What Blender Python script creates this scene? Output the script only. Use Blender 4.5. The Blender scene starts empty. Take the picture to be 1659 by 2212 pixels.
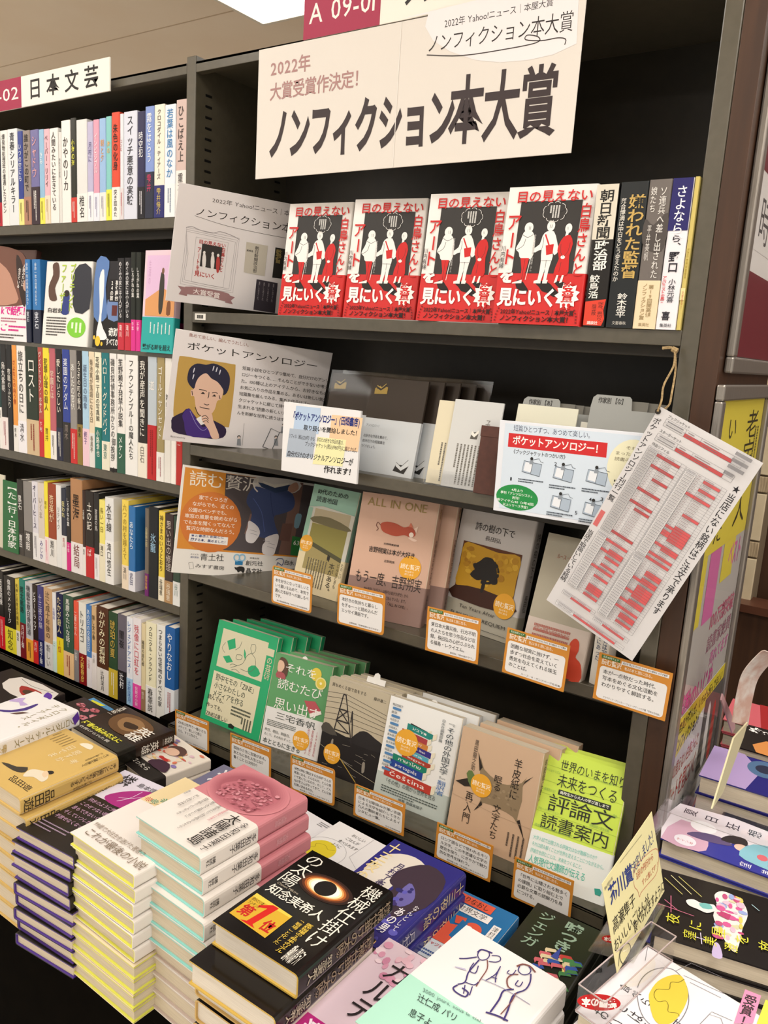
import bpy, math, random
import numpy as np
from mathutils import Vector, Matrix, Euler
from mathutils.geometry import tessellate_polygon
random.seed(7)
C = bpy.context.scene.collection
scn = bpy.context.scene
# ---------------------------------------------------------------- camera
CAM = Vector((1.204, -1.2656, 1.3948)); EUL = Euler((1.3733, -.062, .6003)); FPX = 1753.86
cd = bpy.data.cameras.new('camera'); cam = bpy.data.objects.new('camera', cd); C.objects.link(cam)
cam.location = CAM; cam.rotation_euler = EUL
cd.sensor_fit = 'VERTICAL'; cd.sensor_height = 36; cd.lens = FPX/2212*36; cd.clip_start = .02
scn.camera = cam
# ---------------------------------------------------------------- world, exposure, lamps
w = bpy.data.worlds.new('world'); scn.world = w; w.use_nodes = True
w.node_tree.nodes['Background'].inputs[0].default_value = (1, .95, .88, 1)
w.node_tree.nodes['Background'].inputs[1].default_value = .95
scn.view_settings.view_transform = 'Standard'; scn.view_settings.look = 'None'
scn.view_settings.exposure = -.35; scn.cycles.transparent_max_bounces = 48; scn.view_settings.gamma = 1; scn.view_settings.use_curve_mapping = False
CEIL = 2.6
PANELS = [(-.57, .95, 1.2, .6), (1.6, .95, 1.2, .6), (-.57, -.95, 1.2, .6), (1.6, -.95, 1.2, .6), (-.57, -2.85, 1.2, .6), (1.6, -2.85, 1.2, .6), (3.77, -.95, 1.2, .6), (3.77, -2.85, 1.2, .6), (-2.74, -2.85, 1.2, .6), (-2.74, -.95, 1.2, .6), (3.77, .95, 1.2, .6)]  # the last four panels are unseen, added to lighten floor and ceiling
POW = 17
def ceiling_lamp_light(x, y, sx, sy):
    l = bpy.data.lights.new('panel_light', 'AREA'); l.shape = 'RECTANGLE'; l.size = sx; l.size_y = sy
    l.energy = POW*(.8 if x < 1 else 1.25); l.color = (1, .955, .9)
    o = bpy.data.objects.new('panel_light', l); C.objects.link(o); o.location = (x, y, CEIL-.03)
    return o
# ---------------------------------------------------------------- pixel -> point on a real plane
RM = EUL.to_matrix()
def ray(px, py): return RM @ Vector(((px-829.5)/FPX, -(py-1106)/FPX, -1))
def at(px, py, axis, val):
    d = ray(px, py); return CAM + d*((val-CAM[axis])/d[axis])
def proj(P):
    c = RM.transposed() @ (Vector(P)-CAM); return 829.5-FPX*c.x/c.z, 1106+FPX*c.y/c.z
def xat(px, y, z):
    a, b = -3., 3.
    for _ in range(50):
        m = (a+b)/2
        c = RM.transposed() @ (Vector((m, y, z))-CAM)
        if c.z > -.05 or 829.5-FPX*c.x/c.z > px: b = m
        else: a = m
    return (a+b)/2
def zat(x, y, py):
    a, b = -1., 3.
    for _ in range(40):
        m = (a+b)/2
        if proj((x, y, m))[1] > py: a = m
        else: b = m
    return (a+b)/2
def frame(O, U, V):
    U = U.normalized(); V = (V-U*V.dot(U)).normalized(); N = U.cross(V)
    m = Matrix((U, V, N)).transposed().to_4x4(); m.translation = O; return m
# ---------------------------------------------------------------- materials
def lin(h):
    if isinstance(h, str):
        h = h.lstrip('#'); h = h if len(h) == 6 else ''.join(q*2 for q in h); c = [int(h[i:i+2], 16)/255 for i in (0, 2, 4)]
        return tuple(x/12.92 if x <= .04045 else ((x+.055)/1.055)**2.4 for x in c)
    return h
MC = {}
def M(h, rough=.55, metal=0, spec=.4):
    k = (h, rough, metal)
    if k in MC: return MC[k]
    m = bpy.data.materials.new('paint_'+str(h).strip('#')); m.use_nodes = True
    b = m.node_tree.nodes['Principled BSDF']; c = lin(h)
    b.inputs['Base Color'].default_value = (*c, 1); b.inputs['Roughness'].default_value = rough
    b.inputs['Metallic'].default_value = metal; b.inputs['Specular IOR Level'].default_value = spec
    m.diffuse_color = (*c, 1); MC[k] = m; return m
def noisy(name, h1, h2, scale, rough=.5, bump=.02, stretch=(1, 1, 1), metal=0, detail=4, spec=.5):
    m = bpy.data.materials.new(name); m.use_nodes = True; n = m.node_tree.nodes; l = m.node_tree.links
    b = n['Principled BSDF']; tc = n.new('ShaderNodeTexCoord'); mp = n.new('ShaderNodeMapping'); mp.inputs['Scale'].default_value = stretch
    t = n.new('ShaderNodeTexNoise'); t.inputs['Scale'].default_value = scale; t.inputs['Detail'].default_value = detail
    r = n.new('ShaderNodeValToRGB'); r.color_ramp.elements[0].position = .35; r.color_ramp.elements[1].position = .65
    r.color_ramp.elements[0].color = (*lin(h1), 1); r.color_ramp.elements[1].color = (*lin(h2), 1)
    l.new(tc.outputs['Object'], mp.inputs[0]); l.new(mp.outputs[0], t.inputs[0]); l.new(t.outputs[0], r.inputs[0]); l.new(r.outputs[0], b.inputs['Base Color'])
    if bump:
        bp = n.new('ShaderNodeBump'); bp.inputs['Strength'].default_value = bump; bp.inputs['Distance'].default_value = .002
        l.new(t.outputs[0], bp.inputs['Height']); l.new(bp.outputs[0], b.inputs['Normal'])
    b.inputs['Roughness'].default_value = rough; b.inputs['Metallic'].default_value = metal; b.inputs['Specular IOR Level'].default_value = spec
    return m
def clear(name, fac=.08, tint=(1, 1, 1), rough=.05):
    m = bpy.data.materials.new(name); m.use_nodes = True; n = m.node_tree.nodes; l = m.node_tree.links; n.clear()
    o = n.new('ShaderNodeOutputMaterial'); mx = n.new('ShaderNodeMixShader'); tr = n.new('ShaderNodeBsdfTransparent'); g = n.new('ShaderNodeBsdfGlossy')
    f = n.new('ShaderNodeFresnel'); f.inputs[0].default_value = 1.45; a = n.new('ShaderNodeMath'); a.operation = 'MULTIPLY_ADD'; a.inputs[1].default_value = .45; a.inputs[2].default_value = fac-.01; a.use_clamp = True
    tr.inputs[0].default_value = (*tint, 1); g.inputs['Roughness'].default_value = rough
    l.new(f.outputs[0], a.inputs[0]); l.new(a.outputs[0], mx.inputs[0]); l.new(tr.outputs[0], mx.inputs[1]); l.new(g.outputs[0], mx.inputs[2]); l.new(mx.outputs[0], o.inputs[0])
    return m
def emit(h, s):
    m = bpy.data.materials.new('lamp_diffuser'); m.use_nodes = True; b = m.node_tree.nodes['Principled BSDF']
    b.inputs['Base Color'].default_value = (*lin(h), 1); b.inputs['Emission Color'].default_value = (*lin(h), 1); b.inputs['Emission Strength'].default_value = s
    return m
def pages_mat(h1, h2):
    m = bpy.data.materials.new('page_edges'); m.use_nodes = True; n = m.node_tree.nodes; l = m.node_tree.links
    b = n['Principled BSDF']; tc = n.new('ShaderNodeTexCoord'); mp = n.new('ShaderNodeMapping'); mp.inputs['Scale'].default_value = (6, 6, 1)
    t = n.new('ShaderNodeTexNoise'); t.inputs['Scale'].default_value = 900; t.inputs['Detail'].default_value = 2
    r = n.new('ShaderNodeValToRGB'); r.color_ramp.elements[0].color = (*lin(h1), 1); r.color_ramp.elements[1].color = (*lin(h2), 1)
    mp.inputs['Scale'].default_value = (.02, .02, 1)
    l.new(tc.outputs['Object'], mp.inputs[0]); l.new(mp.outputs[0], t.inputs[0]); l.new(t.outputs[0], r.inputs[0]); l.new(r.outputs[0], b.inputs['Base Color'])
    b.inputs['Roughness'].default_value = .8; return m
# ---------------------------------------------------------------- mesh collecting
class MB:
    def __init__(s): s.v = []; s.f = []; s.mi = []; s.ms = []
    def mat(s, m):
        if m not in s.ms: s.ms.append(m)
        return s.ms.index(m)
    def add(s, vs, fs, m):
        b = len(s.v); s.v += [tuple(q) for q in vs]; i = s.mat(m)
        s.f += [tuple(b+k for k in f) for f in fs]; s.mi += [i]*len(fs); return s
    def box(s, a, b, m, M4=None):
        x0, y0, z0 = a; x1, y1, z1 = b
        vs = [(x0,y0,z0),(x1,y0,z0),(x1,y1,z0),(x0,y1,z0),(x0,y0,z1),(x1,y0,z1),(x1,y1,z1),(x0,y1,z1)]
        if M4 is not None: vs = [M4 @ Vector(q) for q in vs]
        return s.add(vs, [(0,3,2,1),(4,5,6,7),(0,1,5,4),(1,2,6,5),(2,3,7,6),(3,0,4,7)], m)
    def prism(s, pts, z0, z1, m, M4=None):
        n = len(pts); vs = [(x, y, z0) for x, y in pts]+[(x, y, z1) for x, y in pts]
        tr = tessellate_polygon([[Vector((x, y, 0)) for x, y in pts]])
        fs = [(i, (i+1) % n, n+(i+1) % n, n+i) for i in range(n)]+[tuple(n+k for k in t) for t in tr]+[tuple(reversed(t)) for t in tr]
        if M4 is not None: vs = [M4 @ Vector(q) for q in vs]
        return s.add(vs, fs, m)
    def tube(s, pts, r, m, n=8):
        pts = [Vector(q) for q in pts]; vs = []; fs = []
        for i, q in enumerate(pts):
            d = (pts[min(i+1, len(pts)-1)]-pts[max(i-1, 0)]).normalized(); a = d.orthogonal().normalized() if i == 0 else (a-d*a.dot(d)).normalized()
            b = d.cross(a); rr = r[i] if isinstance(r, (list, tuple)) else r
            vs += [q+(a*math.cos(t*2*math.pi/n)+b*math.sin(t*2*math.pi/n))*rr for t in range(n)]
        for i in range(len(pts)-1): fs += [(i*n+t, i*n+(t+1) % n, (i+1)*n+(t+1) % n, (i+1)*n+t) for t in range(n)]
        fs += [tuple(range(n-1, -1, -1)), tuple((len(pts)-1)*n+t for t in range(n))]
        return s.add(vs, fs, m)
    def build(s, name, parent=None, bevel=0):
        me = bpy.data.meshes.new(name); me.from_pydata(s.v, [], s.f)
        for m in s.ms: me.materials.append(m)
        if len(s.ms) > 1: me.polygons.foreach_set('material_index', s.mi)
        me.update(); o = bpy.data.objects.new(name, me); C.objects.link(o)
        if parent: o.parent = parent
        if bevel:
            b = o.modifiers.new('b', 'BEVEL'); b.width = bevel; b.segments = 2; b.limit_method = 'ANGLE'
        return o
def tag(o, label, cat=None, group=None, kind=None):
    if label: o['label'] = label
    if cat: o['category'] = cat
    if group: o['group'] = group
    if kind: o['kind'] = kind
    return o
def thing(name, label, cat, mat=None, group=None):
    o = bpy.data.objects.new(name, None); C.objects.link(o); o.empty_display_size = .02
    if mat is not None: o.matrix_world = mat
    return tag(o, label, cat, group)
def struct(name, mb, **k):
    o = mb.build(name, **k); o['kind'] = 'structure'; return o
# ---------------------------------------------------------------- glyphs
GL = {}
def need(chars, bold):
    new = [c for c in dict.fromkeys(chars) if (c, bold) not in GL and not c.isspace()]
    if not new: return
    obs = []
    for c in new:
        cu = bpy.data.curves.new('g', 'FONT'); cu.body = c; cu.resolution_u = 2; cu.fill_mode = 'FRONT'; cu.offset = bold
        o = bpy.data.objects.new('g', cu); C.objects.link(o); obs.append(o)
    dg = bpy.context.evaluated_depsgraph_get(); dg.update()
    for c, o in zip(new, obs):
        me = o.evaluated_get(dg).to_mesh()
        if me is None or not len(me.vertices): GL[(c, bold)] = ([], [], 0, .3, 0, 1)
        else:
            v = [(q.co.x, q.co.y) for q in me.vertices]; f = [tuple(q.vertices) for q in me.polygons]
            xs = [q[0] for q in v]; ys = [q[1] for q in v]
            GL[(c, bold)] = (v, f, min(xs), max(xs), min(ys), max(ys))
        o.evaluated_get(dg).to_mesh_clear()
    for o in obs:
        cu = o.data; bpy.data.objects.remove(o); bpy.data.curves.remove(cu)
need('国', 0.); EM = (GL[('国', 0.)][3]-GL[('国', 0.)][2])/.86; EB = GL[('国', 0.)][4]-.07*EM
# collect every character the script writes in one go, so that the text system is evaluated a few times only
class Item:
    """a flat print surface: matrix m (origin bottom left, x right, y up, z out), size w x h; u,v in percent, v from the top"""
    def __init__(s, m, w, h, eps=.0003, root=None):
        s.m = m; s.w = w; s.h = h; s.e = eps; s.root = root; s.inv = m.inverted(); s.t = MB(); s.a = MB()
    def z(s, ox, oy, sc): s.zz = (ox, oy, sc); return s
    def P(s, x, y):
        ox, oy, sc = getattr(s, 'zz', (0, 0, 1)); d = ray(ox+x/sc, oy+y/sc)
        q = s.inv @ CAM; dd = s.inv.to_3x3() @ d; k = -q.z/dd.z; r = q+dd*k
        return r.x/s.w*100, (1-r.y/s.h)*100
    def L(s, u, v): return (u*s.w/100, (1-v/100)*s.h)
    def up(s): s.e += .00002; return s.e
    def poly(s, pts, c, px=False, sm=0, lay='a'):
        if px: pts = [s.P(*q) for q in pts]
        if sm: pts = smooth(pts, sm)
        pts = [s.L(*q) for q in pts]; e = s.up()
        tr = tessellate_polygon([[Vector((x, y, 0)) for x, y in pts]])
        if not tr: return
        out = []
        for t in tr:
            a, b, d = [pts[i] for i in t]
            if (b[0]-a[0])*(d[1]-a[1])-(b[1]-a[1])*(d[0]-a[0]) < 0: t = (t[0], t[2], t[1])
            out.append(t)
        getattr(s, lay).add([(x, y, e) for x, y in pts], out, M(c) if not hasattr(c, 'name') else c)
    def rect(s, u0, v0, u1, v1, c, r=0):
        if not r: return s.poly([(u0, v0), (u1, v0), (u1, v1), (u0, v1)], c)
        ry = r*s.w/s.h; pts = []
        for cx, cy, a0 in ((u1-r, v0+ry, -90), (u1-r, v1-ry, 0), (u0+r, v1-ry, 90), (u0+r, v0+ry, 180)):
            for k in range(5):
                a = math.radians(a0+k*22.5); pts.append((cx+r*math.cos(a), cy+ry*math.sin(a)))
        s.poly(pts, c)
    def ell(s, u, v, ru, rv, c, n=28, a0=0, a1=360):
        s.poly([(u+ru*math.cos(math.radians(a0+(a1-a0)*k/n)), v+rv*math.sin(math.radians(a0+(a1-a0)*k/n))) for k in range(n)], c)
    def stroke(s, pts, wd, c, px=False, sm=0, close=False):
        if px: pts = [s.P(*q) for q in pts]
        if sm: pts = smooth(pts, sm, close)
        elif close: pts = list(pts)+[pts[0]]
        q = [Vector(s.L(*p)) for p in pts]; r = wd*s.w/200; e = s.up(); vs = []; n = len(q)
        for i in range(n):
            d = q[min(i+1, n-1)]-q[max(i-1, 0)]
            if close and i in (0, n-1): d = q[1]-q[n-2]
            d = d.normalized() if d.length > 1e-9 else Vector((1, 0)); nn = Vector((-d.y, d.x))*r
            vs += [(*(q[i]+nn), e), (*(q[i]-nn), e)]
        s.a.add(vs, [(2*i+1, 2*i+3, 2*i+2, 2*i) for i in range(n-1)], M(c))
    def ring(s, u, v, ru, rv, wd, c, n=28):
        s.stroke([(u+ru*math.cos(2*math.pi*k/n), v+rv*math.sin(2*math.pi*k/n)) for k in range(n)], wd, c, close=True)
    def T(s, txt, u0, v0, u1, v1, c='#1a1614', b=0., vert=False, rot=0, sk=0., quad=None):
        """text fitted to the box; vert = vertical writing; quad = four corners tl,tr,br,bl in u,v"""
        need(txt, b); e = s.up(); items = []
        if vert:
            y = 0
            for ch in txt:
                if ch == ' ': y -= .5; continue
                v, f, a0, a1, b0, b1 = GL[(ch, b)]
                cx = (a0+a1)/2; cy = (b0+b1)/2
                if ch in 'ー―—…〜|（）「」『』【】()': items.append((v, f, lambda x, q, cx=cx, cy=cy, y=y: (.5+(q-cy)/EM, y-.5-(x-cx)/EM)))
                elif ch in '、。': items.append((v, f, lambda x, q, y=y, a0=a0, b0=b0: (.68+(x-a0)/EM, y-.3+(q-b0)/EM)))
                else: items.append((v, f, lambda x, q, y=y, cx=cx: (.5+(x-cx)/EM, y-1+(q-EB)/EM)))
                y -= 1
            W, H, y0 = 1., -y, y
        else:
            x0 = 0
            for ch in txt:
                if ch == ' ': x0 += .35; continue
                v, f, a0, a1, b0, b1 = GL[(ch, b)]
                if ord(ch) > 0x2E80: items.append((v, f, lambda x, q, x0=x0: (x0+.07+(x-GL[('国', 0.)][2])/EM, (q-EB)/EM))); x0 += 1
                else: items.append((v, f, lambda x, q, x0=x0, a0=a0: (x0+.05+(x-a0)/EM, (q-EB)/EM))); x0 += (a1-a0)/EM+.1
            W, H, y0 = x0, 1., 0.
        if W <= 0 or H <= 0: return
        mt = M(c)
        for v, f, fn in items:
            vs = []
            for x, q in v:
                X, Y = fn(x, q); X /= W; Y = (Y-y0)/H
                if rot == 90: X, Y = 1-Y, X          # text turned anticlockwise... its top to the left
                if rot == 270: X, Y = Y, 1-X
                if rot == 180: X, Y = 1-X, 1-Y
                X += sk*(Y-.5)
                if quad:
                    (ax, ay), (bx, by), (cx, cy), (dx, dy) = quad
                    uu = (1-Y)*((1-X)*dx+X*cx)+Y*((1-X)*ax+X*bx); vv = (1-Y)*((1-X)*dy+X*cy)+Y*((1-X)*ay+X*by)
                else: uu = u0+(u1-u0)*X; vv = v1+(v0-v1)*Y
                vs.append((*s.L(uu, vv), e))
            s.t.add(vs, f, mt)
    def Q(s, txt, tl, tr, br, bl, c='#1a1614', b=0., vert=False, rot=0):
        """text on four pixel corners of the present zoom"""
        s.T(txt, 0, 0, 1, 1, c, b, vert, rot, quad=[s.P(*tl), s.P(*tr), s.P(*br), s.P(*bl)])
    def fine(s, u0, v0, u1, v1, n, c='#4a4644', vert=False, fill=.5, last=.6):
        """rows of print too small to read"""
        e = s.up(); m = M(c); vs = []; fs = []
        for i in range(n):
            a = 0; end = last if i == n-1 else 1
            while a < end:
                l = random.uniform(.02, .05); g = .012
                p0, p1 = a, min(a+l, end)
                if vert:
                    x1 = u1-(u1-u0)*(i+.5-fill/2)/n; x0 = u1-(u1-u0)*(i+.5+fill/2)/n; y0 = v0+(v1-v0)*p0; y1 = v0+(v1-v0)*p1
                else:
                    x0 = u0+(u1-u0)*p0; x1 = u0+(u1-u0)*p1; y0 = v0+(v1-v0)*(i+.5-fill/2)/n; y1 = v0+(v1-v0)*(i+.5+fill/2)/n
                k = len(vs); vs += [(*s.L(x0, y1), e), (*s.L(x1, y1), e), (*s.L(x1, y0), e), (*s.L(x0, y0), e)]; fs.append((k, k+1, k+2, k+3)); a += l+g
        s.t.add(vs, fs, m)
    def done(s, an='printed_picture', tn='lettering'):
        rel = None
        for mb, nm in ((s.a, an), (s.t, tn)):
            if mb.v:
                o = mb.build(nm, s.root); o['kind'] = 'stuff'
                if s.root is not None: o.matrix_local = s.rel if hasattr(s, 'rel') else Matrix()
                else: o.matrix_world = s.m
        return s
def smooth(pts, k=4, closed=True):
    out = []; n = len(pts); rng = n if closed else n-1
    for i in range(rng):
        p = [pts[(i+j) % n] if closed else pts[min(max(i+j, 0), n-1)] for j in (-1, 0, 1, 2)]
        for t in range(k):
            t /= k
            out.append(tuple(.5*(2*p[1][d]+(-p[0][d]+p[2][d])*t+(2*p[0][d]-5*p[1][d]+4*p[2][d]-p[3][d])*t*t+(-p[0][d]+3*p[1][d]-3*p[2][d]+p[3][d])*t**3) for d in (0, 1)))
    if not closed: out.append(tuple(pts[-1]))
    return out
# ---------------------------------------------------------------- books
PG = pages_mat('#b9ab94', '#e6dac4'); PGW = pages_mat('#c9c0b2', '#efe8dc')
def chain(w, t, ct, r, side):
    """outer and inner outline of a wrapped cover, x from fore edge 0 to spine w, z from 0 down to -t"""
    out = [(0, 0)]; inn = [(0, -ct)]
    for cx, cz, a0 in ((w-r, -r, 90), (w-r, -t+r, 0)):
        for k in range(4):
            a = math.radians(a0-30*k); out.append((cx+r*math.cos(a), cz+r*math.sin(a)))
            ri = max(r-ct, .0002); inn.append((min(cx+ri*math.cos(a), w-ct), cz+ri*math.sin(a)))
    out.append((0, -t)); inn.append((0, -t+ct))
    if side == 'L': out = [(w-x, z) for x, z in out]; inn = [(w-x, z) for x, z in inn]
    return out, inn
def wrap(name, w, h, t, ct, r, side, y0, y1, m, parent, mi=None, grow=0):
    o, i = chain(w+0, t, ct, r, side)
    if grow:
        cx = w/2; o = [(x+(grow if x > cx else -grow) if (side == 'R') == (x > cx) else x, z+(grow if z > -t/2 else -grow)) for x, z in o]
    n = len(o); vs = [(x, y0, z) for x, z in o]+[(x, y0, z) for x, z in i]+[(x, y1, z) for x, z in o]+[(x, y1, z) for x, z in i]
    fo = []; fi = []
    for k in range(n-1):
        fo.append((k, k+1, 2*n+k+1, 2*n+k)); fi.append((n+k+1, n+k, 3*n+k, 3*n+k+1))
        fi += [(k+1, k, n+k, n+k+1), (2*n+k, 2*n+k+1, 3*n+k+1, 3*n+k)]
    fi += [(0, 2*n, 3*n, n), (n-1, 2*n-1, 4*n-1, 3*n-1)]
    if side == 'R': fo = [tuple(reversed(f)) for f in fo]; fi = [tuple(reversed(f)) for f in fi]
    mb = MB(); mb.add(vs, fo, m); b = len(mb.v)
    mb.f += fi; mb.mi += [mb.mat(mi or m)]*len(fi)
    return mb.build(name, parent)
def book(m, w, h, t, label, cover, side='R', band=None, bandh=0, inner=None, name='book', group=None, hard=True, pages=None, rough=.35, r=None, cat='book'):
    """front cover at z=0 of matrix m, spine on side R or L, thickness t behind"""
    root = thing(name, label, cat, m, group)
    ct = .0022 if hard else .0008; ins = .003 if hard else .0003; r = r or min(.004, t*.3)
    wrap('cover', w, h, t, ct, r, side, 0, h, M(cover, rough), root, M(inner, rough) if inner else None)
    pb = MB(); x0, x1 = (ins, w-ct) if side == 'R' else (ct, w-ins)
    pb.box((x0, ins, -t+ct), (x1, h-ins, -ct), pages or PG); pb.build('page_block', root)
    if band: wrap('paper_band', w, h, t, .0004, r, side, -.0003, bandh*h, M(band, rough), root, grow=.0005)
    it = Item(m, w, h, .0009 if band else .0003, root); it.t0 = t; it.side = side
    return it
def spine_of(it, e=None):
    w, t = it.w, it.t0
    if it.side == 'R': rel = frame(Vector((w, 0, 0)), Vector((0, 0, -1)), Vector((0, 1, 0)))
    else: rel = frame(Vector((0, 0, -t)), Vector((0, 0, 1)), Vector((0, 1, 0)))
    s = Item(it.m @ rel, t, it.h, .0008, it.root); s.rel = rel; return s
def copy_thing(src, mat, label, group=None, skip=()):
    c = src.copy(); C.objects.link(c); c.matrix_world = mat; c['label'] = label
    if group: c['group'] = group
    for ch in list(src.children):
        if ch.name.split('.')[0] in skip: continue
        d = ch.copy(); C.objects.link(d); d.parent = c
        for g in list(ch.children):
            k = g.copy(); C.objects.link(k); k.parent = d
    return c
def stand(BL, BR, TL, z, hfix=None, tmin=.02, tmax=.45):
    """upright front cover: bottom corners on the plane z, leaning back as the top left corner shows"""
    a = at(*BL, 2, z); b = at(*BR, 2, z); U = (b-a).normalized(); d = ray(*TL); k = (a-CAM).dot(U)/d.dot(U); P = CAM+d*k; V = P-a
    tilt = math.atan2(-V.dot(U.cross(Vector((0, 0, 1)))), V.z); tilt = min(max(tilt, tmin), tmax)
    N0 = U.cross(Vector((0, 0, 1))); Vd = Vector((0, 0, 1))*math.cos(tilt)-N0*math.sin(tilt)
    h = hfix or V.length
    return frame(a, U, Vd), (b-a).length, h
def flat(BL, BR, TR, z, w=None):
    a = at(*BL, 2, z); b = at(*BR, 2, z); c = at(*TR, 2, z)
    U = (b-a).normalized(); V = c-b; V = V-U*V.dot(U)
    return frame(a, U, V), (b-a).length, V.length
def yplane(TL, TR, BL, y, tilt=0):
    a = at(*BL, 1, y); tl = at(*TL, 1, y); tr = at(*TR, 1, y); U = tr-tl; V = tl-a
    m = frame(a, U, V); return m, U.length, (V-U.normalized()*V.dot(U.normalized())).length
# ================================================================ SETTING
STEEL = noisy('grey_brown_steel', '#4b4639', '#524c3f', 60, .3, .03, spec=.8)
DARKST = noisy('dark_steel_back', '#211c12', '#272117', 40, .5, .03)
WOOD = noisy('dark_red_wood', '#392315', '#452b1a', 9, .45, .04, (6, 6, .5))
ALU = noisy('brushed_aluminium', '#8d8780', '#a09a93', 30, .35, .02, (40, 40, .6), .75)
BLACKP = noisy('black_laminate', '#070503', '#0b0805', 30, .85, .02, spec=.02)
mb = MB(); mb.box((-8, -7, -.3), (8, 8, -.25), noisy('floor_tile', '#e6dfd2', '#efe8dc', 30, .5, .02)); struct('floor', mb)
mb = MB(); CM = noisy('ceiling_paint', '#f0dfca', '#f3e4d1', 3, .9, .01); mb.box((-8, -7, CEIL), (8, 8, CEIL+.05), CM); ce = struct('ceiling', mb)
for i, y in enumerate((1.13, 2.3, -.2)):
    mb = MB(); mb.box((-8, y, CEIL-.0012), (8, y+.006, CEIL+.01), M('#c4ae92')); struct('trim_%d' % (i+1), mb)
WALLM = noisy('wall_paint', '#c4a98b', '#cbb093', 3, .9, .01)
mb = MB(); mb.box((-8, 7.9, -.3), (8, 8, CEIL), WALLM); struct('wall_back', mb)
for i, (x, y, sx, sy) in enumerate(PANELS):
    nm = ['above the crimson shelf sign', 'right of the aisle above the far table', 'above the aisle in front of the left shelf', 'above the aisle in front of the right table', 'behind the viewer on the left', 'behind the viewer on the right', 'at the right beyond the right table', 'added behind the viewer farthest right', 'added behind the viewer farthest left', 'added farthest left above the aisle', 'added farthest right behind the shelves'][i]
    t = thing('ceiling_light', 'white ceiling light panel '+nm, 'light', Matrix.Translation((x, y, CEIL)), 'ceiling light panels')
    m = MB(); m.box((-sx/2, -sy/2, -.012), (sx/2, sy/2, -.004), emit('#fffdf6', 4)); m.build('diffuser', t)
    m = MB()
    for a, b in (((-sx/2-.015, -sy/2-.015), (sx/2+.015, -sy/2)), ((-sx/2-.015, sy/2), (sx/2+.015, sy/2+.015)), ((-sx/2-.015, -sy/2), (-sx/2, sy/2)), ((sx/2, -sy/2), (sx/2+.015, sy/2))): m.box((*a, -.014), (*b, 0), M('#e8e0d2'))
    m.build('frame', t); l = ceiling_lamp_light(x, y, sx, sy); l.parent = t; l.location = (0, 0, -.03)
# dark wood wall with a tiled column far behind the shelf end
t = MB(); t.box((.2, 1.62, -.25), (3.5, 1.7, 2.6), WOOD); struct('wall_rear', t)
def tile_column():
    col = MB(); col.box((.5, 1.5, .66), (.80, 1.61, 2.3), M('#7a6a55')); c = struct('wall_column', col)
    TM = noisy('cream_tile', '#c9b898', '#d2c2a4', 20, .5, .02); TS = noisy('ribbed_tile', '#8f7c60', '#c2ad8c', 40, .6, .4, (6, 6, .4))
    z = .665; k = 0; meshes = {}
    while z < 2.25:
        h = (.155, .055)[k % 2]
        if k % 2 not in meshes:
            m = MB(); m.box((.5, -.012, 0), (.8, 0, h-.006), TS if k % 2 else TM); o = m.build('tile', c, bevel=.002); meshes[k % 2] = o
        else: o = meshes[k % 2].copy(); C.objects.link(o)
        o.parent = c; o.location = (0, 1.5, z); z += h; k += 1
tile_column()
m = MB(); m.box((.62, 1.44, -.25), (3.4, 1.52, .66), WOOD); m.box((.60, 1.42, .655), (3.42, 1.54, .68), noisy('wall_cap', '#4a2a1c', '#553222', 9, .4, .02)); struct('wall_low', m)

# ================================================================ BOOKCASES
XL0, XL1, XR0, XR1 = -.2025, -.175, .87, .8962
ZT, ZTB = 1.9523, 1.9313
SH = {'A': 1.45, 'B': 1.158, 'C': .866, 'L1': 1.649, 'L2': 1.3557, 'L3': 1.0604, 'L4': .77}
ZU = .533
def shelf_piece(x0, x1, z, par, th=.023):
    m = MB(); m.box((x0, 0, z-th), (x1, .018, z), STEEL); m.box((x0, .002, z-.005), (x1, .3, z-.0004), STEEL); m.box((x0, .035, z-.04), (x1, .05, z-.005), DARKST)
    return m.build('shelf', par, bevel=.0012)
def post(x0, x1, par, y1=.3, z0=-.25):
    m = MB(); m.box((x0, 0, z0), (x1, y1, ZT+.012), STEEL); return m.build('upright_post', par, bevel=.002)
def slots(x, sgn, par):
    m = MB(); z = .56
    while z < 1.9:
        for y in (.028, .25): m.box((x-.0006, y, z), (x+.0006*1, y+.018, z+.0045), M('#060504'))
        z += .0215
    o = m.build('slot_holes', par); o['kind'] = 'stuff'
bc = thing('bookcase', 'grey brown steel bookcase in the middle with face-out books and the big white banner sign', 'bookcase', Matrix())
post(XL0, XL1, bc); post(XR0, XR1, bc); slots(XL1+.0005, 1, bc); slots(XR0-.0005, 1, bc)
m = MB(); m.box((XL1, .29, .5), (XR0, .3, 1.945), DARKST); m.build('back_panel', bc)
m = MB(); m.box((XL1, 0, ZTB), (XR0, .018, ZT), STEEL); m.box((XL1, 0, ZT-.006), (XR0, .3, ZT), STEEL); m.build('top_rail', bc, bevel=.001)
for k in 'ABC': shelf_piece(XL1, XR0, SH[k], bc)
m = MB(); m.box((XL1-.03, -.055, -.25), (XR1-.01, .3, .508), BLACKP); m.build('base_cabinet', bc)
m = MB(); m.box((-.125, -.1, .5098), (.893, -.094, ZU), STEEL); m.box((-.125, -.1, ZU-.004), (.893, .29, ZU), noisy('glossy_shelf_liner', '#4a4639', '#504c3f', 40, .16, .01)); m.build('bottom_shelf', bc, bevel=.0012)
m = MB(); m.box((XR1+.0005, 0.001, -.25), (.928, .42, 2.3), WOOD); m.build('wooden_end_panel', bc, bevel=.001)
m = MB(); m.box((-.165, -.0012, 1.433), (-.132, -.0004, 1.4465), M('#e6e2da')); lb = m.build('barcode_label', bc)
m = MB()
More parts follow.
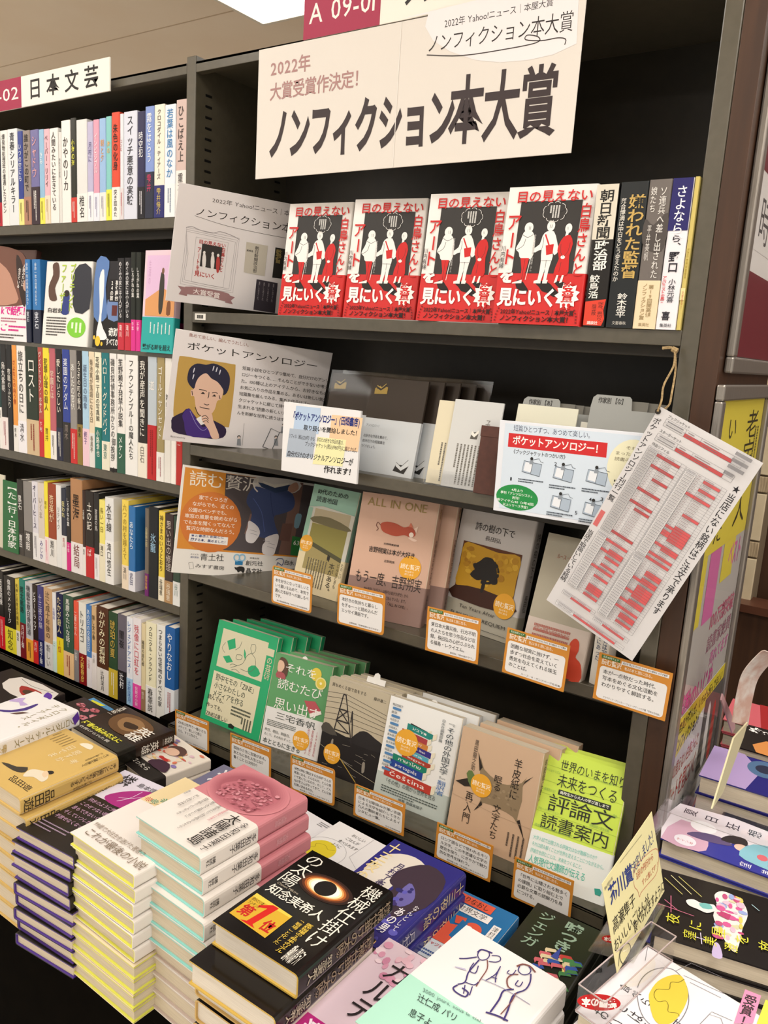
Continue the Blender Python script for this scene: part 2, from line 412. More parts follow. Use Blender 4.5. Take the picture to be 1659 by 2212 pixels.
for i in range(15):
    x = -.158+i*.0013; m.box((x, -.0016, 1.436), (x+random.choice((.0004, .0008)), -.0012, 1.4435), M('#151210'))
m.build('bars', lb)
lc = thing('bookcase', 'grey brown steel bookcase on the left full of upright novels', 'bookcase', Matrix())
m = MB(); m.box((-1.35, .29, .4), (XL0, .3, 1.945), DARKST); m.build('back_panel', lc)
m = MB(); m.box((-1.35, 0, ZTB), (XL0, .018, ZT), STEEL); m.box((-1.35, 0, ZT-.006), (XL0, .3, ZT), STEEL); m.build('top_rail', lc, bevel=.001)
for k in ('L1', 'L2', 'L3', 'L4'): shelf_piece(-1.35, XL0, SH[k], lc)
m = MB(); m.box((-1.35, -.03, .4495), (XL0-.002, -.01, .4725), STEEL); m.box((-1.35, -.03, .467), (XL0-.002, .29, .4725), STEEL); m.build('bottom_shelf', lc, bevel=.0012)
m = MB(); m.box((-1.35, -.02, -.25), (XL0-.03, .3, .4495), BLACKP); m.build('base_cabinet', lc)
m = MB(); m.box((-1.378, 0, -.25), (-1.35, .3, ZT+.012), STEEL); m.build('upright_post', lc, bevel=.002)
# display table in front
TZ = .43
tb = thing('display_table', 'black display counter carrying the stacks of new novels in front', 'table', Matrix())
m = MB(); m.box((-1.4, -.575, TZ-.03), (.93, -.0575, TZ), BLACKP); m.build('table_top', tb, bevel=.002)
m = MB(); m.box((-1.4, -.565, -.25), (.93, -.11, TZ-.03), BLACKP); m.build('table_base', tb)

# ================================================================ SHELF SIGNS
def board(name, label, cat, m, w, h, t, col, rough=.45, eps=.0003, part='board', group=None):
    root = thing(name, label, cat, m, group); q = MB(); q.box((0, 0, -t), (w, h, 0), M(col, rough)); q.build(part, root, bevel=min(.0008, t/3))
    return Item(m, w, h, eps, root)
mt, w_, h_ = yplane((556.4, 108.7), (1252, -31), (551.3, 387.4), -.02)
w_ = at(1233.6, 329, 1, -.02).x-at(551.3, 387.4, 1, -.02).x
mt = frame(at(551.3, 387.4, 1, -.02), Vector((1, 0, 0)), Vector((0, 0, 1)))
it = board('banner_sign', 'large white paper banner with heavy black katakana hanging across the top of the bookcase', 'sign', mt, w_, h_, .002, '#dcd5cd', .6)
it.z(500, 0, 2.963)
it.poly([(1080, 120), (1260, 90), (1240, 170), (1290, 260), (1400, 330), (1560, 385), (1720, 400), (1900, 385), (2060, 350), (2210, 280), (2230, -150), (1900, -80)], '#e6e1e2', px=True)
it.a.box((it.L(*it.P(1090, 110))[0], .001, .0004), (it.L(*it.P(1090, 110))[0]+.0012, h_-.001, .0009), M('#e9e4de'))
it.Q('2022年', (250, 395), (510, 342), (505, 460), (248, 500), '#a87f7c', .014)
it.Q('大賞受賞作決定！', (250, 540), (870, 435), (865, 555), (245, 655), '#a87f7c', .014)
it.z(0, 0, 1)
it.Q('ノンフィクション', (582, 240), (985, 190), (980, 318), (578, 352), '#35292a', .035)
it.Q('本大賞', (975, 172), (1212, 140), (1196, 300), (966, 322), '#35292a', .02)
it.Q('2022年 Yahoo!ニュース｜本屋大賞', (960, 42), (1197, -4), (1195, 14), (960, 63), '#2a2322', 0)
it.Q('ノンフィクション本大賞', (925, 78), (1242, 22), (1238, 70), (922, 118), '#2a2322', -.004)
it.stroke([(922, 119), (1000, 120), (1100, 105), (1160, 92), (1163, 80), (1140, 76), (1136, 86), (1170, 88), (1205, 82), (1222, 85), (1220, 97)], .25, '#3a3231', px=True, sm=4)
it.done()
# A 09-01
z0 = 1.9435
m_ = frame(Vector((.127, -.017, z0)), Vector((1, 0, 0)), Vector((0, 0, 1)))
it = board('shelf_sign', 'crimson and white shelf sign reading A 09-01 above the banner', 'sign', m_, .52, .082, .004, '#e9e3d8')
it.rect(0, 0, 33, 100, '#a02346'); it.T('A 09-01', 2, 22, 31, 78, '#efe8e0', .004); it.T('ノンフィクション', 42, 20, 98, 80, '#1c1816', .02); it.done()
X0 = -1.05; WS = -.431-X0
m_ = frame(Vector((X0, -.017, 1.920)), Vector((1, 0, 0)), Vector((0, 0, 1)))
it = board('shelf_sign', 'crimson and white shelf sign ending 09-02 with black kanji on top of the left bookcase', 'sign', m_, WS, .07, .004, '#e9e5dc')
xs = (at(46, 200, 1, -.017).x-X0)/WS*100
it.rect(0, 0, xs, 100, '#a02346'); it.T('A 09-02', 5, 22, xs-1.5, 78, '#efe8e0', .004)
for i, ch in enumerate('日本文芸'): it.T(ch, xs+5+i*(100-xs-8)/4, 16, xs+5+(i+.72)*(100-xs-8)/4, 84, '#1c1816', .014)
it.done()

# ================================================================ UPRIGHT NOVELS ON THE LEFT BOOKCASE
def spine_book(x0, x1, z, y, h, col, band, bf, txt, tcol, btxt, btcol, label, group, depth=.152, yaw=0., white_edge=False, draw=None):
    w = max(x1-x0-.0006, .004)
    m = Matrix.Translation((x0, y, z)) @ Matrix.Rotation(yaw, 4, 'Z') @ Matrix(((1, 0, 0, 0), (0, 0, -1, 0), (0, 1, 0, 0), (0, 0, 0, 1)))
    root = thing('novel', label, 'book', m, group)
    # wrapped cover: profile in x,-z with the spine in front
    ct = .0018; r = min(.003, w*.3); dz = depth
    out = [(0, -dz)]; inn = [(ct, -dz)]
    for cx, a0 in ((r, 180), (w-r, 90)):
        for k in range(3):
            a = math.radians(a0-45*k); out.append((cx+r*math.cos(a), -r*.6+r*.6*math.sin(a))); inn.append((min(max(cx+r*math.cos(a), ct), w-ct), -ct-.0006))
    out.append((w, -dz)); inn.append((w-ct, -dz)); n = len(out)
    def wr(name, y0, y1, mt, g=0):
        o = [(x+(g if x > w/2 else -g), zz+(g if zz > -dz*.9 else 0)) for x, zz in out]
        vs = [(x, y0, zz) for x, zz in o]+[(x, y0, zz) for x, zz in inn]+[(x, y1, zz) for x, zz in o]+[(x, y1, zz) for x, zz in inn]; fs = []
        for k in range(n-1):
            fs += [(k, k+1, 2*n+k+1, 2*n+k), (n+k+1, n+k, 3*n+k, 3*n+k+1), (k+1, k, n+k, n+k+1), (2*n+k, 2*n+k+1, 3*n+k+1, 3*n+k)]
        mb = MB(); mb.add(vs, fs, mt); return mb.build(name, root)
    wr('cover', 0, h, M(col, .35))
    pb = MB(); pb.box((ct, .003, -dz+.004), (w-ct, h-.003, -ct-.001), PGW); pb.build('page_block', root)
    if band: wr('paper_band', -.0002, h*bf, M(band, .35), .0004)
    it = Item(m, w, h, .0008, root)
    if draw: draw(it); it.done(); return root
    bt = 100*(1-bf) if band else 92
    L = max(len(txt), 1); sz = min(w*.58/h*100, (bt-10)/L); 
    if txt:
        cw = sz*h/w; cw = min(cw, 78); hh = min((bt-9), L*sz*1.25)
        it.T(txt, 50-cw/2, 4+(bt-9-hh)*.4, 50+cw/2, 4+(bt-9-hh)*.4+hh, tcol, .004, vert=True)
    if band and btxt:
        L = len(btxt); sz = min(w*.5/h*100, (100-bt-6)/L); cw = sz*h/w; hh = min(100-bt-5, L*sz*1.3)
        it.T(btxt, 50-cw/2, bt+2.5, 50+cw/2, bt+2.5+hh, btcol, .004, vert=True)
    elif band: it.fine(30, bt+4, 70, 96, 2, btcol, vert=True)
    it.done(); return root
ORD = ['first', 'second', 'third', 'fourth', 'fifth', 'sixth', 'seventh', 'eighth', 'ninth', 'tenth', 'eleventh', 'twelfth', 'thirteenth', 'fourteenth', 'fifteenth', 'sixteenth', 'seventeenth', 'eighteenth', 'nineteenth', 'twentieth', 'twenty-first', 'twenty-second', 'twenty-third', 'twenty-fourth', 'twenty-fifth', 'twenty-sixth', 'twenty-seventh', 'twenty-eighth', 'twenty-ninth', 'thirtieth']
def row(items, z, y, rowname, group, bx=(0, 1), tx=(0, 1), k0=0):
    """items: left x, right x (crop coords, scale bx), top y (crop coords, scale tx), cover, band, band share, title, colour, band text, colour, look"""
    for i, q in enumerate(items):
        xl, xr, ty, col, band, bf, txt, tc, bt, bc_, look = q
        x0 = xat(bx[0]+xl/bx[1], y, z); x1 = xat(bx[0]+xr/bx[1], y, z)
        top = tx[0]+ty/tx[1]; h = zat((x0+x1)/2, y, top)-z; h = min(max(h, .15), .285)
        spine_book(x0, x1, z, y, h, col, band, bf, txt, tc, bt, bc_, '%s, %s from left on %s' % (look, ORD[i+k0], rowname), group)
W = '#e9e6e2'; K = '#17120f'
row([(-12, 14, 940, '#161a33', '#b32232', .3, '上', '#eeeeee', '', K, 'dark navy novel with red band'),
 (15, 60, 835, W, None, 0, '爆発物処理班の遭遇したスピン', '#2a2624', '', K, 'white novel with black running title'),
 (61, 122, 825, '#dfe2e4', None, 0, '青春シリアルキラー', '#1b1b20', '', K, 'pale novel with blue and black stars'),
 (124, 155, 840, '#2a3c8c', '#e8e08a', .28, 'いつの空にも', '#dfe3ee', '', '#6b6420', 'blue novel with yellow band'),
 (157, 202, 835, '#8d8079', '#ab7d68', .3, '誰かがこの町で', '#231b18', '', '#1b1a18', 'grey brown novel with black title'),
 (204, 256, 830, '#6e6a9c', '#33222c', .4, 'シャドウ', '#e7a6a4', '', '#e8e4df', 'violet novel fading to dark'),
 (258, 289, 828, '#8fb9d6', '#e9e159', .28, 'きみ', '#eef2f4', '', '#8a8431', 'light blue novel with yellow foot'),
 (290, 323, 825, '#e6b2bd', '#e3d3bb', .3, 'ペーパー・リリイ', '#33262a', '', '#c1a877', 'pink and cream novel'),
 (325, 378, 820, W, None, 0, '人間みたいに生きている', '#2b2624', '', K, 'white novel with dark face on its side'),
 (381, 398, 845, '#d8d6d2', None, 0, '汚れつづける', '#3a3634', '', K, 'very thin grey white book'),
 (399, 455, 770, W, None, 0, 'かやのリカ', '#2b2624', '', K, 'tall white novel with thin black strip'),
 (457, 492, 755, '#23231a', '#c7372f', .24, '小海の海', '#e8e54f', '', '#e9e6e2', 'black novel with yellow lettering'),
 (494, 560, 765, '#dcdbd9', '#e7e5e1', .28, '', K, '椎名', '#2b2624', 'white novel showing a barcode on its back'),
 (562, 598, 778, '#b7b1cf', '#e8e6ea', .3, '月村に', '#6a6390', '', '#6a6390', 'lavender novel'),
 (600, 636, 765, '#d99ab0', '#dfe2ec', .28, 'インビジブル', '#f1e6ec', '', '#8f86a8', 'pink novel with bluish foot'),
 (638, 678, 757, '#95b6dd', '#e7e2dc', .28, '朝と夕', '#e0a05c', '', '#8a8aa0', 'sky blue novel with orange clouds'),
 (680, 714, 745, '#7fc2bd', '#e5e24c', .3, '海の', '#e8a95a', '', '#3d3a1c', 'teal novel with lemon band'),
 (716, 766, 718, '#d8472c', W, .31, '朱色の化身', '#1b1212', '突き詰めた', '#1b1212', 'orange red novel with white band'),
 (768, 790, 728, '#dadde3', '#d6cfd2', .3, 'コンビ', '#b0424c', '', '#c0303c', 'thin white novel with red marks'),
 (792, 876, 712, '#d3d6e4', None, 0, 'スイッチ悪意の実験', '#2b2930', '', K, 'thick white lavender novel'),
 (878, 925, 712, '#22204a', '#15131c', .3, '時空犯', '#f0eef2', '', '#d9d7dd', 'midnight blue novel with magenta glow'),
 (927, 982, 680, '#7f95cf', '#22273b', .42, '霧をはらう', '#eef1f6', '雫井', '#c2355f', 'blue novel with mist and dark foot'),
 (984, 1048, 668, '#e9e2d2', '#26296a', .29, 'クロコダイル・ティアーズ', '#4a4440', '雫井脩介', '#c7b15e', 'cream novel with navy band'),
 (1050, 1118, 668, '#dfe6ee', '#e9eaec', .3, '若葉は風のなか', '#4284bd', '', '#7a8aa0', 'white novel with blue lettering'),
 (1121, 1186, 636, '#cdb4ad', '#e6e1dc', .4, 'ひこばえ上', '#463b39', '重松', '#3b3331', 'rose grey novel with white band')],
 SH['L1'], -.001, 'top left shelf', 'novels on the top left shelf', (0, 2.963), (0, 2.963))
row([(0, 22, 950, '#22403f', W, .4, 'スト', '#e8f0ef', '両国的', K, 'teal black novel with white foot'),
 (23, 73, 950, '#1c1815', '#ece2e0', .31, '烏丸紫明', '#e9e6e2', '', '#a34c58', 'black novel with pinkish white band'),
 (74, 119, 962, '#15120f', None, 0, '夜職のふたり', '#dcd8d0', '', K, 'plain black novel'),
 (120, 158, 970, '#e89a45', W, .25, 'さよならの向う側', '#b4481d', '青木', '#6a6460', 'orange novel with white foot'),
 (160, 231, 965, W, '#eceaf0', .3, '旅立ちの日に', '#2b2624', '清水', '#4a4644', 'white novel with black title'),
 (233, 336, 985, '#1f2c1b', '#cdb490', .33, 'ロスト', '#f0ece2', '', '#8a2f26', 'thick dark green novel with tan band'),
 (338, 378, 1004, '#b04a40', '#c22a2c', .35, 'ヴィクトリアン・ホテル', '#efe7df', '下村', '#f0e9e4', 'brick red novel with gold letters'),
 (379, 432, 995, '#efd935', '#eed92e', .3, '犯罪心理の殺人', '#2b2410', '貫井', '#6b5c10', 'bright yellow novel with doodled face'),
 (433, 483, 1000, '#b9606a', W, .26, '学園とは', '#ecd3c0', '', '#5b5552', 'dusty pink novel with white foot'),
 (485, 540, 1000, '#1d1a1c', '#20213a', .3, '愛したいらしい', '#efe8d8', '', '#d9d6cf', 'black novel with orange streak'),
 (541, 603, 1024, '#2c3f93', '#27221f', .36, '楽園のアダム', '#dfe3f0', '周木', '#8b7f78', 'royal blue novel with charcoal band'),
 (604, 660, 1022, '#8f8a86', '#c62a2a', .31, 'あしたの官僚', '#f0ede8', '', '#f0e9e4', 'grey novel with red band'),
 (661, 706, 1026, '#211c19', '#8a7434', .36, 'うさぎの町の殺人', '#eee9e0', '周木', '#2a2412', 'black novel with olive band'),
 (707, 762, 1022, '#a9cbe3', '#e9c6d2', .33, '誕生日の雨傘', '#60708a', '修子', '#6a4c8a', 'pale blue novel with pink foot'),
 (763, 810, 1050, '#e3d3b6', '#dedcd8', .3, '菊池寛が落語になる日', '#7a6d58', '春風亭', '#7a6d58', 'cream novel with wooden foot'),
 (811, 868, 1040, '#ebe6cc', '#157064', .36, '花咲小路二丁目の写真館', '#3a3832', '小路幸也', '#f0eee2', 'cream novel with deep green band'),
 (869, 934, 1040, '#187076', '#e6e0cc', .25, 'ハロー・グッドバイ', '#f0ead8', '東京', '#2c6b66', 'teal novel with yellow dish on its top'),
 (936, 996, 1066, '#e7e5e2', '#1e1b1b', .03, '磯貝探偵事務所からの御挨拶', '#4b4846', '', K, 'white novel with dark foot edge'),
 (998, 1065, 1040, W, '#2d5b48', .34, '笙野頼子発禁小説集', '#2c2826', 'メケン', '#e6ece6', 'white novel with forest green band'),
 (1067, 1173, 1062, '#e9e8e6', None, 0, 'ファウンテンブルーの魔人たち', '#2c2826', '', K, 'thick white novel with emblem'),
 (1176, 1253, 1064, '#241d19', '#e8e2d4', .29, '我が産声を聞きに', '#e6e2da', '白石', '#7a746a', 'black brown novel with cream band'),
 (1255, 1330, 1095, '#b9c3cc', '#b91f24', .45, '道', '#f3f0ec', '', '#8c1519', 'thick novel with scarlet band and white kanji'),
 (1332, 1396, 1100, '#a08f60', W, .24, 'ゴールドサンセット', '#f0ece2', '', '#a86a70', 'olive gold novel with white band'),
 (1398, 1454, 1120, '#e3e0da', None, 0, '城山真一', '#2c2826', '', K, 'off-white novel partly behind the portrait poster'),
 (1455, 1499, 1130, '#eeeae4', None, 0, '人間ドラマ', '#b0454a', '', K, 'white novel with red letters'),
 (1500, 1550, 1130, '#3c1a18', '#b32a26', .5, '下', '#eee', '城山真一', '#f0e9e4', 'dark red novel at the right end')],
 SH['L3'], -.001, 'third left shelf', 'novels on the third left shelf', (0, 3.95), (0, 3.318))
r4 = [(300, 400, 285, '#2a2622', '#3a3532', .3, '黒石', '#f0ece8', '鷹田', '#e8e6e2', 'charcoal photo-covered novel'),
 (401, 538, 300, '#8a8683', '#4a4643', .35, '', K, '複眼', '#f0ece8', 'grey novel with barcode on its side'),
 (540, 634, 300, '#dcd9e2', '#e9e8ea', .35, 'オーバーヒース', '#3b2f55', '', '#6a6470', 'pale lavender novel'),
 (635, 735, 310, '#d9cdc2', '#ebe8ea', .3, 'いくま', '#a9a098', 'みじか', '#43328a', 'white and tan novel with violet band lettering'),
 (736, 794, 300, '#efdf3e', '#f2dde0', .33, '蛇の', '#8a7a20', '', '#d4547a', 'yellow novel with pink foot'),
 (796, 925, 315, '#97401f', W, .33, '音楽が', '#e8c9a6', '黒川', '#2c2826', 'rust brown novel with white band'),
 (927, 1008, 326, '#e5e5e4', None, 0, 'リテイク', '#8a8886', '', K, 'plain white novel'),
 (1010, 1089, 350, '#2a2f3f', W, .42, '狂われ', '#e6dc9a', '吉川', '#a8343f', 'slate novel with white band'),
 (1091, 1159, 335, '#1b1819', '#d3217f', .34, 'しろがねの葉', '#f0eeec', '千早', '#f7dcea', 'black novel with magenta band'),
 (1161, 1350, 283, '#b1825a', '#e9e3e3', .33, '墨海', '#2b1c12', '結局', '#7a3a36', 'extra thick orange brown novel with pale band'),
 (1351, 1400, 362, '#35201a', W, .34, '土の記', '#f0ece2', '高村', '#2c2826', 'narrow brown novel with white band'),
 (1401, 1535, 368, '#211814', '#c11f26', .36, '土の記', '#f0ece2', 'ば', '#f5ded8', 'black brown novel with bright red band'),
 (1537, 1618, 382, '#1c1a1b', '#ebe9ea', .3, '首里の馬', '#c9c6c2', '', '#9a9898', 'black novel with white foot')]
row(r4, SH['L4'], -.001, 'fourth left shelf', 'novels on the fourth left shelf', (0, 7.541), (950, 3.318))
row([(112, 204, 432, '#efe27a', '#eae2c6', .47, '長い一日', '#8a7c2a', '滝口', '#3a3630', 'yellow and cream novel'),
 (206, 345, 415, '#e3e3e3', '#edecea', .5, '水平線', '#2c2826', '滝口悠生', '#2c2826', 'thickest white novel'),
 (475, 580, 432, '#ecd05a', '#ead9c2', .27, '六つの村を越えて', '#a68f3a', '湯川', '#6a6058', 'yellow novel with cream foot'),
 (582, 690, 478, '#2c6fae', '#e6e5ec', .24, 'あなたら', '#eaf4fb', '武田', '#3c3c66', 'ocean blue painted novel'),
 (846, 908, 492, '#6d645a', '#6b1f6a', .26, '白銀騎士団', '#cfc497', '田中芳樹', '#f0c43e', 'grey novel with purple band'),
 (910, 1060, 482, '#10151c', None, 0, '氷龍', '#9fc3dc', '', K, 'black novel with icy blue strokes'),
 (1066, 1165, 512, '#eccf4e', '#efe5cd', .27, '神さまのいうとおり', '#5a4a18', '谷瑞恵', '#3a3630', 'golden yellow novel with cream band'),
 (1166, 1300, 532, '#3b2d2c', '#b28c60', .25, '思い出の修理', '#cbbfb6', '谷瑞恵', '#efe4d0', 'dark brown novel with stitched tan band'),
 (1302, 1415, 550, '#31473a', '#e5e6e4', .27, '夜の', '#d9e0da', '谷川', '#8aa09a', 'green and white novel at the right end')],
 SH['L4'], -.001, 'fourth left shelf', 'novels on the fourth left shelf', (200, 7.541), (950, 3.318), 13)
row([(-70, -2, 930, '#2a2450', '#a9d3e6', .3, '硝子', '#eef', '', '#557', 'violet novel cut by the photo edge'),
 (0, 48, 940, '#15110f', '#cf1f2c', .42, '仮面病棟', '#f0eeec', '', '#f2d0cc', 'black novel with red band'),
 (50, 148, 980, '#1b1714', '#e8dc3c', .33, '傷痕のメッセージ', '#f0eeec', '知念', '#5b5416', 'black speckled novel with yellow band'),
 (150, 185, 1000, '#dcc64a', '#ebe5dc', .33, '死神と天使の円舞曲', '#6a5716', '知念', '#3a3630', 'mustard novel with white foot'),
 (186, 236, 1000, '#178072', '#7a1c22', .45, '脱北航路', '#131d1b', '月村了衛', '#f0e6e2', 'jade green novel with dark red band'),
 (238, 300, 1022, '#c6c5ca', '#efa53a', .28, '機龍警察白骨街道', '#2c2a2e', '', '#3a2810', 'silver grey novel with orange band'),
 (302, 345, 1040, '#2a1c18', '#cf2a2a', .3, 'ビタートラップ', '#f4f1ee', '月村', '#f6e0dc', 'brown black novel with red foot'),
 (347, 400, 1050, '#443f7c', '#1d2358', .33, '十三夜の焔', '#c9c4dc', '月村了衛', '#eceef6', 'indigo novel'),
 (402, 475, 1065, '#cba67e', '#dcdad9', .33, '辻に成十年後の', '#5a452e', '新しい', '#7a7674', 'tan novel with grey white band'),
 (477, 510, 1098, '#e8e8ea', '#cfe6e0', .4, '七百の', '#5a4fa0', 'こ', '#2a6a5c', 'thin white and mint novel'),
 (512, 570, 1103, '#1a1f4a', '#ecd62a', .46, 'たかが殺人', '#e9d9a6', '1位', '#b3221c', 'navy novel with yellow band'),
 (572, 662, 1118, '#3c5a48', '#ecc594', .32, '馬鹿みたいな話！', '#f4f2ea', '', '#a0402a', 'moss green novel with peach band'),
 (666, 706, 1158, '#e85c45', '#8a8688', .4, '二重らせん', '#f6e0d6', '辻堂', '#e9e6e2', 'coral red novel with grey foot'),
 (710, 775, 1170, '#e9e7de', '#8a1a1e', .38, 'トリカゴ', '#4b4846', '大藪春彦', '#e9c25e', 'cream novel with dark red band'),
 (778, 822, 1185, '#4a7fbf', '#ece6ea', .37, 'あの日の交換日記', '#eef4fa', '辻堂', '#b87a86', 'clear blue novel with white foot'),
 (824, 865, 1195, '#d3b184', '#ebe4e2', .45, '隠し女小春', '#3a3024', '辻原', '#a8a29e', 'tan novel with grey top'),
 (868, 972, 1200, '#53301d', '#e8e2dc', .29, 'かがみの孤城', '#f0e6c2', '辻村深月', '#2c2826', 'brown novel with wooden shelves drawn on it'),
 (974, 1052, 1238, '#2e4a31', '#cdb23a', .34, '琥珀の夏', '#c9a84a', '', '#f0ead2', 'dark green novel with gold title'),
 (1054, 1130, 1255, '#6a6470', '#231f22', .36, '闇祓', '#141114', '辻村', '#f0eef0', 'grey violet novel with black foot'),
 (1132, 1186, 1275, '#e9ebf2', '#a6cbea', .31, 'レジェンドアニメ！', '#2a5ea8', '辻村深月', '#3a62b0', 'white novel with blue title'),
 (1188, 1260, 1280, '#ebe6ea', '#e94fa8', .27, '残像に口紅を', '#d05a66', '伝説の小説', '#fbe6f2', 'white novel with hot pink band'),
 (1262, 1300, 1320, '#dfd0a8', '#9c7a5c', .25, '箱庭の巡礼者', '#3a3228', '恒川', '#efe2cc', 'sand coloured novel with red circle'),
 (1302, 1392, 1312, '#efe9c8', '#eeecea', .31, 'クロニクル・アラウンド', '#26221e', '春罪説', '#26221e', 'pale cream thick novel'),
 (1396, 1470, 1330, '#ecebe6', None, 0, 'つまらない住宅地のすべての家', '#1d1a18', '', K, 'white novel with long black title'),
 (1472, 1556, 1345, '#2460a6', '#e8ebf0', .36, 'やりなおし', '#f0f2f6', '', '#a03a3a', 'blue and orange novel at the right end')],
 .4726, -.012, 'bottom left shelf', 'novels on the bottom left shelf', (0, 4.1475), (950, 3.318))
# spines and face-out books on the second shelf
ZB2 = SH['L2']
row([(190, 224, 200, '#2e74b4', '#1c2136', .4, '余命一年の世界のおわり', '#dfeaf4', '実石', '#dfe3ee', 'blue novel with navy foot'),
 (240, 296, 200, '#2e74b4', '#1c2136', .4, '余命一年の世界のおわり', '#dfeaf4', '実石', '#dfe3ee', 'second blue novel showing its barcode side')],
 ZB2, -.001, 'second left shelf', 'novels on the second left shelf', (0, 3.318), (500, 3.318))
row([(843, 888, 190, '#1d1b1e', '#c22b3c', .3, 'めぐみの家には小人がいる', '#efeef0', '滝川', '#f6dcdc', 'black novel with red foot'),
 (893, 935, 188, '#1d1b1e', '#c22b3c', .3, 'めぐみの家には小人がいる', '#efeef0', '滝川', '#f6dcdc', 'black novel with red foot'),
 (937, 969, 148, '#1b2018', '#d8308c', .32, 'しろがねの葉', '#f0eeec', '千早', '#fae0ee', 'black green novel with magenta foot'),
 (973, 1006, 148, '#1b2018', '#d8308c', .32, 'しろがねの葉', '#f0eeec', '千早', '#fae0ee', 'black green novel with magenta foot')],
 ZB2, -.001, 'second left shelf', 'novels on the second left shelf', (0, 3.318), (500, 3.318), 2)
def facey(pl, pr, y, z, ty, tilt=.1, yaw=0., hfix=None):
    """face-out book: bottom edge on height z starting at depth y; pl,pr pixel columns of the bottom corners, ty pixel row of the top left corner"""
    x0 = xat(pl, y, z); U = Vector((math.cos(yaw), math.sin(yaw), 0)); lo, hi = .02, .5
    for _ in range(40):
        m = (lo+hi)/2
        if proj(Vector((x0, y, z))+U*m)[0] < pr: lo = m
        else: hi = m
    N0 = U.cross(Vector((0, 0, 1))); V = Vector((0, 0, 1))*math.cos(tilt)-N0*math.sin(tilt); a, b = .05, .5
    for _ in range(40):
        m = (a+b)/2
        if proj(Vector((x0, y, z))+V*m)[1] > ty: a = m
        else: b = m
    return frame(Vector((x0, y, z)), U, V), lo, hfix or a
# ---------------------------------------------------------------- face-out novels, second left shelf
z2 = SH['L2']; Z2 = lambda x: x/3.318
m, w_, h_ = facey(-40, 58, -.02, z2, 540, .15, .12)
it = book(m, w_, h_, .02, 'face-out novel with brown portrait photo and pink-lettered white band at left edge', '#4a2f28', band='#ece6e8', bandh=.42)
it.poly([(0, 0), (60, 0), (85, 14), (100, 40), (100, 58), (0, 58)], '#6d4638', sm=3); it.poly([(0, 12), (40, 20), (62, 40), (70, 58), (0, 58)], '#b98a76', sm=3)
it.poly([(60, 5), (78, 20), (90, 58), (82, 58), (66, 30)], '#2b1a16', sm=3); it.ell(88, 38, 8, 7, '#c39a86')
it.T('人間みたいに', 76, 16, 82, 40, '#efe8e4', .01, vert=True); it.T('生きている', 67, 20, 73, 42, '#efe8e4', .01, vert=True)
it.T('kで話題！', 38, 62, 98, 72, '#d8248c', .03); it.fine(40, 74, 95, 80, 2, '#b0607c'); it.T('ご', 40, 82, 54, 90, '#d8248c', .04); it.fine(58, 82, 95, 90, 2, '#d8248c'); it.fine(40, 92, 92, 98, 2); it.done()
m, w_, h_ = facey(Z2(300), Z2(622), -.01, z2, 500+215/3.318, .1, .05)
it = book(m, w_, h_, .028, 'face-out white novel with green katakana title and two dark silhouettes on second left shelf', '#e6e4e0', band='#e9e8e4', bandh=.37)
it.poly([(72, 4), (98, 8), (100, 55), (70, 60), (62, 40), (60, 18)], '#2c2e38', sm=2); it.poly([(14, 4), (26, 2), (30, 18), (22, 32), (28, 46), (12, 46), (8, 30), (16, 16)], '#5a4034', sm=3)
it.poly([(44, 38), (54, 36), (56, 48), (56, 62), (40, 62), (42, 48)], '#2d3c80', sm=3); it.ell(49, 38, 6, 4, '#28201d')
it.T('プリテンド', 54, 3, 66, 60, '#a9c63c', .02, vert=True); it.T('ファーザー', 34, 3, 46, 60, '#a9c63c', .02, vert=True)
it.T('白岩玄', 8, 56, 42, 62, '#1c1816', .01); it.fine(8, 66, 52, 90, 7); it.ell(75, 78, 20, 12, '#7fc93a'); it.fine(62, 72, 88, 84, 3, '#f2f6e8', vert=True); it.done()
m, w_, h_ = facey(Z2(662), Z2(848), -.005, z2, 500+212/3.318, .08, .08)
it = book(m, w_, h_, .02, 'face-out black novel with blue tree shapes and white lettering beside the green-titled one', '#1b1a20', band='#181614', bandh=.35)
it.poly([(0, 0), (48, 0), (40, 30), (50, 64), (0, 64)], '#5a7cb4', sm=3); it.poly([(14, 20), (30, 10), (34, 40), (30, 70), (56, 88), (14, 88), (22, 60)], '#e9e9ec', sm=3); it.poly([(50, 44), (100, 44), (100, 66), (56, 66)], '#6b86b8', sm=2)
it.rect(54, 20, 96, 46, '#161416'); it.T('夢幻舞台', 76, 22, 90, 45, '#e8e6e2', .02, vert=True); it.T('24の旅', 58, 22, 70, 45, '#e8e6e2', .02, vert=True)
it.rect(68, 50, 88, 62, '#5e2424'); it.T('奇跡', 60, 76, 98, 86, '#f0efec', .02); it.T('すべての', 52, 88, 98, 97, '#f0efec', .02)
for u, v, r in ((6, 88, 4), (20, 92, 10), (36, 95, 4)): it.ell(u, v, r, r*.6, '#e9c23a')
it.done()
m, w_, h_ = facey(Z2(1008), Z2(1232), -.01, z2, 500+136/3.318, .06, 0)
it = book(m, w_, h_, .02, 'face-out novel with pink sky drawing and teal band beside the bookcase post', '#e5c9d6', band='#2aa7a4', bandh=.35)
it.rect(8, 5, 100, 64, '#dcb9da'); it.poly([(8, 48), (60, 36), (100, 44), (100, 64), (8, 64)], '#d99a62', sm=1); it.poly([(54, 22), (64, 24), (66, 42), (62, 60), (52, 60), (50, 40)], '#37332c', sm=3); it.ell(60, 20, 4, 3, '#7a5640')
it.poly([(78, 50), (88, 50), (88, 62), (76, 62)], '#7a4a2c', sm=2); it.T('生涯の', 14, 10, 22, 34, '#c9a0c4', .01, vert=True)
for i in range(6): it.fine(26+i*12, 70+i % 2*2, 32+i*12, 88, 1, '#e9f4f2', vert=True)
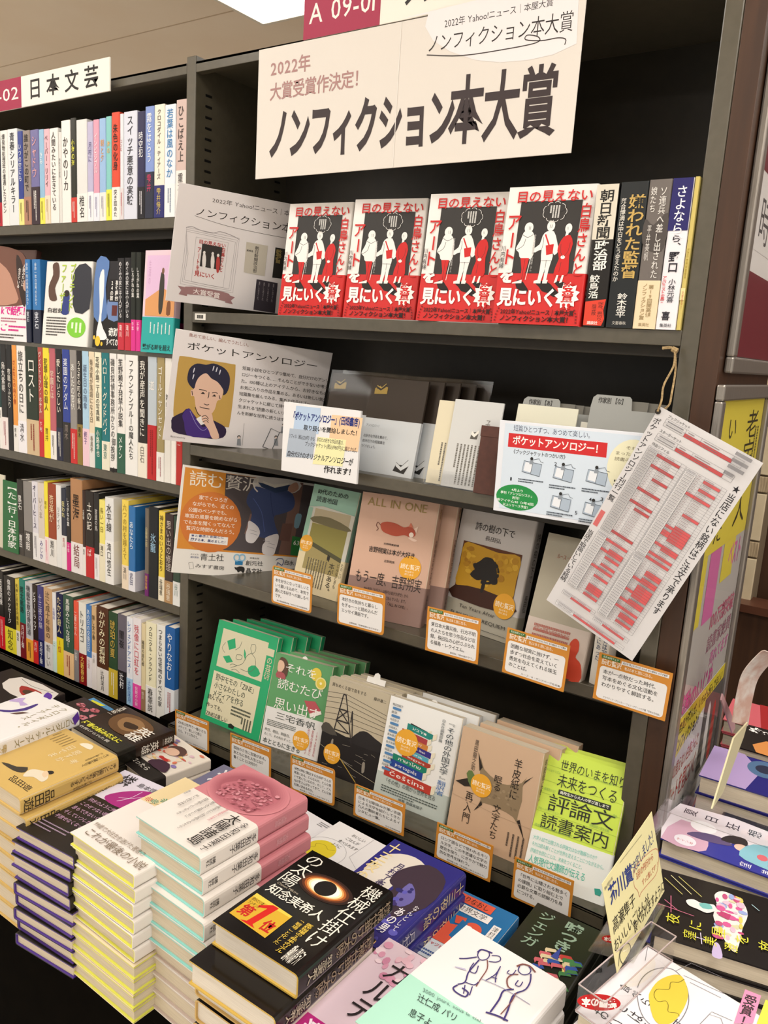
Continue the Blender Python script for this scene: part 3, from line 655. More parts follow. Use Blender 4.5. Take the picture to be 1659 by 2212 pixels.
it.T('繋がる時を超え', 6, 92, 96, 98, '#14302f', .01); it.done()
# green divider on the fourth left shelf
x0 = xat(6, -.004, SH['L4']); m = frame(Vector((x0, -.004, SH['L4'])), Vector((1, 0, 0)), Vector((0, .03, 1)))
h_ = zat(x0, 0, 950+285/3.318)-SH['L4']
it = board('shelf_divider', 'green index divider with white kanji for Japanese authors at the left end of fourth shelf', 'divider', m, xat(39, -.004, SH['L4'])-x0+.002, h_, .003, '#2b6a3c')
it.T('【た】行・日本作家', 32, 5, 88, 94, '#ecefe8', .01, vert=True); it.done()
x1 = x0-.07; m = frame(Vector((x1, .004, SH['L4'])), Vector((1, 0, 0)), Vector((0, .03, 1)))
it = board('book_plate', 'cream plate edge left of the green index divider', 'divider', m, .066, h_+.01, .004, '#d9d2be'); it.done()

# ================================================================ AWARD SHELF (A)
zA = SH['A']
RED = '#c8201f'
def award_art(it):
    it.rect(16, 11, 85, 63, '#2f2c2a')
    for q in ([(22, 69), (28, 68), (34, 72), (38, 76), (32, 78), (27, 75), (24, 74)], [(44, 69), (58, 69), (66, 73), (74, 78), (68, 80), (60, 77), (54, 76), (50, 73)], [(66, 69), (76, 69), (84, 73), (82, 77), (76, 76), (72, 73)]): it.poly(q, '#1d1412', sm=2)
    Wt = '#ece9e5'; BK = '#2f2c2a'
    def g(pts): return [(x, y if y < 52 else 52+(y-52)*.72) for x, y in pts]
    # left figure: hooded top, red trousers
    it.poly(g([(24, 33), (30, 32), (35, 34), (38, 40), (37, 52), (24, 52), (21, 48), (17, 45), (21, 39)]), Wt, sm=3); it.ell(29, 30, 5, 3.9, Wt); it.stroke([(23, 35), (29, 37), (35, 35)], .5, BK, sm=3); it.stroke([(18, 46), (25, 43), (27, 38)], .5, BK, sm=3); it.stroke([(29, 29), (29.5, 31.5)], .4, BK); it.stroke([(31, 29), (31, 31.5)], .4, BK)
    it.poly(g([(24, 52), (34, 52), (32, 66), (30, 76), (26, 76), (27, 64)]), RED); it.poly(g([(18, 77), (29, 74), (29, 77.5), (18, 78)]), Wt); it.stroke(g([(29.5, 53), (28.5, 74)]), .4, BK)
    # middle figure with red bag and white cane
    it.ell(54, 29, 4.4, 3.8, Wt); it.poly([(50, 33), (58, 33), (63, 40), (66, 47), (62, 50), (60, 48), (60, 54), (48, 54), (47, 46), (40, 48), (37, 47), (38, 45), (44, 42), (46, 36)], Wt, sm=2)
    it.poly(g([(48, 53), (60, 53), (58, 64), (57, 75), (53.5, 75), (54, 62), (51, 75), (47, 75), (48, 64)]), Wt); it.poly(g([(43, 75), (51, 73), (51, 77.5), (43, 77.5)]), Wt); it.poly(g([(53, 74), (59, 74), (58, 77.5), (53, 77.5)]), Wt)
    it.stroke([(49, 35), (57, 46)], 1.6, RED); it.poly([(51, 43), (60, 42), (60, 49), (53, 50)], RED); it.stroke(g([(38, 40), (33, 74)]), .7, Wt); it.stroke([(47, 46), (48, 40), (47, 37)], .4, BK, sm=2); it.stroke(g([(54, 54), (54, 62)]), .4, BK); it.stroke([(53, 28), (53, 30.5)], .4, BK); it.stroke([(55, 28), (55, 30.5)], .4, BK); it.stroke([(48.5, 54), (60, 54)], .4, BK)
    # right figure in red dress
    it.ell(74, 31, 3.8, 3.4, Wt); it.poly([(72, 33), (75, 33), (74, 38), (71, 38)], Wt)
    it.poly(g([(70, 37), (77, 36), (81, 42), (79, 50), (80, 60), (79, 69), (64, 69), (68, 53), (65, 47), (66, 42)]), RED, sm=2); it.ell(72, 51.5, 2.4, 1.3, Wt); it.stroke([(68, 42), (69, 48), (72, 51)], .4, BK, sm=2); it.stroke([(78, 41), (77, 47), (73, 51)], .4, BK, sm=2); it.stroke(g([(71, 56), (70, 66)]), .4, BK); it.stroke([(73, 30), (73.5, 32)], .4, BK)
    it.poly(g([(68, 69), (70, 69), (69, 76), (66, 77)]), Wt); it.poly(g([(74, 69), (76, 69), (75, 76), (72, 77)]), Wt)
    for k in range(9):
        a = 2*math.pi*k/9; it.ell(56+9.5*math.cos(a), 19+4.6*math.sin(a), 4.2, 2.8, '#2f2c2a')
        it.stroke([(56+9.5*math.cos(a)+4*math.cos(a+t), 19+4.6*math.sin(a)+2.7*math.sin(a+t)) for t in (-.9, -.45, 0, .45, .9)], .5, Wt)
    it.fine(50, 14.5, 62, 23.5, 4, '#d8d6d2', vert=True, fill=.6); it.stroke([(53, 25), (54, 27), (56, 25)], .5, Wt)
    it.T('全盲の美術鑑賞者、白鳥建二さん', 36.5, 35, 39, 62, '#bdbbb7', 0, vert=True)
    it.T('目の見えない', 10, 3.6, 96, 12.5, RED, .014)
    it.T('白鳥さんと', 84, 14, 97, 66, RED, .014, vert=True); it.T('アート', 3, 20, 20, 58, RED, .014, vert=True)
    it.T('を', 3, 60, 19, 71, '#ece9e5', .05)
    it.T('川内有緒', -.0, 43, 5.5, 60, '#2a2422', .005, vert=True)
    it.T('見にいく', 4, 74.5, 72, 88, '#f0edea', .035)
    sb = [(83+14*(1 if k % 2 else .72)*math.cos(2*math.pi*k/22), 79+10*(1 if k % 2 else .72)*math.sin(2*math.pi*k/22)) for k in range(22)]
    it.poly(sb, '#f0edea'); it.T('受賞', 77, 70.5, 90, 84, RED, .04, vert=True); it.T('!!', 78, 84, 89, 89, RED, .05)
    it.T('2022年Yahoo!ニュース｜本屋大賞', 9, 89.5, 93, 93.6, '#1f0f0e', .02); it.T('ノンフィクション本大賞！', 9, 94.2, 92, 98.6, '#1f0f0e', .025)
    for sx, u in ((1, 3), (-1, 97)):
        for k in range(5): it.ell(u+sx*(k*.8-.5+abs(k-2)*.5), 98-k*2.2, 1.1, .5, '#6e1513')
AW = [(0, (600.4, 677), (730, 685.6), 441.7, 2), (0, (740, 683), (896, 691), 422, 1), (0, (898, 691), (1059, 697), 424.3, 1), (0, (1062, 697), (1253, 702), 428.7, 0)]
awl = ['leftmost of the four red and white award books, half hidden by the next', 'second from left of the four red and white award books', 'third from left of the four red and white award books, spine showing at its right', 'rightmost of the four red and white award books, beside the upright spines']
s0 = None
AWF = [((.064, .006), .10, .148), ((.229, .002), .16, .150), ((.399, -.005), .12, .150), ((.582, -.018), .06, .150)]
for i, ((x, y), yw, wd) in enumerate(AWF):
    # left and right bottom corners follow the photo; book height is the same for all
    q = AW[i]; m, w1, h1 = facey(q[1][0], q[2][0], y, zA, q[3], .13, yw)
    if i == 0:
        it = book(m, .149, .2205, .026, awl[i], '#ebe7e3', 'R', RED, .37, group='award-winning red and white books'); award_art(it); it.done()
        sp = spine_of(it); sp.T('目の見えない', 20, 3, 80, 24, RED, .01, vert=True); sp.T('白鳥さんとアートを', 20, 26, 80, 60, RED, .01, vert=True); sp.T('見にいく', 25, 66, 75, 82, '#f0edea', .02, vert=True); sp.T('川内有緒', 62, 62, 92, 76, '#2a2422', 0, vert=True); sp.done('spine_print', 'spine_lettering')
        s0 = it.root
    else: copy_thing(s0, m, awl[i])
# upright spines at the right of the award shelf
G = 'award nominees standing upright on the right of the award shelf'
def spineA(pl, pr, ty, col, band, bf, label, draw, y=-.004):
    x0 = xat(pl, y, zA); x1 = xat(pr, y, zA); h = zat((x0+x1)/2, y, ty)-zA
    spine_book(x0, x1, zA, y, h, col, band, bf, '', K, '', K, label, G, draw=draw)
def dA(it):
    it.rect(1, 0, 99, 38, '#d9d2c2'); it.T('朝日新聞', 18, 4, 82, 38, '#231f1c', .02, vert=True); it.T('政治部', 18, 39, 82, 60, '#f0ede8', .02, vert=True); it.T('鮫島浩', 12, 63, 58, 80, '#f0ede8', .01, vert=True)
    it.poly([(3, 82), (97, 80), (90, 88), (98, 94), (88, 99), (3, 99)], '#d7402c'); it.T('保身、裏切り、', 62, 82, 88, 98, '#2a1512', 0, vert=True); it.T('隠蔽', 36, 84, 58, 92, '#2a1512', 0, vert=True); it.T('講談社', 20, 96, 70, 98.5, '#f5e8e4', .01)
def dB(it):
    it.T('嫌われた監督', 36, 9, 96, 66, '#c3a35c', .018, vert=True); it.T('落合博満は中日をどう変えたのか', 8, 11, 28, 68, '#dcd8d0', .01, vert=True); it.T('鈴木忠平', 34, 76, 70, 93, '#e9e6e0', .015, vert=True); it.T('文藝春秋', 24, 95.5, 76, 98, '#c9c5bd', 0)
def dC(it):
    it.poly([(0, 26), (40, 30), (100, 22), (100, 44), (60, 48), (0, 42)], '#4d4744', sm=3); it.T('ソ連兵へ差し出された', 52, 5, 84, 66, '#e3dfda', .004, vert=True); it.T('娘たち', 12, 5, 40, 22, '#e3dfda', .004, vert=True); it.T('平井美帆', 14, 30, 34, 54, '#d6d2cd', 0, vert=True)
    it.T('第19回開高健', 52, 70, 76, 92, '#a08a62', .01, vert=True); it.T('ノンフィクション賞', 24, 69, 48, 94, '#a08a62', .01, vert=True); it.T('集英社', 25, 96, 75, 98.5, '#a08a62', 0)
def dD(it):
    it.rect(1, 0, 99, 34, '#231f63'); it.T('さよなら、', 22, 5, 78, 45, '#f2f0f2', .01, vert=True) ; it.T('ら、', 25, 37, 75, 47, '#231f2c', .01, vert=True); it.T('野口', 25, 48, 76, 62, '#231f2c', .02, vert=True); it.T('小林元喜', 38, 66, 74, 82, '#231f2c', .004, vert=True); it.T('アルピニストの真実', 8, 64, 28, 82, '#d0484e', .02, vert=True); it.T('喜', 24, 88, 66, 94, '#231f2c', .02); it.T('集英社', 20, 96, 80, 98.6, '#231f2c', 0)
def dE(it):
    it.T('沢田豊', 30, 46, 80, 66, '#a79034', 0, vert=True); it.rect(0, 72, 100, 80, '#e8d79c'); it.T('反響続々！', 30, 74, 80, 86, '#b5563a', 0, vert=True)
spineA(1258, 1305, 398, '#1b1816', None, 0, 'cream and black spine with torn red strip, standing next to the award books', dA)
spineA(1307, 1366, 392, '#1e2224', None, 0, 'thick black spine with gold vertical title among the upright award nominees', dB)
spineA(1366, 1414, 387, '#6d6662', '#e6d3b0', .33, 'grey spine with cream band among the upright award nominees', dC)
spineA(1415, 1459, 384, '#e8e6ec', None, 0, 'white spine with navy top among the upright award nominees', dD)
spineA(1460, 1470, 381, '#cbb96a', None, 0, 'slim mustard spine squeezed against the right post', dE)
# leaning information board, left end of the award shelf
def pboard(O, U, V, w, h, t, name, label, cat, col='#e4dfe0', group=None):
    return board(name, label, cat, frame(Vector(O), Vector(U), Vector(V)), w, h, t, col, .5, group=group)
S = 1.155
it = pboard((-.1525, -.0938, 1.4661), (.444, .895, -.035), (.264, -.094, .96), .297*S*.96, .21*S*.96, .002, 'poster', 'white award poster with framed little red book and ribbon, left of the award books', 'poster')
it.z(350, 380, 3.567)
it.Q('2022年 Yahoo!ニュース｜本屋大賞', (388, 168), (1120, 290), (1115, 340), (384, 205), '#5d5755', 0)
it.Q('ノンフィクション本大賞', (255, 240), (1160, 400), (1150, 480), (250, 305), '#2e2928', -.002)
it.stroke([(252, 306), (500, 385), (800, 450), (1020, 490)], .25, '#6e6866', px=True, sm=4)
FR = '#a39da0'
for g in (0, 16, 30):
    it.stroke([(190-g*.1, 395+g), (170+g, 600), (140+g, 830-g), (350, 870-g), (545-g, 900-g), (570-g, 700), (595-g, 480+g), (400, 440+g)], .22, FR, px=True, close=True)
it.stroke([(185, 398), (230, 390), (300, 420), (390, 440), (450, 430), (540, 460), (595, 490)], .4, FR, px=True, sm=4)
it.stroke([(262, 470), (510, 515), (470, 860), (225, 815)], .2, FR, px=True, close=True)
it.poly([(310, 520), (465, 550), (447, 725), (290, 695)], '#2f2c2a', px=True)
it.Q('目の見えない', (285, 488), (492, 524), (490, 556), (283, 520), '#b5403c', .02); it.Q('アートを', (275, 545), (305, 550), (285, 735), (258, 730), '#b5403c', .02, vert=True)
it.Q('白鳥さんと', (462, 550), (490, 555), (465, 745), (440, 740), '#b5403c', .02, vert=True); it.Q('見にいく', (250, 728), (412, 758), (408, 800), (246, 770), '#b5403c', .02)
for a, b, c in ((325, 600, '#e6e2df'), (390, 608, '#e6e2df'), (432, 622, '#b5403c')):
    it.poly([(a-8, b), (a+8, b), (a+14, b+50), (a+4, b+120), (a-12, b+118), (a-16, b+50)], c, px=True, sm=2); it.ell(*it.P(a, b-10), .8, 1.4, '#e6e2df')
RB = '#9b7577'
it.poly([(120, 845), (205, 862), (190, 925), (128, 910), (148, 878)], RB, px=True); it.poly([(560, 935), (500, 912), (485, 975), (545, 988), (530, 960)], RB, px=True)
it.poly([(180, 852), (350, 870), (515, 908), (500, 968), (350, 925), (172, 905)], RB, px=True, sm=3); it.Q('大賞受賞', (240, 865), (448, 905), (444, 950), (236, 908), '#eee6e4', .01)
it.poly([(650, 508), (815, 538), (790, 772), (628, 742)], '#c5beb0', px=True); it.Q('朝日新聞政治部', (716, 540), (748, 546), (728, 750), (698, 745), '#2e2928', .01, vert=True); it.Q('鮫島浩', (652, 565), (702, 574), (701, 590), (651, 582), '#2e2928', .02)
it.poly([(873, 550), (1010, 575), (985, 800), (848, 782)], '#25231f', px=True); it.Q('監督', (880, 565), (925, 572), (912, 680), (868, 672), '#8a7a48', .02, vert=True)
it.poly([(728, 795), (890, 825), (868, 1056), (703, 1030)], '#38323a', px=True)
for k in range(4): it.Q('差し出され', (745+k*36, 812+k*6), (757+k*36, 815+k*6), (742+k*36, 960+k*6), (730+k*36, 956+k*6), '#a8a2a4', 0, vert=True)
it.done()

# ================================================================ POCKET ANTHOLOGY SHELF (B)
zB = SH['B']
it = pboard((-.178, -.077, 1.173), (.577, .812, -.089), (.198, -.034, .98), .297*S, .21*S, .002, 'poster', 'white poster with drawn portrait of a man in purple kimono', 'poster')
it.z(350, 380, 3.567)
it.Q('集めて楽しい、編んでうれしい。', (210, 1210), (690, 1292), (685, 1325), (205, 1240), '#9c6a60', 0)
it.Q('ポケットアンソロジー', (192, 1275), (1205, 1440), (1200, 1500), (190, 1340), '#26221f', 0)
YB = '#bd994d'
it.poly([(160, 1388), (350, 1420), (540, 1450), (566, 1480), (548, 1700), (520, 1910), (490, 1935), (300, 1905), (120, 1870), (88, 1845), (95, 1700), (112, 1550), (130, 1410)], YB, px=True, sm=3)
SKN = '#dfb9a3'
it.poly([(255, 1560), (300, 1480), (420, 1500), (480, 1560), (470, 1660), (455, 1720), (425, 1735), (405, 1800), (360, 1850), (300, 1850), (262, 1790), (248, 1700), (225, 1695), (222, 1650), (245, 1640)], SKN, px=True, sm=3)
it.poly([(245, 1640), (205, 1600), (195, 1550), (215, 1480), (270, 1445), (340, 1455), (400, 1445), (480, 1480), (520, 1540), (520, 1610), (500, 1670), (470, 1690), (472, 1650), (430, 1590), (380, 1560), (340, 1520), (290, 1545), (262, 1590)], '#1d1c38', px=True, sm=3)
for a, b in ((245, 1495), (240, 1545), (395, 1480), (420, 1490), (445, 1510)): it.poly([(a-7, b+18), (a+2, b-16), (a+9, b-12), (a, b+18)], '#cfd0dc', px=True, sm=2)
for pts in ([(285, 1645), (320, 1650), (345, 1660)], [(385, 1672), (410, 1668), (428, 1676)], [(362, 1665), (358, 1700), (352, 1712)], [(300, 1675), (330, 1678)], [(385, 1695), (415, 1698)], [(322, 1755), (345, 1765), (362, 1760)], [(290, 1778), (320, 1788), (365, 1795)], [(255, 1780), (275, 1830), (298, 1848)], [(230, 1655), (235, 1690)], [(440, 1690), (447, 1720)]):
    it.stroke(pts, .45, '#2a1e1c', px=True, sm=3)
it.ell(*it.P(315, 1672), .7, .9, '#231a18'); it.ell(*it.P(403, 1692), .7, .9, '#231a18')
PUR = '#3f2378'; PUD = '#241238'
it.poly([(80, 1860), (160, 1820), (210, 1790), (300, 1910), (370, 1900), (385, 1880), (430, 1900), (480, 1930), (495, 1970), (470, 2015), (380, 2025), (200, 2000), (85, 1970), (72, 1910)], PUD, px=True, sm=2)
it.poly([(155, 1845), (190, 1795), (220, 1800), (262, 1870), (310, 1935), (345, 1925), (372, 1950), (386, 2010), (300, 2015), (190, 1995), (170, 1900)], PUR, px=True, sm=2)
it.poly([(262, 1870), (300, 1920), (335, 1905), (350, 1870), (300, 1850)], '#e8e4e4', px=True)
it.poly([(310, 1830), (345, 1820), (385, 1835), (392, 1880), (425, 1960), (440, 2020), (385, 2022), (360, 1960), (330, 1915), (305, 1880)], SKN, px=True, sm=2)
for k in range(3): it.stroke([(305+k*4, 1855+k*20), (335+k*3, 1845+k*20), (358, 1870+k*16)], .4, '#2a1e1c', px=True, sm=3)
it.stroke([(215, 1810), (262, 1910), (310, 1960), (345, 1945)], .35, '#8f86c4', px=True, sm=3)
tx = ['短篇小説をひとつずつ集めて、自分だけのアンソ', 'ロジーをつくる……そんなことができないか考え', 'た。100種以上のアイテムから、お好きなものを', 'お気に入りの作品を集める。あるいは新しい気分', '短篇集を編んでみる。集めた作品はブッ', 'クジャケットに綴じて持ち歩き、そこから', '生まれる"読書の新しいカタチ"。あなたさ', 'んを新鮮な世界に誘うはずです。']
for i, t in enumerate(tx):
    x = 620-i*6; y = 1465+i*49; it.Q(t, (x, y), (x+31*len(t)*.98, y+4.6*len(t)), (x+31*len(t)*.98-3, y+4.6*len(t)+30), (x-3, y+30), '#3b3634', 0)
it.Q('Illustrated by', (66, 1996), (180, 2010), (178, 2028), (64, 2013), '#7a7472', 0)
for dx, dy, s in ((0, 0, 1.), (285, 0, .9), (340, -95, .6)):
    it.poly([(575+dx, 2075+dy), (580+dx, 2025+dy), (605+dx, 2022+dy), (608+dx, 2078+dy)], '#8f9297', px=True); it.ell(*it.P(592+dx, 2010+dy), 1.1*s, 1.6*s, '#26221f'); it.ell(*it.P(592+dx, 2015+dy), .8*s, 1.2*s, '#e2cfc4')
it.stroke([(632, 1905), (618, 2075)], .15, '#6a6664', px=True); it.stroke([(775, 2085), (840, 1945), (905, 1975), (845, 2110), (775, 2085)], .5, '#56595c', px=True); it.stroke([(905, 1975), (990, 1960), (960, 2100), (845, 2110)], .5, '#56595c', px=True)
it.done()
# price card in front of the black jackets
m, w_, h_ = yplane((627.5, 869), (795.7, 890), (607, 1016), -.034)
it = board('promo_card', 'white pasteboard card with pastel squares announcing the pocket anthology', 'card', m, w_, h_, .006, '#e6e6e8'); it.z(350, 380, 3.567)
it.poly([(1035, 1770), (1225, 1790), (1205, 1990), (1010, 1970)], '#b5cbe6', px=True); it.poly([(1310, 1840), (1548, 1865), (1510, 2125), (1280, 2100)], '#efc9a2', px=True); it.poly([(985, 1945), (1190, 1965), (1160, 2175), (955, 2165)], '#aab6c6', px=True); it.poly([(1200, 2010), (1420, 2035), (1390, 2240), (1160, 2220)], '#ece9b4', px=True)
it.Q('「ポケットアンソロジー」(田畑書店)', (1000, 1815), (1530, 1870), (1522, 1940), (992, 1880), '#1f2f7a', .03)
it.Q('取り扱いを開始しました！', (1095, 1918), (1530, 1965), (1524, 2008), (1088, 1960), '#1c1a1e', .02)
it.Q('リフィル（税込220円）から、あなたの好きな作品を選び、', (980, 1985), (1412, 2042), (1407, 2078), (974, 2018), '#1c1a1e', .005)
it.Q('ブックジャケット(税込1980円)に綴じれば、', (1105, 2045), (1520, 2098), (1515, 2138), (1098, 2082), '#1c1a1e', .005)
it.z(360, 980, 3.318)
it.Q('自分だけのオリジナルアンソロジーが', (868, -22), (1340, 38), (1332, 92), (862, 18), '#1c1a1e', .015); it.Q('作れます！', (1130, 85), (1352, 112), (1345, 165), (1124, 138), '#1c1a1e', .02)
it.done()
# book jackets in clear sleeves
SLV = clear('clear_sleeve', .015)
def jacket(m, w, h, label, proto=None, white=True):
    if proto: return copy_thing(proto, m, label)
    r = thing('book_jacket', label, 'book jacket', m, 'black book jackets in clear sleeves'); q = MB(); q.box((0, 0, -.006), (w, h, 0), M('#33281f', .45)); q.build('cover', r, bevel=.001)
    q = MB(); q.box((-.0005, -.0005, -.0066), (w+.0005, h*.565, .0006), M('#d9dde0', .45)); q.build('paper_band', r, bevel=.0002)
    q = MB(); q.add([(-.003, -.001, .0012), (w+.003, -.001, .0012), (w+.003, h+.006, .0012), (-.003, h+.006, .0012)], [(0, 1, 2, 3)], SLV); q.build('sleeve', r)
    it = Item(m, w, h, .0008, r); it.poly([(8, 12), (17, 9), (22, 12), (24, 9), (31, 10), (31, 17), (8, 18)], '#a88d44'); it.poly([(11, 8.5), (19, 11), (27, 6), (27, 10), (19, 14), (11, 12)], '#2e251c')
    it.poly([(11, 8.5), (19, 11), (27, 6), (27, 7), (19, 12), (11, 9.5)], '#b99e52')
    it.T('アンソロジー！', 4, 50, 30, 53, '#56585a', 0); it.T('お好きな作品を集めて、', 2, 61, 50, 64.5, '#56585a', .004); it.T('自分だけの短篇集を', 2, 66.5, 44, 70, '#56585a', .004); it.T('つくりましょう。', 2, 72, 30, 75.5, '#56585a', .004)
    it.poly([(70, 88), (92, 88), (86, 97), (66, 95)], '#2c2b2a'); it.poly([(70, 86), (79, 90), (90, 82), (92, 88), (80, 94), (70, 90)], '#dfe2e4'); it.stroke([(70, 86), (79, 90), (90, 82)], .8, '#55575a'); it.done(); return r
mj, wj, hj = facey(769, 864, .03, zB, 813.5, .22, .0)
wj = (at(900, 823, 1, .09).x-at(780.5, 813.5, 1, .09).x)*.98
lj = ['rear copy of the front black jacket', 'third', 'second', 'front']
J0 = jacket(mj, wj, hj, 'front black book jacket with gold book mark and white band, right of the pastel card')
for k in range(1, 5): copy_thing(J0, Matrix.Translation((.022*k, .022*k, 0)) @ mj, 'black book jacket in clear sleeve, %s behind the front one' % ORD[k-1], skip=('lettering',))
mk = frame(Vector((xat(640, .02, zB)-.02, .02, zB)), Vector((1, .1, 0)), Vector((0, .2, 1)))
hk = 0; J1 = copy_thing(J0, Matrix.Translation((-.128, .035, 0)) @ mj, 'left black book jacket with gold book mark, mostly hidden by the pastel card')
for k in range(1, 3): copy_thing(J0, Matrix.Translation((-.128+.014*k, .035+.02*k, 0)) @ mj, 'black book jacket in clear sleeve, %s behind the left one' % ORD[k-1], skip=('lettering',))
# clear display rack
rk = thing('acrylic_rack', 'clear acrylic rack holding the thin story booklets on the second middle shelf', 'rack', Matrix.Translation((0, 0, zB)))
xr0 = xat(915, .0, zB); q = MB(); q.box((xr0, -.002, .0003), (XR0-.03, .0, .03), clear('acrylic_lip', .06)); q.box((xr0, 0, .0003), (XR0-.03, .18, .002), clear('acrylic_base', .04)); q.build('tray', rk)
# thin booklets
def booklet(m, w, h, col, label, txt=True, t=.004, title=''):
    it = board('story_booklet', label, 'booklet', m, w, h, t, col, .5, group='thin story booklets in the clear rack')
    if txt:
        it.poly([(46, 36), (60, 34), (58, 43), (44, 43)], '#57534e'); it.poly([(46, 34), (52, 37), (60, 32), (60, 36), (52, 41), (45, 38)], '#e4e2da'); 
        it.fine(18, 50, 84, 96, 9, '#6a665e', vert=True, fill=.45)
    if title: it.T(title, 70, 20, 80, 42, '#77736c', 0, vert=True)
    it.done(); return it.root
mb1, wb, hb = facey(918, 952, .006, zB, 866, .2, 0)
hb2 = hb; wbk = .098
R1 = booklet(mb1 @ Matrix.Translation((0, .002, 0)), wbk, hb, '#d8cfb4', 'cream story booklet standing left of the grey white one in the clear rack')
mb2, wb2, hb2 = facey(951, 1022, .0, zB, 864, .2, 0)
booklet(mb2 @ Matrix.Translation((0, .002, .001)), wbk, hb2, '#c9cac9', 'pale grey story booklet in front of the cream one in the clear rack', title='子規')
mb3 = mb2.copy(); mb3.translation += Vector((.118, .012, 0))
booklet(mb3 @ Matrix.Translation((0, .004, 0)), .11, hb2+.0, '#dedcc8', 'ivory story booklet behind the brown box and the index card', txt=False, title='或阿')
for k in range(4):
    mk = mb3 @ Matrix.Translation((.118+.008*k, -.006, -.012*k)); booklet(mk, .03, hb2-.01, '#c6c3b6', 'narrow story booklet edge, %s right of the ivory booklet' % ORD[k], txt=False, t=.002)
mk = mb3 @ Matrix.Translation((.165, 0, -.02)); booklet(mk, .125, hb2+.004, '#c9c7bf', 'silver grey booklet in front of the right index divider', txt=False)
def divider(m, w, h, label, txt, tabs):
    r = thing('index_divider', label, 'divider', m, 'grey index dividers'); q = MB()
    q.prism([(0, 0), (w, 0), (w, h-.022), (w*.55, h-.022), (w*.53, h-.004), (w*.5, h), (.008, h), (.002, h-.005), (0, h-.02)], -.001, 0, M('#9fa09c')); q.build('card', r)
    for k in range(tabs):
        q = MB(); q.prism([(w*.5+.012*k, h-.03), (w*.5+.03+.014*k, h-.03), (w*.5+.03+.014*k, h-.006), (w*.5+.012*k, h-.006)], -.006-.004*k, -.005-.004*k, M('#76736a')); q.build('tab', r)
    it = Item(m, w, h, .0003, r); it.T(txt, 9, 2.2, 46, 7.5, '#2c2a28', .014); it.done()
md = mb3 @ Matrix.Translation((.0, 0, -.016)); divider(md, .13, hb2+.02, 'grey index divider with tab above the ivory booklet', '作家別 【あ】', 3)
xa = xat(1296, .045, zB+.2); md = frame(Vector((xa-.012, .012, zB+.0005)), Vector((1, 0, 0)), Vector((0, .2, 1))); hd = (zat(xa, .05, 853)-zB)/.98
divider(md, .125, hd, 'grey index divider with tab near the hanging order list', '作家別 【な】', 3)
# brown box behind the instruction card
x0 = xat(1021, -.006, zB); m = frame(Vector((x0, -.006, zB)), Vector((1, 0, 0)), Vector((0, .12, 1)))
r = thing('brown_box', 'plain dark brown paper box left of the blue instruction card', 'box', m); q = MB(); q.box((0, 0, -.05), (.1, .118, 0), noisy('brown_board', '#4a2a22', '#522f26', 80, .7, .03)); q.build('box_body', r, bevel=.001); q = MB(); q.box((-.0006, .100, -.0506), (.1006, .119, .0008), noisy('brown_lid', '#4d2c24', '#553128', 80, .7, .03)); q.build('lid', r, bevel=.0006)
# instruction card
m, w_, h_ = yplane((1092, 908), (1381, 935), (1065, 1102), -.036); w_ = .262
it = board('promo_card', 'pale blue instruction card with red heading strip and green circle', 'card', m, w_, h_, .003, '#dfe3ec'); it.z(750, 840, 3.318)
it.rect(4, 3, 97, 96, '#cfdcea')
it.T('短篇ひとつずつ、あつめて楽しい。', 10, 4, 62, 11, '#35405e', 0); it.rect(7, 13, 71, 28, '#c8262a'); it.T('ポケットアンソロジー！', 10, 15.5, 69, 25.5, '#f2ecec', .02)
it.T('《ブックジャケットのつかい方》', 10, 30, 47, 35, '#22262e', .012)
it.ell(16, 82, 14.5, 14, '#1f8a44')
for k, t in enumerate(['4月より', '季刊「アンソロジスト」', '創刊！', '新アイテム40（×年4回）', '以上リリース予定！']): L = len(t); it.T(t, 16-L*1.05, 72.5+k*4.3, 16+L*1.05, 75.8+k*4.3, '#eef6ee', .01)
it.ell(87, 36, 15, 29, '#e6e3c4'); it.T('それは', 82, 14, 92, 18, '#5a4c30', 0); it.T('まったく新しい', 76, 20, 98, 24, '#5a4c30', 0); it.T('読書のカタチ。', 76, 26, 98, 30, '#5a4c30', 0); it.fine(77, 48, 97, 60, 3)
def bookdoodle(u, v, s):
    it.poly([(u-5*s, v-6*s), (u+7*s, v-4*s), (u+6*s, v+9*s), (u-6*s, v+6*s)], '#a9b8c9'); it.poly([(u-4*s, v-5*s), (u+1*s, v-4*s), (u, v+6*s), (u-5*s, v+4.5*s)], '#e2e7ee')
    it.stroke([(u-5*s, v-6*s), (u+7*s, v-4*s), (u+6*s, v+9*s), (u-6*s, v+6*s)], .35, '#3a4450', close=True); it.stroke([(u+1*s, v-5*s), (u, v+7*s)], .3, '#3a4450'); it.ell(u, v-9*s, 1*s, 1.8*s, '#222'); it.poly([(u-1*s, v-7.5*s), (u+1*s, v-7.5*s), (u+1.4*s, v-3*s), (u-1.4*s, v-3*s)], '#8a939e'); it.stroke([(u+1*s, v-8*s), (u+5*s, v-10*s), (u+6*s, v-7*s), (u+8*s, v-6*s)], .25, '#3a4450')
for u, v, n, nu, nv in ((24, 47, '1', 11, 60), (45, 49, '2', 36+4, 38), (66, 48, '3', 71, 68), (66, 82, '4', 64, 70), (45, 80, '5', 56, 86)):
    bookdoodle(u, v, 1.); it.T(n, nu-1, nv, nu+1, nv+5, '#222a33', .004); it.fine(u-8, v+13 if v < 70 else v+11, u+9, v+18 if v < 70 else v+16, 2, '#3a4450')
it.done()
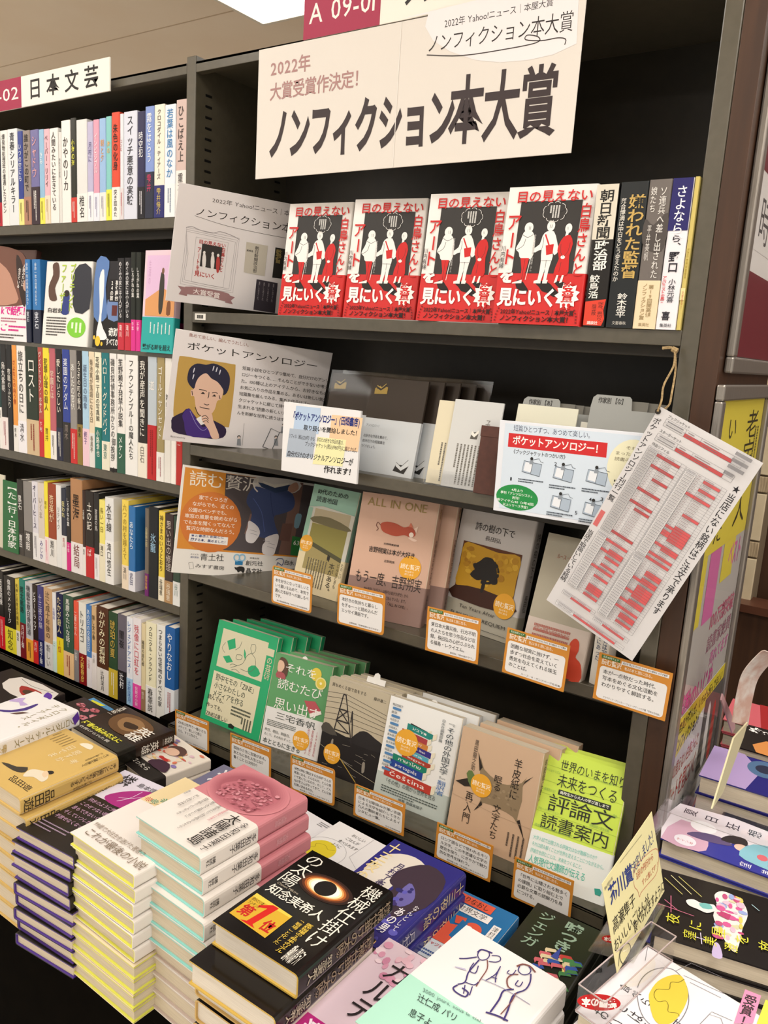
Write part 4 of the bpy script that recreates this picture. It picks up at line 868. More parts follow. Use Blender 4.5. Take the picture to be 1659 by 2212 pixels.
# hanging laminated order list on jute string
tl, tr, br, bl = [at(*q, 1, -.06) for q in ((1428, 872), (1659, 985.5), (1367.5, 1435.6), (1173.4, 1296.7))]
m = frame(bl, br-bl, tl-bl); w_, h_ = (br-bl).length, (tl-bl).length
rt = thing('order_list', 'white laminated order list with red marked rows hanging askew from a string', 'list', m)
q = MB(); q.box((.004, .004, -.0006), (w_-.004, h_-.004, 0), M('#e6e4e6', .25)); q.build('sheet', rt)
q = MB(); q.add([(-.002, -.002, .0016), (w_+.002, -.002, .0016), (w_+.002, h_+.002, .0016), (-.002, h_+.002, .0016)], [(0, 1, 2, 3)], clear('laminate', .0, rough=.1)); q.build('laminate', rt)
it = Item(m, w_, h_, .0003, rt)
it.T('ポケットアンソロジー刊行一覧', 3.5, 5.5, 10, 45, '#26242a', .004, vert=True)
it.T('当店にない銘柄はご注文で承ります', 88, 17, 95, 76, '#26242a', .006, vert=True); it.T('★', 88, 13, 95, 16.5, '#26242a'); it.rect(4, 50, 8.5, 57.5, '#df7474'); it.T('当店で取扱いしている銘柄', 3, 60, 9, 87, '#26242a', .004, vert=True)
RD = '#cf5a5c'; LN = '#55535a'
def table(u0, v0, u1, v1, n, reds):
    it.rect(u0, v0+(v1-v0)*1.2/n, u0+(u1-u0)*.26, v1, '#dcdadb')
    for k in range(n):
        if k in reds:
            a = reds[k]; it.rect(u0+(u1-u0)*a, v0+(v1-v0)*k/n, u0+(u1-u0)*.88, v0+(v1-v0)*(k+1)/n, RD)
    for k in range(n+1): it.stroke([(u0, v0+(v1-v0)*k/n), (u1, v0+(v1-v0)*k/n)], .14, LN)
    for a in (0, .27, .47, .88, 1): it.stroke([(u0+(u1-u0)*a, v0), (u0+(u1-u0)*a, v1)], .18, LN)
    it.fine(u0+(u1-u0)*.03, v0, u0+(u1-u0)*.24, v1, n, '#8d8b90', fill=.3, last=1); it.fine(u0+(u1-u0)*.5, v0, u0+(u1-u0)*.7, v1, n, '#8d7a7e', fill=.22, last=1)
    it.fine(u0+(u1-u0)*.3, v0, u0+(u1-u0)*.38, v1, n, '#8d7a7e', fill=.22, last=1)
rr = random.Random(3)
def reds(n, p): return {k: rr.choice((.27, .47)) for k in range(1, n) if rr.random() < p}
it.T('ブックジャケット', 13, 2.2, 34, 3.6, '#333', 0); table(13, 4, 85, 7, 2, {1: .27}); it.T('スターターセット', 13, 8.6, 34, 10, '#333', 0); table(13, 10.5, 85, 13.5, 2, {1: .27}); it.T('作品リフィル', 13, 14.6, 30, 16, '#333', 0)
table(12, 16.5, 48, 57, 34, reds(34, .28)); table(49, 16.5, 86, 57, 34, reds(34, .5)); table(12, 57.6, 48, 86, 24, reds(24, .6)); table(49, 57.6, 86, 89, 26, reds(26, .55))
table(12, 89.2, 48, 91.2, 2, {1: .27}); table(49, 91, 86, 93, 2, {1: .27}); table(12, 95, 86, 97, 2, {1: .27})
it.fine(76, 1, 90, 12, 4, '#77757a'); it.done()
q = MB(); hp = it.L(3.5, 3.2); q.prism([(hp[0]+.0042*math.cos(a*math.pi/6), hp[1]+.0042*math.sin(a*math.pi/6)) for a in range(12)], -.0008, .0019, M('#2a2622')); q.build('punched_hole', rt)
hw = m @ Vector((hp[0], hp[1], .003)); JU = noisy('jute_string', '#8a7350', '#b39a70', 300, .9, .6)
kn = at(1458, 754, 1, -.02); kn2 = at(1432, 752, 1, -.02)
q = MB(); sw = Vector((.0, -.004, 0))
mid = at(1430, 800, 1, -.045); mid2 = at(1455, 830, 1, -.045)
def cr(P, k=8):
    o = []
    for i in range(len(P)-1):
        a, b, c, d = P[max(i-1, 0)], P[i], P[i+1], P[min(i+2, len(P)-1)]
        for t in range(k):
            t /= k; o.append(.5*(2*b+(c-a)*t+(2*a-5*b+4*c-d)*t*t+(3*b-a-3*c+d)*t**3))
    return o+[P[-1]]
q.tube(cr([kn, at(1455, 790, 1, -.03), at(1434, 832, 1, -.05), at(1429, 865, 1, -.062), hw]), .0016, JU, 6)
q.tube(cr([kn, at(1459, 800, 1, -.03), at(1451, 850, 1, -.055), at(1445, 875, 1, -.058), hw+Vector((.002, .006, 0))]), .0016, JU, 6)
q.tube(cr([kn, at(1447, 751, 1, -.022), kn2]), [.0022]*16+[.003], JU, 6); q.tube([kn+Vector((-.004, 0, 0)), kn+Vector((.004, 0, -.003))], .0042, JU, 8)
tag(q.build('jute_string'), 'jute string knotted under the shelf edge, holding the order list', 'string')
# ================================================================ READING FAIR CARDS
OR = '#cf8a34'; WHT = '#e9e7e6'
def faircard(tl, tr, bl, y, lines, foot, label, tilt=0, rounded=1):
    m, w, h = yplane(tl, tr, bl, y)
    r = thing('fair_card', label, 'card', m, 'orange framed reading fair cards'); q = MB(); rr = .006 if rounded else .0008
    pts = []
    for cx, cy, a0 in ((w-rr, rr, -90), (w-rr, h-rr, 0), (rr, h-rr, 90), (rr, rr, 180)):
        for k in range(4): a = math.radians(a0+30*k); pts.append((cx+rr*math.cos(a), cy+rr*math.sin(a)))
    q.prism(pts, -.0012, 0, M(OR, .4)); q.build('card', r)
    it = Item(m, w, h, .0003, r); it.rect(4, 26, 96, 95, WHT, 5); it.rect(4, 3, 30, 10, '#3c6e34'); it.T('各社合同フェア', 6, 4.2, 28, 8.6, '#e9efe4', .01)
    it.rect(32, 5, 96, 12, WHT); it.T('晶文社 青土社 創元社 白水社 本の雑誌社 みすず書房', 34, 6.3, 94, 10.6, '#2a2422', .01)
    it.T('読む贅沢', 5, 11, 33, 23.5, '#f3e4d0', .02); it.T('私は本と旅に出る。', 37, 15, 78, 22.5, '#f3e4d0', .01)
    n = len(lines); mx = max(len(t) for t in lines); ph = min(13.5, 56/n)
    for i, t in enumerate(lines):
        L = len(t); it.T(t, 9, 32+i*ph, 9+84*L/max(mx, 12), 32+i*ph+ph*.74, '#1c1917', .005)
    if foot: it.T(foot, 94-min(80, len(foot)*4.2), 88, 94, 92.5, '#5a5552', 0)
    it.done(); return r
faircard((598, 1222.6), (685.5, 1245), (586, 1301), -.024, ['本を好きになってほしいと', 'いう願いを込めて、本気で', '選んだ本好きへの道しるべ', 'です。'], '本の雑誌編集部編「10代のための読書地図」', 'orange framed card below the green and beige reading map book')
faircard((736.7, 1260), (839, 1284), (727.7, 1346), -.024, ['本好きの気持ちと暮らし', 'をぎゅーっと詰め込んだ', 'エッセイ漫画です。'], '吉野朔実「吉野朔実は本が大好き」', 'orange framed card below the rose book lettered ALL IN ONE')
faircard((929.3, 1310.8), (1045, 1339), (918, 1404), -.024, ['東日本大震災後、行方不明', 'の人たちを思う作品など収', '録。長田弘の心揺さぶられ', 'る福島・レクイエム。'], '長田弘「詩の樹の下で」', 'orange framed card below the grey book with tree picture', rounded=0)
faircard((1096.6, 1354.8), (1232, 1395.5), (1084, 1451), -.024, ['困難な現実に挫けず、一', '歩ずつ社会を変えていく', '勇気を与えてくれる珠玉', 'のことば。'], 'ルース・B・ギンズバーグ名言集', 'orange framed card below the plain grey book with red silhouette', rounded=0)
faircard((1297, 1409), (1456, 1455.7), (1280, 1507.6), -.024, ['本が一点物だった時代、', '写本をめぐる文化活動を', 'わかりやすく解説する。'], 'クラウディア・ブリンカー・フォン・デア・ハイデ著「写本の文化誌」', 'largest orange framed card, at right end of the third middle shelf', rounded=0)
yD = -.108
faircard((378.6, 1531.6), (451, 1559.5), (379, 1598), yD, ['ZINEは世界で一番小さな', 'メディア。楽しいと感じ', 'たら、すぐに作ろう。'], '野中モモ「野中モモのZINE」', 'orange framed card in front of the emerald green book stack', rounded=0)
faircard((496, 1582), (584, 1616), (497, 1657), yD, ['孤独のさきに言葉がある。', '本ともに歩む人生とは？', '書くこととは何か？'], '', 'orange framed card half hidden behind the top pink book', rounded=0)
faircard((642, 1633), (739, 1669), (627, 1704), yD, ['深夜23時に開店する古本屋さんが', '尾道にある。どんな人が、どんな思', 'いで営んでいるのか。そして、どん', 'なお客さんがやってきて、どんな本', 'を買い求めるのか。'], '藤井基二「頁をめくる音で息をする」', 'orange framed card with five lines below the railway drawing book')
faircard((767, 1693), (876.6, 1737.5), (763, 1760), yD, ['日本では馴染みの薄い言語', 'による文学を紹介してきた', '九人の翻訳者たちによるイ', 'ンタビュー集。'], '白水社編集部編', 'orange framed card below the white book with a drawn book tower', rounded=0)
faircard((944.6, 1775.5), (1066, 1828), (938, 1851), yD, ['ロシア語などで使われるキリ', 'ル文字。この不思議な文字の', '歴史を探り、にぎやかで魅力', '的な世界を味わう。'], '黒田龍之助「羊皮紙に眠る文字たち」', 'orange framed card below the beige parchment book', rounded=0)
faircard((1112.7, 1850.7), (1241, 1904), (1104, 1938), yD, ['「世界に山積される数多く', 'の課題」に取り組む上で', '必要な文章の読解力を身', 'につける。'], '小池陽慈', 'orange framed card below the lime green book', rounded=0)
# ================================================================ THIRD MIDDLE SHELF (C)
zC = SH['C']+.0004
it = pboard((-.145, -.077, .881), (.456, .876, -.158), (-.131, .242, .961), .297*S, .21*S, .002, 'poster', 'orange and white fair poster with photo of crossed legs in jeans', 'poster', '#e6e2dc')
it.z(360, 980, 3.318)
it.poly([(133, 95), (1090, 238), (960, 745), (72, 678)], '#d48a2c', px=True)
it.poly([(425, 142), (1090, 238), (960, 735), (395, 690)], '#4e4648', px=True)
it.poly([(905, 200), (980, 210), (900, 728), (800, 720), (850, 500)], '#7a5c52', px=True); it.poly([(600, 430), (700, 440), (660, 560), (555, 575)], '#7a5c52', px=True); it.poly([(830, 500), (905, 500), (880, 630), (805, 620)], '#6b4c44', px=True)
it.poly([(630, 175), (760, 170), (950, 200), (950, 260), (860, 290), (640, 260)], '#c9c4c0', px=True, sm=2)
JE = '#39466f'
it.poly([(640, 235), (740, 260), (880, 270), (918, 340), (900, 400), (830, 430), (770, 450), (780, 520), (795, 585), (690, 605), (640, 570), (600, 500), (610, 420), (572, 350), (590, 280)], JE, px=True, sm=3); it.stroke([(745, 280), (750, 360), (765, 450)], .5, '#28325a', px=True, sm=3); it.stroke([(620, 320), (680, 420), (700, 560)], .4, '#5264a0', px=True, sm=3)
it.poly([(655, 205), (770, 230), (900, 222), (870, 265), (780, 282), (680, 240)], '#2b3c5c', px=True); it.poly([(690, 195), (770, 222), (880, 210), (870, 225), (775, 245), (690, 212)], '#d9d4c9', px=True); it.poly([(880, 230), (930, 205), (945, 250), (900, 280), (870, 262)], '#b58a76', px=True, sm=3)
for q in ([(590, 480), (650, 520), (668, 570), (640, 620), (612, 642), (572, 628), (565, 580), (580, 530)], [(710, 600), (790, 575), (802, 610), (780, 690), (760, 728), (690, 718), (685, 660), (705, 630)]): it.poly(q, '#ded9da', px=True, sm=3)
for x, y in ((595, 545), (600, 570), (690, 620), (725, 640), (720, 665)): it.stroke([(x, y), (x+50, y+14)], .25, '#8f8c98', px=True)
it.poly([(925, 440), (950, 430), (968, 445), (945, 530), (912, 525)], '#7c9fae', px=True, sm=2); it.poly([(900, 590), (985, 605), (955, 735), (885, 725)], '#2f7a3c', px=True); it.Q('63', (910, 615), (955, 622), (945, 665), (902, 658), '#dfe6da', .02)
it.ell(*it.P(318, 490), 21, 28.5, '#cd742d')
it.Q('読む', (165, 120), (415, 155), (405, 262), (158, 235), '#efe6d6', .0); it.Q('贅沢', (425, 155), (668, 175), (655, 285), (415, 262), '#d9d1c6', .0)
for t, a, b in (('家でくつろぎ', (232, 297), (440, 322)), ('ながらでも、近くの', (185, 342), (484, 372)), ('公園のベンチでも、', (155, 385), (452, 415)), ('車窓の風景を眺めながら', (130, 428), (510, 462)), ('でも本を開くってなんて', (120, 472), (492, 505)), ('贅沢な時間なんだろう。', (140, 516), (505, 552))):
    it.Q(t, a, b, (b[0]-3, b[1]+32), (a[0]-3, a[1]+32), '#f2e8da', .006)
it.poly([(165, 572), (440, 600), (434, 658), (155, 628)], '#ece8e4', px=True); it.Q('本と書店と言葉とに', (175, 576), (412, 594), (409, 612), (172, 596), '#27346c', .02); it.Q('関する本、集めました！', (172, 602), (436, 628), (433, 648), (168, 624), '#27346c', .02)
it.Q('青土社', (238, 715), (412, 722), (408, 775), (235, 768), '#2c2826', .0); it.Q('ユリイカ', (170, 713), (228, 717), (228, 730), (168, 727), '#2c2826', 0); it.Q('現代思想', (170, 734), (228, 739), (228, 752), (168, 748), '#2b3f7a', 0); it.Q('みすず書房', (205, 788), (415, 808), (412, 838), (202, 818), '#3a3634', 0)
it.stroke([(157, 782), (186, 778), (193, 822), (163, 826), (157, 782)], .25, '#8a8682', px=True)
it.poly([(490, 768), (545, 770), (543, 798), (488, 796)], '#2378ab', px=True); it.ring(*it.P(502, 745), 2, 3, .9, '#8ab9d6'); it.ring(*it.P(540, 745), 2, 3, .9, '#8ab9d6'); it.Q('創元社', (566, 765), (690, 772), (688, 808), (563, 802), '#2c2826', .004); it.Q('図書出版', (595, 742), (664, 746), (663, 758), (594, 754), '#2c2826', .0)
it.poly([(485, 812), (500, 815), (520, 808), (550, 812), (558, 830), (552, 852), (540, 852), (530, 840), (510, 852), (503, 836), (490, 828)], '#1f1b18', px=True, sm=2); it.Q('晶文社', (566, 820), (684, 826), (682, 862), (564, 856), '#2c2826', .014); it.Q('白水', (842, 762), (912, 768), (908, 805), (838, 798), '#2c2826', .004); it.stroke([(780, 765), (800, 752), (830, 755), (834, 780), (822, 800), (795, 780), (788, 800)], .5, '#3a4a7c', px=True, sm=3)
it.done()
def sticker(it, u, v, r=None):
    ru = r or 13; rv = ru*it.w/it.h; it.ell(u, v, ru, rv, '#e0a22f'); it.T('読む贅沢', u-ru*.86, v-rv*.28, u+ru*.86, v+rv*.18, '#f6ead2', .01); it.T('私は本と', u-ru*.4, v+rv*.25, u+ru*.45, v+rv*.42, '#f6ead2', 0); it.T('旅に出る', u-ru*.4, v+rv*.48, u+ru*.45, v+rv*.65, '#f6ead2', 0)
GC = 'reading fair books on the third middle shelf'
def cbook(BL, BR, TL, z, t, label, col, group, **k):
    m, w, h = stand(BL, BR, TL, z); it = book(m, w, h, t, label, col, group=group, **k); return it
# green reading map
it = cbook((628, 1269), (726, 1299.5), (679.5, 1044.8), zC, .016, 'mint green and beige book with meadow photo, first on the third middle shelf', '#8fb8a5', GC, band='#d9cba6', bandh=.36, hard=False)
it.poly([(0, 22), (30, 19), (100, 22), (100, 64), (0, 64)], '#c9c8bd'); it.rect(0, 22, 10, 64, '#8fb8a5')
it.rect(15, 22, 92, 79, '#8b8444'); it.rect(15, 22, 92, 36, '#b5a98c'); it.poly([(15, 30), (50, 28), (92, 33), (92, 37), (15, 35)], '#6f684a', sm=2); it.poly([(15, 52), (92, 62), (92, 66), (15, 56)], '#4c4a30'); it.poly([(15, 56), (92, 66), (92, 79), (15, 79)], '#9c8e5c'); it.ell(64, 64, 1.6, 3, '#211d18'); it.ell(67, 64.5, 1.6, 3, '#211d18'); it.ring(33, 70, 5, 2, .7, '#c5b98a'); it.ring(42, 72, 5, 2, .7, '#c5b98a')
it.T('10代のための', 12, 3.5, 78, 8.8, '#23282a', .004); it.T('読書地図', 12, 10.5, 58, 16, '#23282a', .0)
sticker(it, 12, 56, 14)
it.T('本がある。', 70, 68, 82, 97, '#27241e', .004, vert=True); it.T('どんなときも', 86, 67, 92, 90, '#3a362c', 0, vert=True); it.T('たのしい', 94, 66, 99, 80, '#3a362c', 0, vert=True); it.fine(22, 68, 66, 94, 8, '#5a5444', vert=True, fill=.4); it.done()
# rose book
def rose(it):
    it.T('ALL IN ONE', 8, 2.5, 86, 11.5, '#97814a', .0)
    it.poly([(30, 24), (38, 21.5), (50, 22), (60, 24), (68, 22.5), (74, 25), (76, 29), (70, 31), (62, 30), (52, 32), (40, 31), (33, 29)], '#ad4a32', sm=3); it.poly([(66, 23), (68, 19.5), (72, 23)], '#c86f56'); it.poly([(73, 24), (78, 21.5), (77, 27)], '#e3c7b6'); it.ell(71, 29, 3, 2, '#e9d9cc'); it.stroke([(30, 25), (26, 23), (25, 26), (28, 28), (26, 30)], .8, '#6b3a2c', sm=3); it.poly([(70, 31), (79, 32.5), (76, 34), (68, 32)], '#e3c7b6', sm=2)
    it.T('吉野朔実劇場', 38, 38.5, 58, 40.2, '#2e2522', .01); it.T('吉野朔実は本が大好き', 20, 43, 80, 47.8, '#2e2522', .01); it.T('吉野朔実', 42, 52, 56, 54.2, '#2e2522', .004)
    it.T('もう一度、吉野朔実', 8, 63, 94, 74, '#2e2522', -.002); it.T('1986年刊「お父さんは時代小説が大好き」から', 22, 76, 80, 79, '#2e2522', 0); it.T('2018年刊「天使は本棚に住んでいる」まで。', 22, 80.5, 80, 83.5, '#2e2522', 0); it.T('シリーズをまとめた「ALL IN ONE」、', 22, 85, 84, 88, '#2e2522', 0)
it = cbook((741, 1322), (906.7, 1357), (784.7, 1061.5), zC, .024, 'rose beige book with gold capitals and a small red dog drawing', '#cba691', GC, band='#8a6f66', bandh=.31, hard=False)
sticker(it, 76, 55, 14); rose(it); it.done()
sp = spine_of(it); sp.T('劇場', 30, 5, 70, 14, '#8d7440', 0, vert=True); sp.T('吉野朔実は本が大好き', 35, 30, 75, 66, '#3a2a24', 0, vert=True); sp.T('吉野朔実', 35, 74, 70, 86, '#2e2522', 0, vert=True); sp.done('spine_print', 'spine_lettering')
copy_thing(it.root, Matrix.Translation((.024, .034, 0)) @ it.m, 'second rose beige book directly behind the first, only its spine edge showing', skip=('lettering', 'printed_picture'))
# poems under the tree
it = cbook((952, 1341), (1106, 1395), (1003, 1090), zC, .028, 'pale grey book with square painting of a dark tree on gold', '#c3bebb', GC, band='#a7a293', bandh=.22, rough=.25)
it.T('詩の樹の下で', 22, 11.5, 76, 18.5, '#27211d', 0); it.T('長田弘', 38, 21, 60, 25, '#453f3a', 0)
it.rect(10, 29, 90, 77, '#5a2f14'); it.poly([(12, 31), (30, 30), (60, 32), (88, 31), (89, 50), (88, 66), (70, 68), (40, 67), (11, 66), (11, 48)], '#c0921f', sm=3)
for k in range(40):
    it.ell(random.uniform(14, 86), random.uniform(33, 62), random.uniform(2, 5), random.uniform(1, 3), random.choice(('#d4a832', '#b5851c', '#c99c28', '#a87818')), 8)
it.poly([(10, 67), (50, 64), (90, 68), (90, 77), (10, 77)], '#3b1d12', sm=2)
it.poly([(28, 55), (33, 50), (30, 47), (38, 42), (44, 38), (54, 38), (60, 43), (64, 50), (66, 56), (60, 58), (52, 56), (50, 66), (46, 66), (46, 57), (38, 58)], '#1d1917', sm=3)
for k in range(26): a = random.uniform(0, 6.28); it.ell(48+17*math.cos(a), 49+9.5*math.sin(a), random.uniform(1, 3), random.uniform(.8, 1.8), '#1d1917', 7)
sticker(it, 81, 72, 14); it.T('Ten Years After', 22, 80, 72, 84, '#2e2a24', -.002); it.T('FUKUSHIMA REQUIEM', 12, 87, 88, 91, '#2e2a24', -.002); it.stroke([(30, 96), (90, 96)], .4, '#2e2a24'); it.done()
sp = spine_of(it); sp.T('詩の樹の下で', 30, 10, 75, 50, '#3a342e', 0, vert=True); sp.T('長田弘', 30, 60, 70, 74, '#3a342e', 0, vert=True); sp.done('spine_print', 'spine_lettering')
# plain grey book with red silhouette
it = cbook((1118, 1430), (1252, 1474), (1186, 1150), zC, .022, 'plain stone grey book with pinkish band and orange red silhouette, mostly behind order list', '#a8a18f', GC, band='#c9bcb2', bandh=.36, hard=False)
it.T('ルース・B・ギンズバーグ', 22, 14, 80, 18, '#a0604c', 0); it.T('名言集', 42, 22, 64, 25, '#a0604c', 0); it.fine(12, 67, 70, 82, 4, '#b06a5e'); it.T('市民の平等と自由のために', 12, 70, 70, 74, '#b3685c', 0)
it.poly([(62, 100), (62, 88), (70, 84), (73, 80), (73, 75), (79, 71), (86, 73), (88, 79), (86, 84), (96, 88), (99, 100)], '#c4432a', sm=3); it.done()
it = cbook((1272, 1474), (1305, 1489), (1305, 1240), zC, .02, 'narrow white spine with blue title lines behind the largest orange card', '#dedad0', GC, hard=False)
it.T('中世は写本と', 52, 48, 84, 84, '#2a3f66', .004, vert=True); it.T('ともにあった', 14, 48, 44, 78, '#2a3f66', .004, vert=True); it.done()

# ================================================================ BOTTOM MIDDLE SHELF (D)
zD = ZU+.0004; GD = 'reading fair books standing on the lowest middle shelf'
def repeats(it, n, dx, dy, labels, skip=('lettering', 'printed_picture')):
    for k in range(n): copy_thing(it.root, Matrix.Translation((dx*(k+1), dy*(k+1), 0)) @ it.m, labels[k], skip=skip)
GR = '#28a36c'
it = cbook((432, 1550), (559, 1603), (474, 1337.7), zD, .016, 'emerald green book with line drawing, frontmost of its leaning stack', GR, GD, hard=False)
it.rect(10, 7, 86, 45, '#cfc9ac'); it.rect(8, 50, 86, 95, '#d6d0b2'); it.rect(86, 12, 97, 19, '#cfc9ac')
it.poly([(20, 18), (32, 13), (36, 22), (26, 26)], GR); it.poly([(18, 34), (28, 31), (36, 36), (26, 39)], GR); it.poly([(62, 36), (72, 32), (82, 38), (74, 43), (64, 42)], GR, sm=2); it.poly([(50, 20), (54, 24), (55, 31), (51, 26)], GR)
for q in ([(36, 24), (42, 20), (44, 14)], [(20, 30), (14, 26), (18, 20)], [(60, 14), (66, 13), (68, 18), (64, 22), (60, 18), (60, 14)], [(62, 22), (56, 26), (52, 34), (44, 38), (34, 42)], [(62, 22), (70, 26), (72, 34), (64, 40), (50, 40)], [(44, 38), (36, 38), (32, 40)], [(50, 44), (42, 42), (36, 44)], [(40, 28), (48, 27), (48, 31), (40, 32), (40, 28)]): it.stroke(q, .6, '#5f6a5c', sm=3)
it.T('野中モモの「ZINE」', 13, 52, 82, 59, '#33443a', 0); it.T('小さなわたしの', 13, 60, 66, 67, '#33443a', 0); it.T('メディアを作る', 13, 68, 66, 75, '#33443a', 0)
it.T('読んでも、', 6, 74, 38, 79, '#20261f', .004); it.T('作っても、', 6, 82, 38, 87, '#20261f', .004); it.T('ZINEは楽しい', 8, 90, 46, 95, '#20261f', .004); it.fine(48, 76, 80, 86, 3, '#3b463c'); it.fine(66, 84, 84, 95, 4, '#3b463c', vert=True)
it.T('の芸術', 88, 20, 97, 42, '#cfc9ac', .01, vert=True); it.poly([(48, 95), (52, 93.5), (58, 95), (57, 98), (49, 98)], '#1b211b'); it.done()
repeats(it, 3, .021, .024, ['emerald green book, second in its leaning stack', 'emerald green book, third in its leaning stack', 'emerald green book, last in its leaning stack'])
it = cbook((562, 1604), (685.5, 1645), (596.6, 1408.5), zD, .022, 'leaf green and white book with drawn girl and citrus fruit', '#5f9a66', GD, band='#dfdedd', bandh=.41, hard=False)
it.poly([(10, 4), (20, 5), (26, 12), (24, 24), (10, 24), (8, 14)], '#5a4034', sm=3); it.poly([(8, 8), (16, 8), (19, 14), (14, 20), (8, 18)], '#d9b59c', sm=3); it.poly([(8, 20), (20, 20), (24, 26), (8, 26)], '#a5555a', sm=2)
it.ell(74, 12, 9, 7, '#d9c24a'); it.ell(84, 20, 9, 6.5, '#e3d68e'); it.ell(84, 20, 7, 5, '#d9c24a'); it.ell(84, 20, 2, 1.4, '#efe8c0')
it.T('それを', 20, 8, 76, 18, '#eeece6', 0); it.T('読むたび', 12, 26, 90, 38, '#eeece6', 0); it.poly([(62, 42), (80, 40), (92, 48), (74, 54)], '#b3525a'); it.poly([(74, 54), (92, 48), (94, 51), (76, 58)], '#e8e4dc'); it.T('思い出す', 12, 47, 92, 60, '#eeece6', 0)
it.T('三宅香帆', 18, 62, 88, 70, '#38403c', -.002); it.fine(6, 72, 56, 79, 4, '#5a605c'); it.T('昨日、明日、明後日、', 4, 82, 52, 85.5, '#38403c', 0); it.T('そして、その先もずっと——', 4, 87, 62, 90, '#38403c', 0); it.T('本とともに生きる', 4, 92.5, 70, 98.5, '#25322c', .004)
for k in range(3): it.T(['1994年生まれ', '気鋭の書評家に', '初の自伝的エッセイ'][k], 90-k*7, 70, 94-k*7, 97, '#b85a66', 0, vert=True)
sticker(it, 68, 84, 14); it.done()
repeats(it, 3, .012, .023, ['leaf green and white book, second in its stack', 'leaf green and white book, third in its stack', 'leaf green and white book, last in its stack'])
it = cbook((683, 1662), (813, 1712), (714, 1461), zD, .016, 'beige and black book with drawn railway pylon and dark hills', '#b9ae97', GD, hard=False)
it.poly([(0, 58), (20, 54), (40, 56), (60, 54), (100, 58), (100, 100), (0, 100)], '#1d1a1b'); it.poly([(48, 56), (60, 46), (72, 44), (86, 48), (100, 52), (100, 60), (48, 60)], '#262324', sm=2)
it.T('頁をめくる音で息をする', 5, 5, 62, 9, '#33302a', 0); it.T('藤井基二', 74, 7, 94, 10.5, '#33302a', 0)
for v, d in ((16, 6), (21, 5), (26, 4), (32, 2), (38, 0), (44, -1)): it.stroke([(0, v), (30, v-3), (100, v+d)], .5, '#4a4640')
for q in ([(26, 14), (18, 60)], [(30, 14), (50, 62)], [(26, 14), (31, 14)], [(22, 30), (36, 30)], [(20, 42), (41, 42)], [(22, 30), (41, 42)], [(36, 30), (20, 42)], [(19, 52), (44, 52)], [(20, 42), (44, 52)], [(44, 28), (50, 56)], [(44, 28), (44, 40)]): it.stroke(q, 1.6, '#2b2729')
it.poly([(0, 50), (10, 48), (26, 58), (0, 58)], '#4a4640', sm=2)
for k in range(14): u = random.uniform(5, 85); v = random.uniform(62, 95); it.stroke([(u, v), (u+random.uniform(4, 14), v+random.uniform(-1, 2))], .5, '#8d877c')
it.stroke([(0, 72), (60, 86), (100, 92)], .7, '#9a937f'); it.stroke([(30, 76), (66, 98)], 1.4, '#b09248'); it.poly([(72, 76), (76, 75), (77, 84), (73, 86)], '#8d877c', sm=2); it.poly([(18, 64), (21, 63), (21, 72), (17, 74)], '#8d877c', sm=2); sticker(it, 22, 78, 14); it.done()
repeats(it, 3, .013, .018, ['beige railway book, second in its stack', 'beige railway book, third in its stack', 'beige railway book, last in its stack'])
it = cbook((805, 1718), (959, 1781), (845, 1502), zD, .018, 'white book with a drawn tower of coloured language books', '#e6e6e4', GD, band='#b9c3be', bandh=.26, hard=False)
y = 19
for k, (c_, tx, x0, x1, hh, tc) in enumerate((('#2a2624', '', 34, 58, 3.5, W), ('#1f7f76', 'עברית', 30, 66, 6, W), ('#a23a3e', '', 24, 60, 5.5, W), ('#c07a38', 'বাংলা', 28, 62, 5.5, W), ('#322a7c', 'kanya ilsan', 30, 68, 5.5, W), ('#4f9fb4', 'norsk', 34, 66, 5, W), ('#a03a2a', 'magyara', 30, 70, 5.5, W), ('#157a62', 'ภาษาไทย', 18, 66, 6.5, W), ('#1f3f8e', 'português', 16, 62, 7, W), ('#2b1c1a', '', 18, 66, 3.5, W), ('#b3382c', 'čeština', 10, 76, 8.5, W))):
    d = (k*.16); it.poly([(x0, y-hh+4+d), (x1, y-hh+7+d), (x1, y+7+d), (x0, y+4+d)], c_); it.poly([(x1, y-hh+7+d), (x1+5, y-hh+5+d), (x1+5, y+4.5+d), (x1, y+7+d)], '#ded6c0')
    if tx: it.T(tx, 0, 0, 0, 0, tc, 0, quad=[(x0+7, y-hh+5.5+d), (x1-8, y-hh+7.5+d), (x1-8, y+5+d), (x0+7, y+3+d)])
    y += hh-.2
it.T('『その他の外国文学』', 82, 6, 93, 62, '#2c3a42', .0, vert=True); it.T('翻訳者', 82, 62, 93, 76, '#3a6aa8', .0, vert=True); it.T('白水社編集部編', 74, 6, 79, 28, '#5a6266', 0, vert=True)
for k, n in enumerate(('鴨志田聡子', '星泉', '丹羽京子', '吉田栄人', '青木順子', '金子奈美', '福冨渉', '木下眞穂', '阿部賢一')): it.T(n, 5, 6+k*7.4, 9+len(n)*2.2, 8.6+k*7.4, '#3a4448', 0); it.rect(6, 9.6+k*7.4, 18, 12+k*7.4, '#4f7fb0', 1)
it.T('「その他」の側から世界を見る', 12, 78, 84, 83, '#2c3634', -.002); it.fine(10, 85, 88, 92, 3, '#47524f', fill=.4); it.T('推薦 斎藤真理子', 36, 92.5, 70, 95.5, '#2c3634', 0)
sticker(it, 33, 39, 16); it.done(); sp = spine_of(it); sp.T('その他の外国文学の翻訳者', 30, 6, 72, 70, '#3a5a70', .004, vert=True); sp.T('白水社', 30, 84, 70, 94, '#333', 0, vert=True); sp.done('spine_print', 'spine_lettering')
repeats(it, 2, .020, .028, ['white language tower book, second in its stack', 'white language tower book, last in its stack'])
